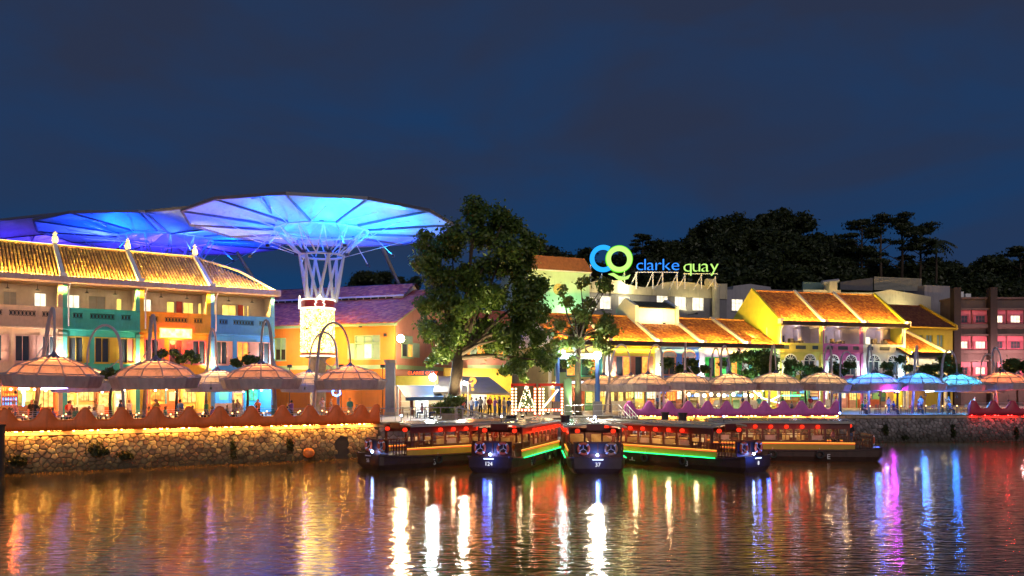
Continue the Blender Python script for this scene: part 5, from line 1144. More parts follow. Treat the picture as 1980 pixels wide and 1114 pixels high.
def person(label, x, y, z, rz, pose, top, bot, group, hair='black', skin=None, sc=1.0):
    t = thing('person', label, 'person', (x, y, z), rz, group); t.scale = (sc, sc, sc); i = PCNT[0]; PCNT[0] += 1; pm = PM[pose]
    for part, mt in (('body', m_skin[skin if skin is not None else i % 3]), ('shirt', cloth(top)), ('trousers', cloth(bot)), ('shoes', m_black), ('hair', M('hair_' + hair, {'black': (.015, .012, .01), 'brown': (.07, .035, .015), 'grey': (.3, .29, .28)}[hair], .6, .2, 12))):
        o = bpy.data.objects.new(part, pm[part]); C.objects.link(o); o.parent = t
        if not pm[part].materials: pm[part].materials.append(m_black)
        omat(o, mt)
    return t
# ---------------------------------------------------------------- tables and chairs
m_wood = M('cafe_wood', (.20, .09, .035), .55, .2, 5); m_met = M('chair_metal', (.12, .12, .13), .4, .1, 4, metal=.5)
def make_chair():
    t = thing('cafe_chair', 'x', 'chair'); MB().box(-.22, .22, -.22, .22, .43, .47).build('seat', m_wood, t)
    b = MB(); b.box(-.22, .22, .2, .24, .62, .74); b.box(-.22, .22, .2, .24, .8, .92); b.box(-.22, -.18, .19, .235, .47, .95); b.box(.18, .22, .19, .235, .47, .95); b.build('backrest', m_wood, t)
    for x in (-.2, .2):
        for y in (-.2, .2): MB().bar((x, y, 0), (x * .95, y * .95, .43), .035).build('leg', m_met, t)
    return t
def make_table():
    t = thing('cafe_table', 'x', 'table'); MB().lathe([(.02, .76), (.42, .76), (.42, .72), (.02, .72)], 16).build('table_top', m_wood, t); MB().bar((0, 0, .04), (0, 0, .72), .07).build('pedestal', m_met, t); MB().lathe([(.26, 0), (.26, .03), (.04, .05)], 12).build('base', m_met, t)
    cd = MB(); cd.lathe([(.03, .765), (.045, .8), (.04, .86)], 8, (.05, .05, 0)); cd.build('candle_glass', E('candle', (1, .5, .15), 5), t)
    return t
CH, TB = make_chair(), make_table(); used = {'c': False, 't': False}
def put(kind, x, y, rz, label, group):
    pro = CH if kind == 'c' else TB
    if not used[kind]: used[kind] = True; pro.location = (x, y, GZ); pro.rotation_euler = (0, 0, rz); pro['label'] = label; pro['group'] = group; return pro
    return dup(pro, (x, y, GZ), rz, label, group)
rng = random.Random(11)
# diners on the left terrace: (pixel column, metres behind the parapet, pose, shirt, trousers)
tops = ['orange', 'white', 'pink', 'red', 'navy', 'blue', 'grey', 'purple', 'teal', 'black', 'khaki', 'yellow', 'green']
gaps = ['%s orange parapet dip' % ORD[i] for i in range(12)]
pks = [11, 88, 164, 235, 300, 365, 424, 485, 545, 598, 649, 697, 727]
def wall_at(px): f = LF; u = f.hit(px, 800)[0]; return f, u
rows = [('front', 1.7), ('rear', 4.4)]
ti = 0
for g in range(12):
    pc = (pks[g] + pks[g + 1]) / 2
    for rn, d in rows:
        if g == 11 and rn == 'rear': continue
        f, u = wall_at(pc); ud = f.hit(pc + rng.uniform(-8, 8), 790, d)[0]; p = f.W(ud, d, 0)
        put('t', p.x, p.y, 0, 'round cafe table in the %s row behind the %s' % (rn, gaps[g]), 'cafe tables on the left terrace')
        for s in (-1, 1):
            q = f.W(ud + s * .72, d + rng.uniform(-.1, .15), 0); face = f.rz + (R(90) if s < 0 else R(-90))
            side = 'left' if s < 0 else 'right'
            put('c', q.x, q.y, face, 'wooden chair %s of the %s row table behind the %s' % (side, rn, gaps[g]), 'cafe chairs on the left terrace')
            if (g + (rn == 'rear') + (s > 0)) % 5 != 4:
                top = tops[(ti * 5 + 3 * (rn == 'rear')) % 13]; ti += 1
                person('diner in %s seated %s of the %s row table, %s' % (top, side, rn, gaps[g]), q.x, q.y, GZ - .02, face + rng.uniform(-.3, .3), rng.choice(('sit_eat', 'sit_rest')), top, rng.choice(('denim', 'black', 'khaki')), 'diners on the left terrace', rng.choice(('black', 'black', 'brown')), sc=rng.uniform(.95, 1.03))
for px, d, top, pose, rz, lab in ((135, 5.5, 'pink', 'stand', 2.2, 'standing man in pink shirt at the bar counter under the first parasol'), (62, 7.5, 'black', 'stand', .5, 'waiter in black shirt standing by the left bar'), (250, 6.5, 'white', 'walk', 1.2, 'waiter in white shirt walking between rear tables'), (452, 3.0, 'khaki', 'stand', -1, 'standing guest in khaki shirt under the third parasol'), (640, 5.5, 'grey', 'walk', 1.6, 'waiter in grey shirt near the end of the left terrace')):
    f, u = wall_at(px); ud = f.hit(px, 790, d)[0]; p = f.W(ud, d, 0); person(lab, p.x, p.y, GZ, rz, pose, top, 'black', 'people standing on the left terrace')
# right terrace: tables behind the purple parapet and the blue lit open stretch
for i, px in enumerate((1235, 1285, 1335, 1385, 1435, 1490, 1545, 1595)):
    Y = 80.6 + (i % 2) * 1.6; x = PX(px, Y); put('t', x, Y, 0, 'round cafe table behind the purple parapet, %s from the left' % ORD[i], 'cafe tables on the right terrace')
    for s in (-1, 1):
        put('c', x + s * .72, Y, R(90) if s < 0 else R(-90), 'wooden chair %s of the %s table behind the purple parapet' % ('left' if s < 0 else 'right', ORD[i]), 'cafe chairs on the right terrace')
        if (i + (s > 0)) % 3 == 0:
            top = tops[(i * 3 + s) % 13]; person('diner in %s seated %s of the %s table behind the purple parapet' % (top, 'left' if s < 0 else 'right', ORD[i]), x + s * .72, Y, GZ - .02, R(90) if s < 0 else R(-90), 'sit_eat', top, 'denim', 'diners on the right terrace')
for i, px in enumerate((1682, 1712, 1742, 1790, 1822, 1850)):
    Y = 81.2 + (i % 2) * 1.2; x = PX(px, Y); put('t', x, Y, 0, 'blue lit cafe table on the open stretch of quay, %s from the left' % ORD[i], 'cafe tables under the blue parasols')
    for s in (-1, 1):
        put('c', x + s * .72, Y, R(90) if s < 0 else R(-90), 'blue lit chair %s of the %s table on the open quay' % ('left' if s < 0 else 'right', ORD[i]), 'cafe chairs under the blue parasols')
    if i in (0, 2, 3, 5): top = ('teal', 'navy', 'grey', 'blue')[(0, 2, 3, 5).index(i)]; person('diner in %s seated at the %s blue lit table' % (top, ORD[i]), x - .72, Y, GZ - .02, R(90), 'sit_rest', top, 'denim', 'diners under the blue parasols')
for i in range(13):
    px = 20 + i * 54 + rng.uniform(-12, 12); d = rng.uniform(2.4, 7.0); f, u = wall_at(px); ud = f.hit(px, 790, d)[0]; p = f.W(ud, d, 0); top = tops[(i * 7 + 2) % 13]
    person('guest in %s standing on the left terrace, %s from the left of the strollers' % (top, ORD[i]), p.x, p.y, GZ, rng.uniform(0, 6), rng.choice(('stand', 'walk', 'photo')), top, rng.choice(('denim', 'khaki', 'black')), 'strollers on the left terrace', rng.choice(('black', 'brown')), sc=rng.uniform(.93, 1.05))
for i in range(14):
    px = 1225 + i * 50 + rng.uniform(-12, 12); Y = rng.uniform(82.5, 88); top = tops[(i * 4 + 1) % 13]
    person('guest in %s standing on the right terrace, %s from the left of the strollers' % (top, ORD[i]), PX(px, Y), Y, GZ, rng.uniform(0, 6), rng.choice(('stand', 'walk', 'photo')), top, rng.choice(('denim', 'khaki', 'black')), 'strollers on the right terrace', rng.choice(('black', 'brown')), sc=rng.uniform(.93, 1.05))
person('child in teal behind the purple parapet by the yellow shop', PX(1282, 82.5), 82.5, GZ, .4, 'stand', 'teal', 'khaki', None, sc=.8)
person('waiter in white shirt behind the purple parapet by the blue shop', PX(1288, 84), 84, GZ, 0, 'stand', 'white', 'black', None)
# crowd waiting on the landing
for i, (px, Y, top, bot, pose, rz) in enumerate(((893, 74, 'red', 'denim', 'stand', .3), (901, 76.5, 'navy', 'black', 'walk', 1), (912, 75, 'white', 'denim', 'stand', -.6), (921, 74.2, 'blue', 'khaki', 'photo', 2.6), (929, 76, 'grey', 'black', 'stand', 3), (938, 75, 'white', 'khaki', 'walk', 1.4), (947, 77, 'red', 'black', 'stand', .2), (957, 75.5, 'purple', 'denim', 'photo', 2.2), (966, 76.5, 'black', 'black', 'stand', 1.1), (975, 74.8, 'khaki', 'denim', 'stand', -2.4), (984, 76, 'navy', 'khaki', 'stand', 2.9), (862, 75.5, 'yellow', 'black', 'walk', -1.2), (1012, 80, 'grey', 'denim', 'walk', 1.3))):
    person('visitor in %s top and %s trousers, %s from the left on the landing' % (top, bot, ('fourteenth' if i > 20 else ORD[[11, 0, 1, 2, 3, 4, 5, 6, 7, 8, 9, 10, 12].index(i) if i in [11, 0, 1, 2, 3, 4, 5, 6, 7, 8, 9, 10, 12] else i])), PX(px, Y), Y, GZ, rz, pose, top, bot, 'visitors waiting on the landing', rng.choice(('black', 'brown', 'black')), sc=rng.uniform(.93, 1.04))
# ---------------------------------------------------------------- trees
def leaves(name, clumps, n, size, seed, flat=1.0, shell=.2):
    """many small folded leaf faces spread through clumps (centre, radius vector)"""
    rg = np.random.default_rng(seed); cs = np.array([c for c, r, w in clumps], float); rs = np.array([r for c, r, w in clumps], float); wt = np.array([w for c, r, w in clumps], float)
    k = rg.choice(len(cs), n, p=wt / wt.sum()); d = rg.normal(size=(n, 3)); d /= np.linalg.norm(d, axis=1)[:, None]
    rad = shell + (1 - shell) * rg.random(n) ** .6; rad = np.where(rg.random(n) < .3, rad * rg.uniform(.9, 1.6, n), rad); p = cs[k] + d * rs[k] * rad[:, None]
    nm = d * .7 + rg.normal(size=(n, 3)) * .6; nm[:, 2] = nm[:, 2] * flat + .35; nm /= np.linalg.norm(nm, axis=1)[:, None]
    a = rg.normal(size=(n, 3)); t = np.cross(nm, a); t /= np.linalg.norm(t, axis=1)[:, None]; b = np.cross(nm, t)
    s = size * rg.uniform(.6, 1.3, n)[:, None]
    v = np.stack([p - t * s, p + b * s * .5 - nm * s * .12, p + t * s, p - b * s * .5 - nm * s * .12], 1).reshape(-1, 3)
    me = bpy.data.meshes.new(name); me.vertices.add(4 * n); me.vertices.foreach_set('co', v.ravel().astype(np.float32)); me.loops.add(4 * n); me.loops.foreach_set('vertex_index', np.arange(4 * n, dtype=np.int32))
    me.polygons.add(n); me.polygons.foreach_set('loop_start', np.arange(0, 4 * n, 4, dtype=np.int32)); me.update(calc_edges=True); me.validate()
    return me
m_bark = M('bark', (.075, .05, .03), .9, .3, 5, .6)
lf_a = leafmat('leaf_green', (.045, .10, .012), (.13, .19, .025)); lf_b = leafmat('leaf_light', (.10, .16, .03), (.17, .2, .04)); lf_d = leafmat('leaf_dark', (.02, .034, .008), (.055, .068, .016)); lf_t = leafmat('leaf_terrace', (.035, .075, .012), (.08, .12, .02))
def tree(label, base, trunk, clumps, n, size, mat, seed, tr=.35, group=None, branch=6, name='tree', cat='tree', lean=(0, 0)):
    t = thing(name, label, cat, base, 0, group); rg = random.Random(seed); top = Vector((lean[0], lean[1], trunk)); mb = MB()
    mid = top * .5 + Vector((rg.uniform(-.2, .2), 0, 0)); mb.tube([(0, 0, -.1), (0, 0, .25), mid, top], [tr * 1.35, tr, tr * .85, tr * .7], 10)
    if branch:
        for c, r, w in clumps[::branch]:
            c = Vector(c); st = top.lerp(mid, rg.uniform(0, .35)); m = st.lerp(c, .5) + Vector((rg.uniform(-.4, .4), rg.uniform(-.4, .4), rg.uniform(.1, .6)))
            mb.tube([st, m, c], [tr * .4, tr * .2, .03], 6)
    mb.build('trunk', m_bark, t, True); o = obj('crown', leaves('crown', clumps, n, size, seed), mat, t)
    return t
def clump_px(specs, Y, base, depth=2.0, seed=1):
    """clumps from the outline seen in the photo: (px, py, radius px); depth scattered round the trunk"""
    rg = random.Random(seed); out = []
    for px, py, r in specs:
        for q in range(4 if r > 20 else 2):
            y = Y + rg.uniform(-depth, depth); a = rg.uniform(0, 6.28); o = r * rg.uniform(0, .75); p = P(px + o * math.cos(a), py + o * math.sin(a), Y) - Vector(base); p.y = y - base[1]; rr = max(r * rg.uniform(.5, .95), 8) * Y / FPX; out.append((tuple(p), (rr, rr, rr * .85), rr ** 2))
    return out
Yt = 71.5; b0 = (PX(874, Yt), Yt, GZ)
sp = [(925, 405, 28), (900, 412, 18), (960, 425, 25), (985, 440, 24), (1015, 470, 26), (920, 450, 38), (880, 470, 34), (840, 480, 36), (815, 470, 16), (812, 510, 22), (850, 520, 34), (905, 520, 40), (960, 500, 40), (1005, 520, 36), (1035, 560, 26), (1010, 590, 40), (950, 570, 44), (890, 590, 40), (845, 580, 32), (815, 600, 18), (830, 640, 30), (855, 690, 26), (890, 650, 36), (940, 640, 40), (985, 650, 32), (1022, 630, 26), (1040, 680, 20), (1000, 705, 26), (1042, 655, 24), (1048, 700, 18), (975, 720, 14), (835, 695, 16), (1050, 610, 14), (1015, 732, 10)]
tree('tall leafy tree rising in front of the warehouse gable', b0, 6.2, clump_px(sp, Yt, b0, 2.6, 3), 40000, .2, lf_a, 5, .62, lean=(.6, 0))
Ys = 79; b1 = (PX(1118, Ys), Ys, GZ)
sp = [(1085, 560, 14), (1130, 545, 20), (1165, 550, 18), (1100, 590, 18), (1145, 585, 18), (1175, 560, 12), (1125, 620, 22), (1165, 630, 24), (1085, 625, 20), (1190, 640, 14), (1070, 660, 22), (1110, 665, 24), (1160, 665, 22), (1095, 700, 18), (1140, 705, 12), (1060, 690, 22), (1150, 725, 10)]
tree('slender young tree beside the blue lamp posts', b1, 7.5, clump_px(sp, Ys, b1, 1.4, 8), 4200, .24, lf_b, 9, .34, branch=2)
# leafy shrub round the big tree's foot
tree('bright yellow green shrub at the foot of the big tree', (PX(870, 68.5), 68.5, GZ), .4, clump_px([(855, 782, 12), (870, 775, 14), (888, 780, 12), (880, 795, 14), (860, 798, 12)], 68.5, (PX(870, 68.5), 68.5, GZ), .6, 4), 2600, .17, lf_b, 12, .08, name='shrub', cat='shrub')
for k, (lab, px, Y, specs, n) in enumerate((
    ('rounded terrace tree between the cream parasol and the blue shophouse', 1320, 86, [(1295, 708, 12), (1318, 712, 14), (1345, 708, 14), (1360, 715, 9)], 3000),
    ('broad terrace tree before the white and mint shophouses', 1450, 86, [(1420, 700, 16), (1445, 690, 22), (1475, 695, 22), (1490, 705, 18), (1400, 705, 12), (1455, 715, 18)], 5200),
    ('dark terrace tree before the lemon veranda house', 1560, 87, [(1535, 705, 14), (1560, 718, 14), (1580, 715, 12), (1530, 725, 12)], 2600),
    ('small terrace tree before the pink veranda house', 1625, 88, [(1618, 712, 11), (1636, 705, 10), (1630, 722, 9)], 1600),
    ('wispy terrace tree before the grey veranda house', 1735, 88, [(1715, 708, 9), (1738, 700, 10), (1752, 712, 10), (1722, 722, 8)], 1300),
    ('dense terrace tree between the blue parasols and mustard house', 1822, 89, [(1800, 715, 14), (1825, 705, 16), (1845, 715, 13), (1810, 728, 12)], 3200),
    ('terrace tree in front of the dark brown block', 1968, 90, [(1950, 715, 14), (1970, 705, 17), (1990, 715, 16)], 2800),
    ('potted frangipani before the mustard shophouse', 340, 66, [(315, 690, 11), (340, 685, 14), (360, 692, 12), (325, 705, 9)], 1500),
    ('potted shrub before the blue shophouse', 478, 69, [(462, 700, 9), (485, 695, 11), (500, 702, 8)], 1000),
    ('dark shrub squeezed between two front left parasols', 215, 64, [(205, 722, 8), (222, 718, 8)], 700))):
    b = (PX(px, Y), Y, GZ); tree(lab, b, max(1.2, PZ(specs[0][1], Y) - GZ - 1), clump_px(specs, Y, b, .9, 20 + k), n, .2, lf_t, 30 + k, .12, 'terrace trees')
# veranda plants
for k, (lab, px, py, Y) in enumerate((('bushy potted plant on the teal veranda', 249, 600, 75.0), ('small potted plant on the mustard veranda', 285, 604, 76.0), ('thin potted plant by the mustard veranda pillar', 397, 602, 78.2))):
    p = P(px, py + (14, 10, 12)[k], Y); r = (.8, .45, .4)[k]; t = thing('potted_plant', lab, 'plant', p, 0, 'potted plants on the verandas'); MB().lathe([(.16, 0), (.24, .4), (.2, .4)], 10).build('pot', m_brick, t); obj('foliage', leaves('foliage', [((0, 0, .4 + r), (r, r * .6, r), 1)], 380, .16, 70 + k, shell=.3), lf_t, t)
t = thing('planter', 'grey box planter under the yellow green shrub', 'planter', (PX(872, 68.4), 68.4, GZ)); MB().wall(-.75, .75, 0, .5, [], -.45, -.38).build('front_panel', m_cope, t); MB().box(-.75, .75, .38, .45, 0, .5).build('rear_panel', m_cope, t); MB().box(-.75, -.68, -.38, .38, 0, .5).build('side_panel', m_cope, t); MB().box(.68, .75, -.38, .38, 0, .5).build('side_panel', m_cope, t); MB().box(-.68, .68, -.38, .38, .3, .42).build('soil', m_bark, t)
for k, (px, top) in enumerate(((800, 'pink'), (824, 'yellow'), (845, 'grey'))):
    Y = 70.5 + k * .5; x = PX(px, Y); put('t', x, Y, 0, 'cafe table before the kiosk, %s from the left' % ORD[k], 'cafe tables at the kiosk')
    for s in (-1, 1): put('c', x + s * .72, Y, R(90) if s < 0 else R(-90), 'chair %s of the %s kiosk table' % ('left' if s < 0 else 'right', ORD[k]), 'cafe chairs at the kiosk')
    person('diner in %s seated at the %s kiosk table' % (top, ORD[k]), x + .72, Y, GZ - .02, R(-90), 'sit_eat', top, 'denim', 'diners at the kiosk')
# vines and tufts on the quay walls
for k, (px, py, w, h, fr) in enumerate(((188, 868, .7, .55, LF), (240, 880, .5, .3, LF), (450, 868, .22, .8, LF), (35, 890, .5, .35, LF), (560, 860, .25, .5, LF), (1712, 830, .3, .6, RW2), (1842, 832, .2, .7, RW2), (1965, 836, .2, .6, RW2), (1750, 846, .3, .2, RW2))):
    c = fr.hit(px, py, -.12); t = fr.thing('wall_plant', 'dark creeper clinging to the %s quay wall, %s from the left there' % ('left' if fr is LF else 'right', ORD[{0: 1, 1: 2, 2: 3, 3: 0, 4: 4, 5: 0, 6: 2, 7: 3, 8: 1}[k]]), 'plant', 'creepers on the quay walls')
    MB().tube([(c[0], -.05, c[1] - h), (c[0] + .05, -.1, c[1]), (c[0], -.03, c[1] + h)], .03, 5).build('stem', m_bark, t); obj('foliage', leaves('foliage', [((c[0], -.16, c[1]), (w, .2, h), 1), ((c[0] + w * .3, -.18, c[1] - h * .4), (w * .7, .2, h * .5), .6)], 420, .1, 90 + k, shell=.1), lf_d, t)
# hill trees: a few crown shapes shared by many trees
def hill_protos():
    ps = []; rg = random.Random(5)
    for k in range(4):
        cl = []
        for i in range(16):
            a = rg.uniform(0, 6.28); q = rg.uniform(.1, 1) ** .6 * 4.6; cl.append(((q * math.cos(a), q * math.sin(a), 6.5 + rg.uniform(-2.6, 3.6) - q * .35), (rg.uniform(1.3, 2.2),) * 2 + (rg.uniform(1.0, 1.6),), 1))
        ps.append((leaves('crown', cl, 5200, .42, 200 + k, shell=.45), cl))
    return ps
HP = hill_protos(); HT = []
for k, (me, cl) in enumerate(HP):
    mb = MB(); mb.tube([(0, 0, -2), (0, 0, 3), (.2, 0, 6)], [.45, .35, .2], 8); [mb.tube([(0, 0, 3 + i * .4), Vector(c[0]) * .5 + Vector((0, 0, 2)), c[0]], [.2, .12, .05], 5) for i, c in enumerate(cl[:7])]; HT.append((mb.mesh('trunk', True), me))
def hill_tree(label, px, py_top, Y, s, k, rz):
    """crown top at the given pixel"""
    z = PZ(py_top, Y) - 10.8 * s; t = thing('hill_tree', label, 'tree', (PX(px, Y), Y, z), rz, 'dark trees on the hill'); t.scale = (s * 1.1, s * 1.1, s)
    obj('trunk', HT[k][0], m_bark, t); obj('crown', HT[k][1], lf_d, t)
rg = random.Random(21)
skl = [(700, 522), (725, 520), (755, 528), (790, 532), (1040, 480), (1065, 474), (1090, 470), (1118, 478), (1148, 500), (1215, 488), (1238, 480), (1265, 470), (1290, 462), (1315, 458), (1345, 448), (1365, 430), (1392, 420), (1420, 415), (1452, 406), (1482, 400), (1512, 405), (1540, 420), (1565, 446), (1592, 455), (1618, 460), (1648, 488), (1690, 505), (1730, 512), (1772, 500), (1812, 495), (1850, 498), (1885, 494), (1920, 492), (1955, 496), (1990, 498), (2030, 490), (2080, 490)]
def skr(px): return 'behind the warehouse roof' if px < 830 else 'behind the red roofed green building' if px < 1150 else 'on the rising slope right of the sign' if px < 1400 else 'on the highest hump' if px < 1640 else 'under the flat topped trees' if px < 1830 else 'above the dark brown block'
def sko(px, i): return ORD[[a for a, b in skl if skr(a) == skr(px)].index(px)]
for i, (px, py) in enumerate(skl):
    hill_tree('dark skyline tree, %s from the left %s' % (sko(px, i), skr(px)), px, py, rg.uniform(178, 205), rg.uniform(.95, 1.25) * (.8 if px < 830 else 1), i % 4, rg.uniform(0, 6))
cnt = {}
cols = list(range(1030, 2100, 34))
for r_, (dy, Y) in enumerate(((38, 168), (72, 152), (100, 140))):
    for i, px in enumerate(cols):
        base = np.interp(px, [a for a, b in skl], [b for a, b in skl]); py = base + dy + rg.uniform(-8, 8)
        if py > 590 or (px < 1150 and dy > 60): continue
        key = (r_, skr(px)); cnt[key] = cnt.get(key, -1) + 1
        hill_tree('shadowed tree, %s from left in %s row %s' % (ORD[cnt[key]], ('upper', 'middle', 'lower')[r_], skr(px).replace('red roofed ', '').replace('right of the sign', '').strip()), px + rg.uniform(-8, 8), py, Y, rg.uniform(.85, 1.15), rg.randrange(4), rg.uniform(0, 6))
# flat topped layered trees and a palm against the sky
def layered(label, px, py, Y, s, seed):
    rg = random.Random(seed); base = Vector((PX(px, Y), Y, PZ(py, Y) - 16 * s)); t = thing('layered_tree', label, 'tree', base, rg.uniform(0, 6), 'flat topped trees on the skyline'); mb = MB(); cl = []; mb.tube([(0, 0, 0), (.3, 0, 8 * s), (.1, 0, 15 * s)], [.35 * s, .26 * s, .1 * s], 7)
    for i in range(13):
        z = (7 + i * .72) * s; a = rg.uniform(0, 6.28); q = (4.6 - i * .2) * s * rg.uniform(.5, 1); c = (q * math.cos(a), q * math.sin(a), z + .6 * s); cl.append((c, (2.0 * s * rg.uniform(.7, 1.2), 2.0 * s, .42 * s), 1)); mb.tube([(.2, 0, z - 1.2 * s), (c[0] * .5, c[1] * .5, z), c], [.12 * s, .08 * s, .03], 5)
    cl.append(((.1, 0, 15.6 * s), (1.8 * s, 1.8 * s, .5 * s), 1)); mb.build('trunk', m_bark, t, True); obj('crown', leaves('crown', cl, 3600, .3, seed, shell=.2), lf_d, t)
for k, (px, py, s, nm) in enumerate(((1668, 428, 1.0, 'leftmost of'), (1705, 422, 1.05, 'second of'), (1742, 420, 1.1, 'tallest of'), (1778, 438, .95, 'rightmost of'))): layered('feathery flat topped skyline tree, %s the four' % nm, px, py, 172 + k * 3, s, 300 + k)
layered('lone flat topped tree at the right edge skyline', 1975, 480, 175, .8, 310); layered('lone spindly tree left of the hill, over the sign', 1242, 456, 178, .6, 311)
def palm(px, py, Y):
    b = Vector((PX(px, Y), Y, PZ(py, Y) - 13)); t = thing('palm_tree', 'palm with drooping fronds on the skyline right of the flat topped trees', 'palm', b); MB().tube([(0, 0, 0), (.3, 0, 6), (.2, 0, 12)], [.3, .22, .18], 8).build('trunk', m_bark, t, True)
    rg = random.Random(4)
    for i in range(15):
        a = i * 2.4; el = rg.uniform(-.2, 1.2); d = Vector((math.cos(a), math.sin(a), 0)); sd = Vector((-d.y, d.x, 0)); L = rg.uniform(3.2, 4.4); mb = MB(); prev = Vector((.2, 0, 12)); n = 9
        for k in range(n):
            f = (k + 1) / n; p = Vector((.2, 0, 12)) + d * L * f + Vector((0, 0, L * (math.sin(el) * f - 1.0 * f * f * .8))); w = .75 * math.sin(math.pi * min(1, f * .9 + .08))
            for s in (-1, 1): mb.add([prev, p, p + sd * s * w + Vector((0, 0, -.35)), prev.lerp(p, .3) + sd * s * w * .9 + Vector((0, 0, -.3))], [(0, 1, 2, 3)])
            prev = p
        mb.build('frond', lf_d, t)
palm(1808, 462, 168)
# ---------------------------------------------------------------- lamps that light trees and terrace, gantry, frames, ramp, jetty
m_blue = M('blue_post_paint', (.05, .12, .36), .45, .08, 3)
def gantry():
    Y = 79.0; t = thing('gantry', 'tall blue gate posts carrying a white sign beam with round emblem', 'gantry', (PX(1116, Y), Y, GZ)); mp_ = Y / FPX
    x = lambda px: (px - 1116) * mp_; z = lambda py: PZ(py, Y) - GZ
    for px, top in ((1078, 673), (1155, 690)): MB().box(x(px) - .42, x(px) + .42, -.42, .42, 0, 1.3).build('plinth', m_greyw, t); MB().tube([(x(px), 0, 1.3), (x(px), 0, 3.0)], .27, 10).build('lower_post', m_blue, t); MB().tube([(x(px), 0, 3.0), (x(px), 0, z(top))], .2, 10).build('post', m_blue, t)
    MB().box(x(1083), x(1150), -.12, .12, z(694), z(684)).build('sign_beam', m_white, t)
    text('clarke', .42, (x(1110), -.14, z(692)), (R(90), 0, 0), M('beam_blue', (.1, .25, .5), .5), t); text('quay', .42, (x(1124), -.14, z(692)), (R(90), 0, 0), M('beam_green', (.2, .4, .15), .5), t)
    d = MB().lathe([(.02, .1), (.5, .1), (.5, -.1), (.02, -.1)], 24).build('emblem_disc', M('emblem_grey', (.35, .33, .33), .5), t); d.location = (x(1117), 0, z(672)); d.rotation_euler = (R(90), 0, 0)
    for dx in (-.13, .13): MB().tube([(x(1117) + dx + .17 * math.cos(a * .3927), -.13, z(672) + .17 * math.sin(a * .3927)) for a in range(16)], .035, 5, True).build('emblem_ring', m_white, t)
    MB().ball((x(1089), -.2, z(681)), .16, 10, 6).build('spot_lamp', E('cool_spot', (.7, .95, 1), 30), t); lamp('gantry_light', (x(1089), -.5, z(681)), 130, (.7, .95, 1), .15, t)
gantry()
floodlamp('blazing white lamp on top of the right blue post', 1154, 688, 78.4, 1500, (1, .9, .72), .45, P(1155, 691, 79), 60)
def light_frames():
    Y = 76.5; er = M('red_frame_paint', (.6, .04, .02), .4, .06); eb = E('bulb', (1, .72, .36), 4.5); 
    for k, (xa, xb, lab) in enumerate(((988, 1037, 'left red portal frame studded with bulbs round a light tree'), (1041, 1089, 'right red portal frame studded with bulbs'))):
        z0, z1 = PZ(812, Y) - GZ - .0, PZ(744, Y) - GZ; z0 = 0; t = thing('bulb_portal', lab, 'light frame', (PX(xa, Y), Y, GZ), 0, 'red bulb frames'); w = PX(xb, Y) - PX(xa, Y)
        for (a, b) in (((.12, 0), (.12, z1)), ((w - .12, 0), (w - .12, z1)), ((0, z1), (w, z1)), ((0, .55), (w, .55))): MB().bar((a[0], 0, a[1]), (b[0], 0, b[1]), .24, .24).build('frame_bar', er, t)
        for (a, b) in (((.12, .1), (.12, z1 - .25)), ((w - .12, .1), (w - .12, z1 - .25)), ((.2, .55), (w - .2, .55)), ((.45, .1), (.45, z1 - .25))):
            nb = int((Vector(b) - Vector(a)).length / .28)
            for i in range(nb): p = Vector(a).lerp(Vector(b), (i + .5) / nb); MB().ball((p.x, -.19, p.y), .085, 8, 5).build('bulb', eb, t)
        if k == 0:
            rg = random.Random(8); fl = MB()
            for i in range(150): f = rg.random() ** .7; a = rg.uniform(0, 6.28); r = .75 * f; fl.ball((w * .62 + r * math.cos(a), 1.0 + r * math.sin(a), 3.1 - 2.4 * f), .05, 5, 3)
            u = thing('light_tree', 'cone shaped tree of fairy lights inside the left red frame', 'light tree', t.location); MB().lathe([(.02, 3.15), (.74, .7), (.02, .65)], 16, (w * .62, 1.0, 0)).build('cone', M('cone_green', (.05, .1, .03), .7), u); MB().bar((w * .62, 1, 0), (w * .62, 1, .7), .1).build('stem', m_dark, u); o = fl.build('fairy_lights', eb, u); o['kind'] = 'stuff'
        else:
            for i in range(12): p = Vector((.55, .9)).lerp(Vector((w - .5, z1 - .5)), i / 11); MB().ball((p.x, -.1, p.y), .085, 8, 5).build('bulb', eb, t)
            MB().bar((.55, 0, .9), (w - .5, 0, z1 - .5), .1).build('diagonal_bar', m_white, t)
        lamp('frame_glow', (w / 2, -.8, 1.6), 40, (1, .6, .25), .4, t)
    t = thing('green_pillar', 'tall sage green pillar right of the red frames', 'pillar', (PX(1098, 78), 78, GZ)); h = PZ(735, 78) - GZ; MB().box(-.35, .35, -.3, .3, 0, h).build('shaft', M('sage_paint', (.16, .27, .17), .5, .06), t); MB().prism([(-.35, h), (.35, h), (.1, h + .25)][::-1], -.3, .3).build('top', M('sage_paint', (.16, .27, .17), .5, .06), t)
    t = thing('green_pillar', 'wide olive green pylon behind the left blue post', 'pillar', (PX(1086, 80), 80, GZ)); h = PZ(722, 80) - GZ; MB().box(-.4, .4, -.25, .25, 0, h).build('shaft', M('olive_paint', (.25, .33, .12), .5, .06), t); MB().box(-.45, .45, -.3, .3, h, h + .1).build('top', M('olive_paint', (.25, .33, .12), .5, .06), t)
light_frames()
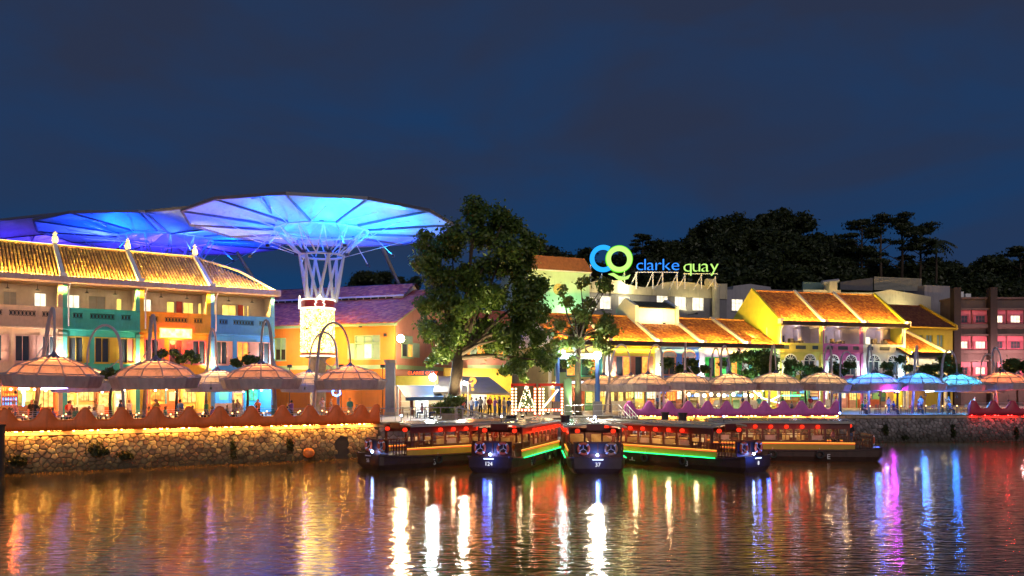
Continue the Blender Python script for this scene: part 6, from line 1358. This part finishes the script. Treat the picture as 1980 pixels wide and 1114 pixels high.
def railing(label, pts, n, mat, h=1.05, bars=(.5,), name='railing'):
    t = thing(name, label, 'railing', pts[0], 0, 'steel railings on the landing'); o = Vector(pts[0])
    for a, b in zip(pts[:-1], pts[1:]):
        a, b = Vector(a) - o, Vector(b) - o; up = Vector((0, 0, h)); MB().tube([a + up, b + up], .035, 6).build('handrail', mat, t)
        for q in bars: MB().tube([a + Vector((0, 0, q)), b + Vector((0, 0, q))], .018, 5).build('rail', mat, t)
        for i in range(n + 1): p = a.lerp(b, i / n); MB().bar(p, p + up, .045).build('baluster', mat, t)
gpt = lambda px, Y, z=GZ: Vector((PX(px, Y), Y, z))
railing('thin steel railing at the quay edge before the kiosk', [gpt(734, 62.4), gpt(880, 65.6)], 5, m_steel)
railing('blue steel railing running down the boat ramp, near side', [gpt(882, 65.2), gpt(990, 63.2, 1.55)], 9, m_steel, bars=(.3, .55, .8)); railing('blue steel railing running down the boat ramp, far side', [gpt(884, 67.2), gpt(990, 65.4, 1.55)], 9, m_steel, bars=(.3, .55, .8))
railing('steel railing on the landing behind the front boats', [gpt(1092, 72.4), gpt(1200, 77.4)], 6, m_steel); railing('white stair railing beside the purple parapet', [gpt(1212, 77.5, GZ), gpt(1248, 70.5, 1.0)], 6, m_white, bars=(.35, .7)); railing('white stair railing nearer the boats', [gpt(1196, 76, GZ), gpt(1232, 69, 1.0)], 6, m_white, bars=(.35, .7))
t = thing('boat_ramp', 'sloping steel gangway down to the floating landing', 'gangway', gpt(882, 66.2)); a, b = Vector((0, 0, -.05)), gpt(990, 64.3, 1.5) - gpt(882, 66.2); MB().bar(a, b, 2.0, .12).build('deck', m_steel, t)
for s in (-1, 1): MB().bar(a + Vector((0, s * 1.0, -.1)), b + Vector((0, s * 1.0, -.1)), .12, .3).build('side_beam', m_black, t)
t = thing('floating_landing', 'dark floating landing stage behind the fan of boats', 'landing stage', (PX(1090, 65), 65, 0)); MB().box(-4.5, 6.5, -2.2, 2.2, -.3, 1.1).build('pontoon', m_black, t); MB().box(-4.6, 6.6, -2.3, 2.3, 1.104, 1.2).build('deck', m_dark, t)
t = thing('landing_steps', 'white edged steps from quay to floating landing', 'steps', gpt(1214, 73.5, 0))
for i in range(7): MB().box(-1.1 + .02 * i, 1.1 + .02 * i, -3.3 + i * .9, -2.4 + i * .9, 0.9 + i * .24, 1.14 + i * .24).build('step', m_greyw, t)
for k, (px, pt_, Y, w, bot, lab) in enumerate(((1093, 803, 57.5, .62, -1, 'thick black mooring pile between boats numbered 124 and 37'), (988, 803, 61, .8, -1, 'squat black mooring pile behind the boat numbered 124'), (1286, 797, 68, .6, -1, 'dark mooring pile behind the boat numbered 8, left of a pair'), (1320, 798, 67, .7, -1, 'dark mooring pile behind the boat numbered 8, right of a pair'), (0, 821, 48.3, .5, -1, 'black mooring pile cut by the left edge'))):
    t = thing('mooring_pile', lab, 'pile', (PX(px, Y), Y, 0), 0, 'mooring piles'); h = PZ(pt_, Y); MB().tube([(0, 0, -2), (0, 0, h - .1)], w / 2, 12).build('shaft', m_black, t); MB().tube([(0, 0, h - .1), (0, 0, h)], w / 2 + .05, 12).build('cap', m_dark, t)
o = P(599, 875, 59.2); t = thing('wall_buoy', 'round orange basket buoy hanging on the left quay wall', 'buoy', o); bm = MB().ball((0, -.3, 0), .42, 14, 8, .85).build('float', M('buoy_orange', (.6, .2, .05), .6), t); MB().tube([(0, -.3, .3), (0, -.1, .8)], .02, 5).build('rope', m_cope, t)
# neon question mark sign on a white pole, white lamp pole
Yq = 72; t = thing('neon_sign', 'orange neon hook shaped sign on a white pole before the grey awning', 'sign', gpt(905, Yq)); mp_ = Yq / FPX; q = lambda px, py: ((px - 905) * mp_, -.1, PZ(py, Yq) - GZ)
MB().tube([(0, 0, 0), (0, 0, q(0, 738)[2])], .07, 8).build('pole', m_white, t); MB().box(-.25, -.05, -.1, .1, q(0, 745)[2], q(0, 738)[2]).build('pole_lamp', m_white, t); MB().ball((-.3, -.1, q(0, 741)[2]), .16, 10, 6).build('lamp_lens', E('pole_lens', (1, .93, .8), 50), t); lamp('pole_light', (-.4, -.5, q(0, 741)[2]), 500, (1, .9, .72), .25, t, 165, (-.4, -4, q(0, 741)[2] - 2), .5)
pts = [q(*p) for p in ((914, 748), (913, 745), (914, 742), (918, 739), (919, 736), (917, 733), (913, 732), (910, 734), (910, 737))]; MB().tube(pts, [.1, .12, .13, .13, .13, .13, .13, .12, .1], 8).build('neon_hook', E('neon_orange', (1, .36, .06), 1.2), t, True); MB().ball(q(914, 753), .13, 8, 6).build('neon_dot', E('neon_orange', (1, .36, .06), 1.2), t)
MB().bar((0, 0, q(0, 741)[2]), q(913, 741), .05).build('bracket', m_white, t); lamp('neon_glow', Vector(q(914, 742)) + Vector((0, -.5, 0)), 40, (1, .3, .08), .2, t)
# tree uplights (fixtures on the ground)
for k, (px, Y, e, c, lab) in enumerate(((872, 69.5, 380, (1, .85, .5), 'at the foot of the big tree'), (930, 69.8, 420, (1, .8, .4), 'right of the big tree'), (1010, 72.5, 520, (1, .85, .4), 'beside the red frames'), (1110, 77.5, 300, (.75, 1, .5), 'at the foot of the young tree'), (835, 68.5, 250, (1, .8, .45), 'left of the big tree'), (1060, 80.5, 300, (.3, 1, .25), 'tinted green behind the blue post'), (1440, 84, 260, (.6, 1, .6), 'under the broad terrace tree'), (1545, 85, 260, (.35, .8, 1), 'under the dark terrace tree'), (330, 64.5, 160, (1, .6, .3), 'under the potted frangipani'))):
    t = thing('tree_uplight', 'small ground floodlight ' + lab, 'floodlight', gpt(px, Y), 0, 'tree uplights'); MB().lathe([(.16, 0), (.18, .16), (.12, .2)], 10).build('housing', m_black, t); MB().lathe([(.01, .205), (.11, .205)], 10).build('lens', E('uplight_lens', (1, .9, .6), 12), t); lamp('uplight_light', (0, 0, .35), e * 7, c, .12, t, 62, (.2, 1.2, 8), .8)
# ---------------------------------------------------------------- bumboats
m_hull = M('boat_hull', (.06, .03, .024), .45, .2, 2, .1, stain=.3); m_maroon = M('boat_maroon', (.14, .022, .014), .4, .15, 4, .05); m_mar2 = M('boat_timber', (.10, .026, .012), .45, .2, 6, .1)
m_yel = M('boat_yellow', (.55, .34, .04), .45, .1, 3); m_roofp = M('boat_roof_panel', (.32, .31, .3), .22, .15, 2, metal=.4); m_roofe = M('boat_roof_edge', (.4, .36, .3), .4, .1)
m_rub = M('rubber', (.02, .02, .02), .7, .1); m_seat = M('boat_seat', (.3, .2, .07), .6, .15); m_mark = M('white_marking', (.75, .75, .75), .5, .05)
m_buoy = M('lifebuoy_orange', (.62, .10, .03), .45, .06); m_buoy2 = M('lifebuoy_faded', (.5, .22, .1), .5, .06)
e_lant = E('lantern_glow', (1, .03, .01), .8, .3, 8); e_rline = E('boat_red_line', (1, .1, .02), .9); e_gline = E('boat_green_led', (.01, 1, .15), 2.4); e_blu = E('boat_blue_led', (.25, .4, 1), 60)
e_yline = E('boat_amber_line', (1, .5, .06), .8)
LAN = MB(); LAN.lathe([(.05, .13), (.12, .1), (.165, .0), (.12, -.1), (.05, -.13)], 10); LANM = LAN.mesh('lantern_shade', True)
BUOYM = MB().tube([(.33 * math.cos(i * .2618), 0, .33 * math.sin(i * .2618)) for i in range(24)], .085, 8, True).mesh('ring', True)
BANDM = []
for q in range(4): a0 = math.pi / 4 + q * math.pi / 2; BANDM.append(MB().tube([(.33 * math.cos(a0 + j), 0, .33 * math.sin(a0 + j)) for j in (-.12, -.04, .04, .12)], .092, 8).mesh('white_band', True))
TYRE = MB().tube([(0.0 + .24 * math.cos(i * .3927), 0, .24 * math.sin(i * .3927)) for i in range(16)], .08, 8, True).mesh('tyre', True)
def boat(num, label, bx, by, rz, L=12.4, W=3.5, green=True, red=True, lan_side=(1, -1), moving=False, marks=True, warm=1.0, faded=False):
    t = thing('bumboat', label, 'boat', (bx, by, 0), rz, 'river bumboats'); c, s_ = math.cos(rz), math.sin(rz)
    tw = lambda x, y, z: Vector((bx + x * c - y * s_, by + x * s_ + y * c, z)); h = W / 2; xb = L / 2
    # hull lofted through stations
    st = [(-xb, .55, .95), (-xb + .9, .8, .85), (-xb + 2.5, .97, .8), (0, 1, .78), (xb - 3, 1, .8), (xb - 1.2, .97, .86), (xb - .25, .88, .95), (xb, .8, 1.0)]; vs = []; fs = []; k = 7
    for x, w, zt in st:
        w *= h; rake = .35 if x >= xb - .3 else 0
        for y, z in ((-w, zt), (-w * .97, .35), (-w * .8, -.2), (0, -.45), (w * .8, -.2), (w * .97, .35), (w, zt)): vs.append((x - (rake if z < .3 else 0), y, z))
    for i in range(len(st) - 1):
        for j in range(k - 1): fs.append((i * k + j, i * k + j + 1, (i + 1) * k + j + 1, (i + 1) * k + j))
        fs.append((i * k + k - 1, i * k, (i + 1) * k, (i + 1) * k + k - 1))
    n = (len(st) - 1) * k; fs += [tuple(range(k - 1, -1, -1)), tuple(n + j for j in range(k))]
    hull = MB().add(vs, fs).build('hull', m_hull, t)
    for s in (-1, 1): MB().tube([(x, s * w * h * 1.01, zt) for x, w, zt in st], .07, 6).build('rubbing_strake', m_hull, hull)
    x0, x1, xp = -xb + 1.2, xb - 3.9, xb - 2.2          # cabin back, cabin front, porch front
    hw = h * .93
    for s in (-1, 1):
        ys = lambda a, b: (min(s * a, s * b), max(s * a, s * b))
        MB().box(x0 - .4, xp + .3, *ys(hw, hw + .05), .82, 1.24).build('yellow_band', m_yel, t)
        if red: MB().box(x0 - .4, xp + .3, *ys(hw + .02, hw + .075), 1.25, 1.31).build('red_line_light', e_rline, t); MB().box(x0 - .4, xp + .3, *ys(hw + .02, hw + .06), 1.315, 1.345).build('amber_line_light', e_yline, t)
        if green: MB().box(x0 - .4, xp + .3, *ys(h + .07, h + .12), .83, .88).build('green_led', e_gline, t)
        MB().box(x0, x1, *ys(hw - .08, hw - .01), 1.2, 1.5).build('cabin_sill', m_mar2, t); MB().box(x0, xp, *ys(hw - .1, hw), 2.28, 2.72).build('fascia', m_maroon, t)
        nb = 7
        for i in range(nb + 1): x = x0 + (x1 - x0) * i / nb; MB().box(x - .07, x + .07, *ys(hw - .1, hw + .004), 1.345, 2.28).build('post', m_mar2, t)
        for i in range(nb):
            xa = x0 + (x1 - x0) * i / nb + .07; xc = x0 + (x1 - x0) * (i + 1) / nb - .07; MB().box(xa, xc, *ys(hw - .07, hw - .03), 1.86, 1.91).build('window_bar', m_mar2, t)
            if (i + (s > 0)) % 3 == 0: MB().box(xa + .1, xc - .1, *ys(hw - .06, hw - .05), 1.52, 1.84).build('window_card', M('boat_card', (.45, .4, .3), .6), t)
        for x in (xp - .1,): MB().box(x - .07, x + .07, *ys(hw - .1, hw), .9, 2.28).build('post', m_mar2, t)
        MB().bar((x1, s * (hw - .05), 1.75), (xb - .75, s * (hw - .12), 1.75), .07).build('side_rail', m_mar2, t); MB().bar((x1, s * (hw - .05), 1.4), (xb - .75, s * (hw - .12), 1.4), .05).build('side_rail', m_mar2, t)
        for i in range(14): x = x1 + (xb - .8 - x1) * (i + .5) / 14; MB().bar((x, s * (hw - .07), .9), (x, s * (hw - .07), 1.75), .045).build('baluster', m_mar2, t)
        for i, x in enumerate((-xb + 2.6, -1.2, 2.0)):
            o = obj('tyre_fender', TYRE, m_rub, t); o.location = (x, s * (hw + .17), .5); MB().tube([(x, s * (hw + .12), .74), (x, s * (hw + .06), .95)], .015, 4).build('fender_rope', m_mark, t)
    MB().box(x0, x1, -hw + .1, hw - .1, .84, .9).build('cabin_floor', m_dark, t); MB().box(x1, xb - .5, -h * .86, h * .86, .92, .97).build('fore_deck', m_dark, t)
    MB().box(x0 - .05, x0, -hw, hw, .9, 2.5).build('rear_bulkhead', m_mar2, t)
    for i in range(6):
        x = x0 + .9 + i * (x1 - x0 - 1.2) / 6
        for s in (-1, 1): b = MB(); b.box(x, x + .45, min(s * .3, s * 1.25), max(s * .3, s * 1.25), 1.3, 1.36); b.box(x, x + .06, min(s * .3, s * 1.25), max(s * .3, s * 1.25), 1.36, 1.85); b.build('bench_seat', m_seat, t)
    # cabin front, with doorway
    MB().add([], []); cf = MB(); yy = hw - .02
    for a, b, za, zb in ((-yy, -yy + .12, .97, 2.6), (yy - .12, yy, .97, 2.6), (-.62, -.5, .97, 2.6), (.5, .62, .97, 2.6), (-yy, -.6, .97, 1.55), (.6, yy, .97, 1.55), (-yy, yy, 2.3, 2.6)): cf.box(x1 - .06, x1 + .02, a, b, za, zb)
    cf.build('cabin_front', m_mar2, t)
    # roof: shallow arch with panels
    ra = lambda y: 2.98 - .2 * (y / (h + .2)) ** 2; vs = []; fs = []; ny = 8
    for x in (x0 - .5, xp + .15):
        for j in range(ny + 1): y = -(h + .16) + 2 * (h + .16) * j / ny; vs.append((x, y, ra(y)))
        for j in range(ny, -1, -1): y = -(h + .16) + 2 * (h + .16) * j / ny; vs.append((x, y, ra(y) - .1))
    m2 = 2 * (ny + 1)
    for j in range(m2): fs.append((j, (j + 1) % m2, m2 + (j + 1) % m2, m2 + j))
    fs += [tuple(range(m2 - 1, -1, -1)), tuple(range(m2, 2 * m2))]; rf = MB().add(vs, fs).build('roof', m_roofe, t)
    rgp = random.Random(num); npn = 7
    for i in range(npn):
        for s in (-1, 1):
            xa = x0 - .3 + (xp - x0 + .3) * i / npn + .06; xc = x0 - .3 + (xp - x0 + .3) * (i + 1) / npn - .06; ya, yb = s * .12, s * (h - .1); dz = rgp.uniform(.015, .05)
            MB().add([(xa, ya, ra(ya) + dz), (xc, ya, ra(ya) + dz), (xc, yb, ra(yb) + dz), (xa, yb, ra(yb) + dz), (xa, ya, ra(ya) + .001), (xc, ya, ra(ya) + .001), (xc, yb, ra(yb) + .001), (xa, yb, ra(yb) + .001)], [(0, 1, 2, 3) if s > 0 else (3, 2, 1, 0), (0, 4, 5, 1), (1, 5, 6, 2), (2, 6, 7, 3), (3, 7, 4, 0)]).build('roof_panel', m_roofp, rf)
    MB().box(xp + .16, xp + .22, -.55, .55, 2.55, 2.92).build('name_board', m_maroon, t); MB().tube([(xp - .3, 0, 2.96), (xp - .3, 0, 3.35)], .03, 6).build('mast_light_post', m_black, t); MB().ball((xp - .3, 0, 3.38), .06, 8, 5).build('mast_light', E('mast_blue', (.4, .55, 1), 14), t)
    # bow panel, number, lights
    fx = xb - .62; bw_ = h * .8
    bp = MB(); bp.box(fx - .05, fx + .03, -bw_, bw_, .98, 1.2); bp.box(fx - .05, fx + .03, -bw_, bw_, 1.82, 1.92)
    for y in (-bw_, -.62, 0, .62, bw_ - .08): bp.box(fx - .04, fx + .02, y, y + .08, 1.2, 1.82)
    bp.build('bow_railing', m_mar2, t); MB().box(fx - .09, fx - .055, -bw_ + .05, bw_ - .05, 1.2, 1.82).build('bow_screen', M('bow_screen', (.03, .022, .03), .5), t)
    if not moving or True: MB().ball((xb - .3, 0, 1.13), .075, 10, 6).build('bow_lamp', e_blu, t); lamp('bow_light', (xb + .12, 0, 1.12), 11 if num != 56 else .4, (.03, .08, 1), .08, t); lamp('bow_wash', (xb + .75, 0, .75), 10 if num != 56 else .3, (.04, .12, 1), .12, t)
    o = text(str(num), .34, (xb + .03, 0, .48), (R(90), 0, R(90)), E('number_glow', (.9, .92, 1), .55) if num != 56 else m_mark, t, 'hull_number', .008)  # number glows by itself in place of bow lamp light on white paint
    MB().box(xb + .01, xb + .03, -.32, .32, .86, .92).build('name_strip', E('strip_glow', (.6, .75, 1), 1.6) if num != 56 else m_mark, t)  # glowing copy of the white marking on the blue lit bows
    if marks:
        for x, g in ((-3.4, '3'), (2.3, '3')) if num != 5 else ((-1.4, 'E'), (2.6, 'E')):
            for s in (-1, 1): text(g, .5, (x, s * (h + .02), .2), (R(90), 0, 0 if s < 0 else R(180)), m_mark, t, 'draught_mark', .006)
        for s in (-1, 1): MB().tube([(-2.3 + a, s * (h + .02), .28 + b) for a, b in ((-.25, 0), (-.05, 0), (0, .2), (.05, 0), (.25, 0))], .02, 4).build('load_mark', m_mark, t)
    for x in (-3.5, -.5, 1.8): lamp('cabin_light', (x, 0, 2.5), 44 * warm, (1, .72, .4), .1, t); MB().box(x - .15, x + .15, -.08, .08, 2.66, 2.72).build('cabin_lamp', e_litw, t)
    # things hanging on the boat
    gname = {56: 'leftmost boat', 124: 'second boat from left', 37: 'middle boat', 8: 'fourth boat from left', 5: 'rightmost boat'}[num]
    for s in lan_side:
        for i in range(7):
            x = x0 + (x1 - x0) * (i + .5) / 7; p = tw(x, s * (hw + .16), 2.46); sd = 'starboard' if s < 0 else 'port'
            u = thing('paper_lantern', 'red lantern under %s eave of %s, %s from its bow' % (sd, gname, ORD[6 - i]), 'lantern', p, 0, 'red boat lanterns'); obj('lantern_shade', LANM, e_lant, u); MB().bar((0, 0, .16), (0, 0, .34), .015).build('cord', m_black, u)
            lamp('lantern_light', (0, 0, -.25), 4.5, (1, .04, .01), .1, u)
    for y in (-1, 1):
        p = tw(xp + .1, y * (h * .62), 2.5); u = thing('paper_lantern', 'red lantern at the %s of the bow porch on the %s' % ('left' if y < 0 else 'right', gname), 'lantern', p, 0, 'red boat lanterns'); obj('lantern_shade', LANM, e_lant, u); MB().bar((0, 0, .16), (0, 0, .34), .015).build('cord', m_black, u)
    for i, y in enumerate((-.75, .75)):
        p = tw(fx + .13, y * h * .62, 1.5); u = thing('lifebuoy', 'ring lifebuoy on the bow rail of the %s, %s one' % (gname, 'left' if y < 0 else 'right'), 'lifebuoy', p, rz + R(90), 'lifebuoys on the boats'); mt = m_buoy2 if (faded and y > 0) else m_buoy; o = bpy.data.objects.new('ring', BUOYM); C.objects.link(o); o.parent = u
        if not BUOYM.materials: BUOYM.materials.append(m_buoy)
        omat(o, mt)
        for q in range(4): obj('white_band', BANDM[q], m_mark, u)
        for a in (90, 210, 330): MB().bar((0, .1, 0), (.3 * math.cos(R(a)), .1, .3 * math.sin(R(a))), .035).build('rope_bracket', m_mark, u)
    return t, tw
def boat_px(num, label, pf, Yf, pr, Yr, L=12.4, **k):
    """bow at (pf, Yf); stern towards (pr, Yr)"""
    a = Vector((PX(pf, Yf), Yf)); b = Vector((PX(pr, Yr), Yr)); d = (a - b).normalized(); c = a - d * L / 2
    return boat(num, label, c.x, c.y, math.atan2(d.y, d.x), L, **k)
boat_px(56, 'maroon bumboat numbered 56 seen broadside at the left of the group', 712, 52.6, 985, 60.5, 12.6, W=3.3, green=False, warm=1.0)
boat_px(124, 'maroon bumboat numbered 124 pointing at the camera, blue lit bow', 945, 50.2, 1052, 62.6, 12.4, W=3.2, warm=.6)
boat_px(37, 'maroon bumboat numbered 37 seen bow on in the middle', 1156, 49.6, 1132, 62.0, 12.4, W=3.6, warm=1.0, faded=True)
boat_px(8, 'maroon bumboat numbered 8 angled right with bright blue bow glow', 1466, 50.8, 1195, 59.6, 12.8, W=3.4, warm=1.6)
_, tw5 = boat_px(5, 'maroon bumboat under way nearest the right quay wall', 1694, 59.4, 1380, 60.8, 12.6, W=3.4, green=False, moving=True, warm=1.3)
p = tw5(4.6, .2, .97); person('boatman in black shirt standing at the bow of the moving boat', p.x, p.y, p.z, -.6, 'stand', 'black', 'denim', 'boat crews', skin=1, sc=.95)
p = tw5(3.2, -.5, .97); person('crewman in pink shirt leaning by the porch of the moving boat', p.x, p.y, p.z, .8, 'sit_rest', 'pink', 'black', 'boat crews')
person('boatman in yellow shirt standing behind the boat numbered 8', PX(1344, 66), 66, 1.2, .2, 'stand', 'yellow', 'black', 'boat crews'); t = thing('work_punt', 'low dark work punt behind the boat numbered 8', 'boat', (PX(1340, 66), 66, 0)); MB().add([(-3, -.8, 1.15), (3, -.8, 1.15), (3.4, 0, 1.15), (3, .8, 1.15), (-3, .8, 1.15), (-2.7, -.6, -.2), (2.8, -.6, -.2), (2.8, .6, -.2), (-2.7, .6, -.2)], [(0, 1, 2, 3, 4), (5, 8, 7, 6), (0, 5, 6, 1), (4, 3, 7, 8), (0, 4, 8, 5), (1, 6, 2), (2, 6, 7), (2, 7, 3)]).build('hull', m_black, t); MB().box(-1, 1, -.5, .5, 1.152, 1.19).build('deck', m_dark, t)
# ---------------------------------------------------------------- shop interiors: fronts, counters, bottles, string lights
def interiors():
    rg = random.Random(77)
    pal = [(1, .3, .05), (1, .62, .15), (1, .85, .5), (.9, .95, 1), (1, .12, .05), (.1, .35, 1), (.1, .9, .5), (1, .2, .5)]
    eb = [E('shop_glow_%d' % i, c, (.8, .75, .75, .65, .8, 1.2, .7, .7)[i], .6, 3.5) for i, c in enumerate(pal)]
    cm = [M('shop_item_%d' % i, c, .5, .2, 4) for i, c in enumerate(((.35, .08, .03), (.1, .05, .03), (.5, .3, .08), (.05, .15, .25), (.45, .4, .33), (.1, .25, .1)))]
    em = E('bottle_glow', (1, .6, .2), .6)
    for key, hs, dep in (('left', houses, 4.15), ('right', rh, 2.95), ('tall', th, 2.95)):
        for k, (t, u0, w) in enumerate(hs):
            n = max(3, int(w / 1.25)); cool = key == 'left' and k == 3
            for i in range(n):
                x0 = .2 + (w - .4) * i / n; x1 = .2 + (w - .4) * (i + 1) / n; kind = rg.choice(('glow', 'door', 'shelf', 'shelf', 'panel', 'glow'))
                MB().box(x0 - .06, x0 + .06, dep - .14, dep, 0, 3.2).build('shopfront_post', rg.choice(cm), t)
                if kind == 'glow':
                    zb = rg.uniform(.9, 1.6); g = MB().box(x0 + .12, x1 - .12, dep - .06, dep - .004, zb, rg.uniform(2.2, 2.9)).build('lit_display', eb[rg.choice((5, 6, 3) if cool else (0, 1, 2, 2, 1, 4 if key == 'left' else 3))], t)
                    for q in range(1, 3): xx = x0 + .12 + (x1 - x0 - .24) * q / 3; MB().box(xx - .03, xx + .03, dep - .09, dep - .061, zb, 2.9).build('display_bar', cm[1], t)
                elif kind == 'door':
                    d = MB().box(x0 + .15, x1 - .15, dep - .08, dep - .004, 0, 2.3).build('shop_door', rg.choice(cm), t); MB().box(x0 + .3, x1 - .3, dep - .1, dep - .081, .9, 2.1).build('door_pane', eb[rg.choice((1, 2))], d)
                elif kind == 'shelf':
                    for z in (1.1, 1.5, 1.9, 2.3):
                        s = MB().box(x0 + .1, x1 - .1, dep - .3, dep - .004, z, z + .03).build('shelf', cm[1], t); b = MB()
                        for q in range(6): xx = x0 + .2 + (x1 - x0 - .4) * q / 5; b.lathe([(.045, 0), (.045, .17), (.018, .22), (.018, .28)], 6, (xx, dep - .16, z + .03))
                        o = b.build('bottles', rg.choice((em, cm[2], cm[5], em, eb[5])), s); o['kind'] = 'stuff'
                else:
                    MB().box(x0 + .1, x1 - .1, dep - .05, dep - .004, .8, 2.6).build('poster_board', rg.choice(cm), t); MB().box(x0 + .3, x1 - .3, dep - .07, dep - .051, 1.4, 2.2).build('poster', rg.choice(cm), t)
            MB().box(w * .15, w * .6, dep - 1.3, dep - .8, 0, 1.1).build('bar_counter', rg.choice(cm), t)
            for i in range(7): x = .4 + (w - .8) * i / 6; z = 3.0 - .25 * math.sin(math.pi * i / 6) - (.5 if i % 2 else .3); MB().ball((x, -.3 + .2 * (i % 2), z), .09, 8, 5).build('string_bulb', e_globe, t); MB().bar((x, -.3 + .2 * (i % 2), z + .08), (x, -.3 + .2 * (i % 2), 3.8 if key == 'left' else 3.35), .012).build('string_wire', m_black, t)
            # hanging sign board over the front
            if k % 2 == 0: MB().box(w * .25, w * .75, -.1, -.02, 2.95, 3.45).build('fascia_board', rg.choice(cm), t); MB().box(w * .3, w * .7, -.12, -.101, 3.05, 3.35).build('fascia_light', eb[rg.choice((0, 1, 4, 3))], t)
interiors()
# neon accents seen under the parasols
for k, (lab, pts, Y, col, st) in enumerate((
    ('blue white neon tubes under the first left parasol', [(36, 752), (56, 752)], 60, (.3, .35, 1), 12), ('long violet neon tube under the first left parasol', [(77, 752), (130, 750)], 60, (.45, .3, 1), 12),
    ('blue glowing upright neon beside the left bar', [(47, 758), (45, 785)], 61, (.05, .25, 1), 14), ('blue ring neon near the end of the left terrace', [(643, 756), (650, 752), (657, 754), (658, 762), (651, 766), (644, 763), (643, 756)], 70, (.05, .25, 1), 10),
    ('white zigzag neon on the green bar wall', [(1452, 752), (1475, 770), (1508, 780)], 84, (.6, 1, .9), 7), ('crossing white neon on the green bar wall', [(1508, 765), (1475, 782)], 84, (.6, 1, .9), 7), ('green horizontal neon above the green bar', [(1512, 765), (1548, 765)], 84.5, (.05, 1, .3), 12),
    ('magenta party lights under the blue parasol', [(1707, 756), (1727, 755)], 80, (1, .05, .8), 22), ('blue party lights under the blue parasol', [(1730, 756), (1738, 757)], 80, (.1, .1, 1), 30), ('white glow tube under the second blue parasol', [(1790, 757), (1805, 756)], 81, (1, .9, .8), 12))):
    o = MB().tube([P(a, b, Y) for a, b in pts], .055, 6).build('neon_tube', E('neon_%d' % k, col, st * (1.0 if k < 4 or k > 6 else .35))); tag(o, lab, 'neon', 'neon tubes on the terraces')
# globe lanterns on the right terrace
for i, px in enumerate((1332, 1347, 1362, 1375, 1390, 1400, 1418, 1441, 1453, 1468)):
    p = P(px, 763 + (i % 3), 82.5); t = thing('globe_lamp', 'glowing globe lamp over the right terrace, %s from the left' % ORD[i], 'lamp', p, 0, 'globe lamps on the right terrace'); MB().ball((0, 0, 0), .17, 10, 7).build('globe', e_globe, t); MB().bar((0, 0, .16), (0, 0, .75), .02).build('cord', m_black, t)
# coloured light in the terraces
for k, (lab, px, py, Y, e, c) in enumerate((('violet', 590, 752, 66, 16, (.4, .12, 1)), ('violet second', 408, 752, 64, 16, (.4, .15, 1)), ('red', 30, 760, 57, 120, (1, .12, .03)), ('magenta', 1730, 760, 82, 90, (.9, .05, 1)), ('blue', 1700, 765, 81, 120, (.02, .15, 1)), ('blue second', 1790, 765, 82, 120, (.02, .2, 1)), ('blue third', 1850, 768, 82.5, 90, (.02, .2, 1)), ('red second', 1950, 775, 82.5, 160, (1, .03, .02)), ('pink', 1300, 790, 80.5, 40, (1, .3, .7)))):
    p = P(px, py, Y); t = thing('party_lamp', 'small %s party spotlight hanging under the parasols' % lab, 'lamp', p, 0, 'party spotlights'); MB().lathe([(.05, .14), (.09, .1), (.1, -.06)], 10).build('housing', m_black, t); MB().bar((0, 0, .14), (0, 0, .6), .025).build('stem', m_black, t); lamp('party_light', (0, 0, -.15), e, c, .12, t)
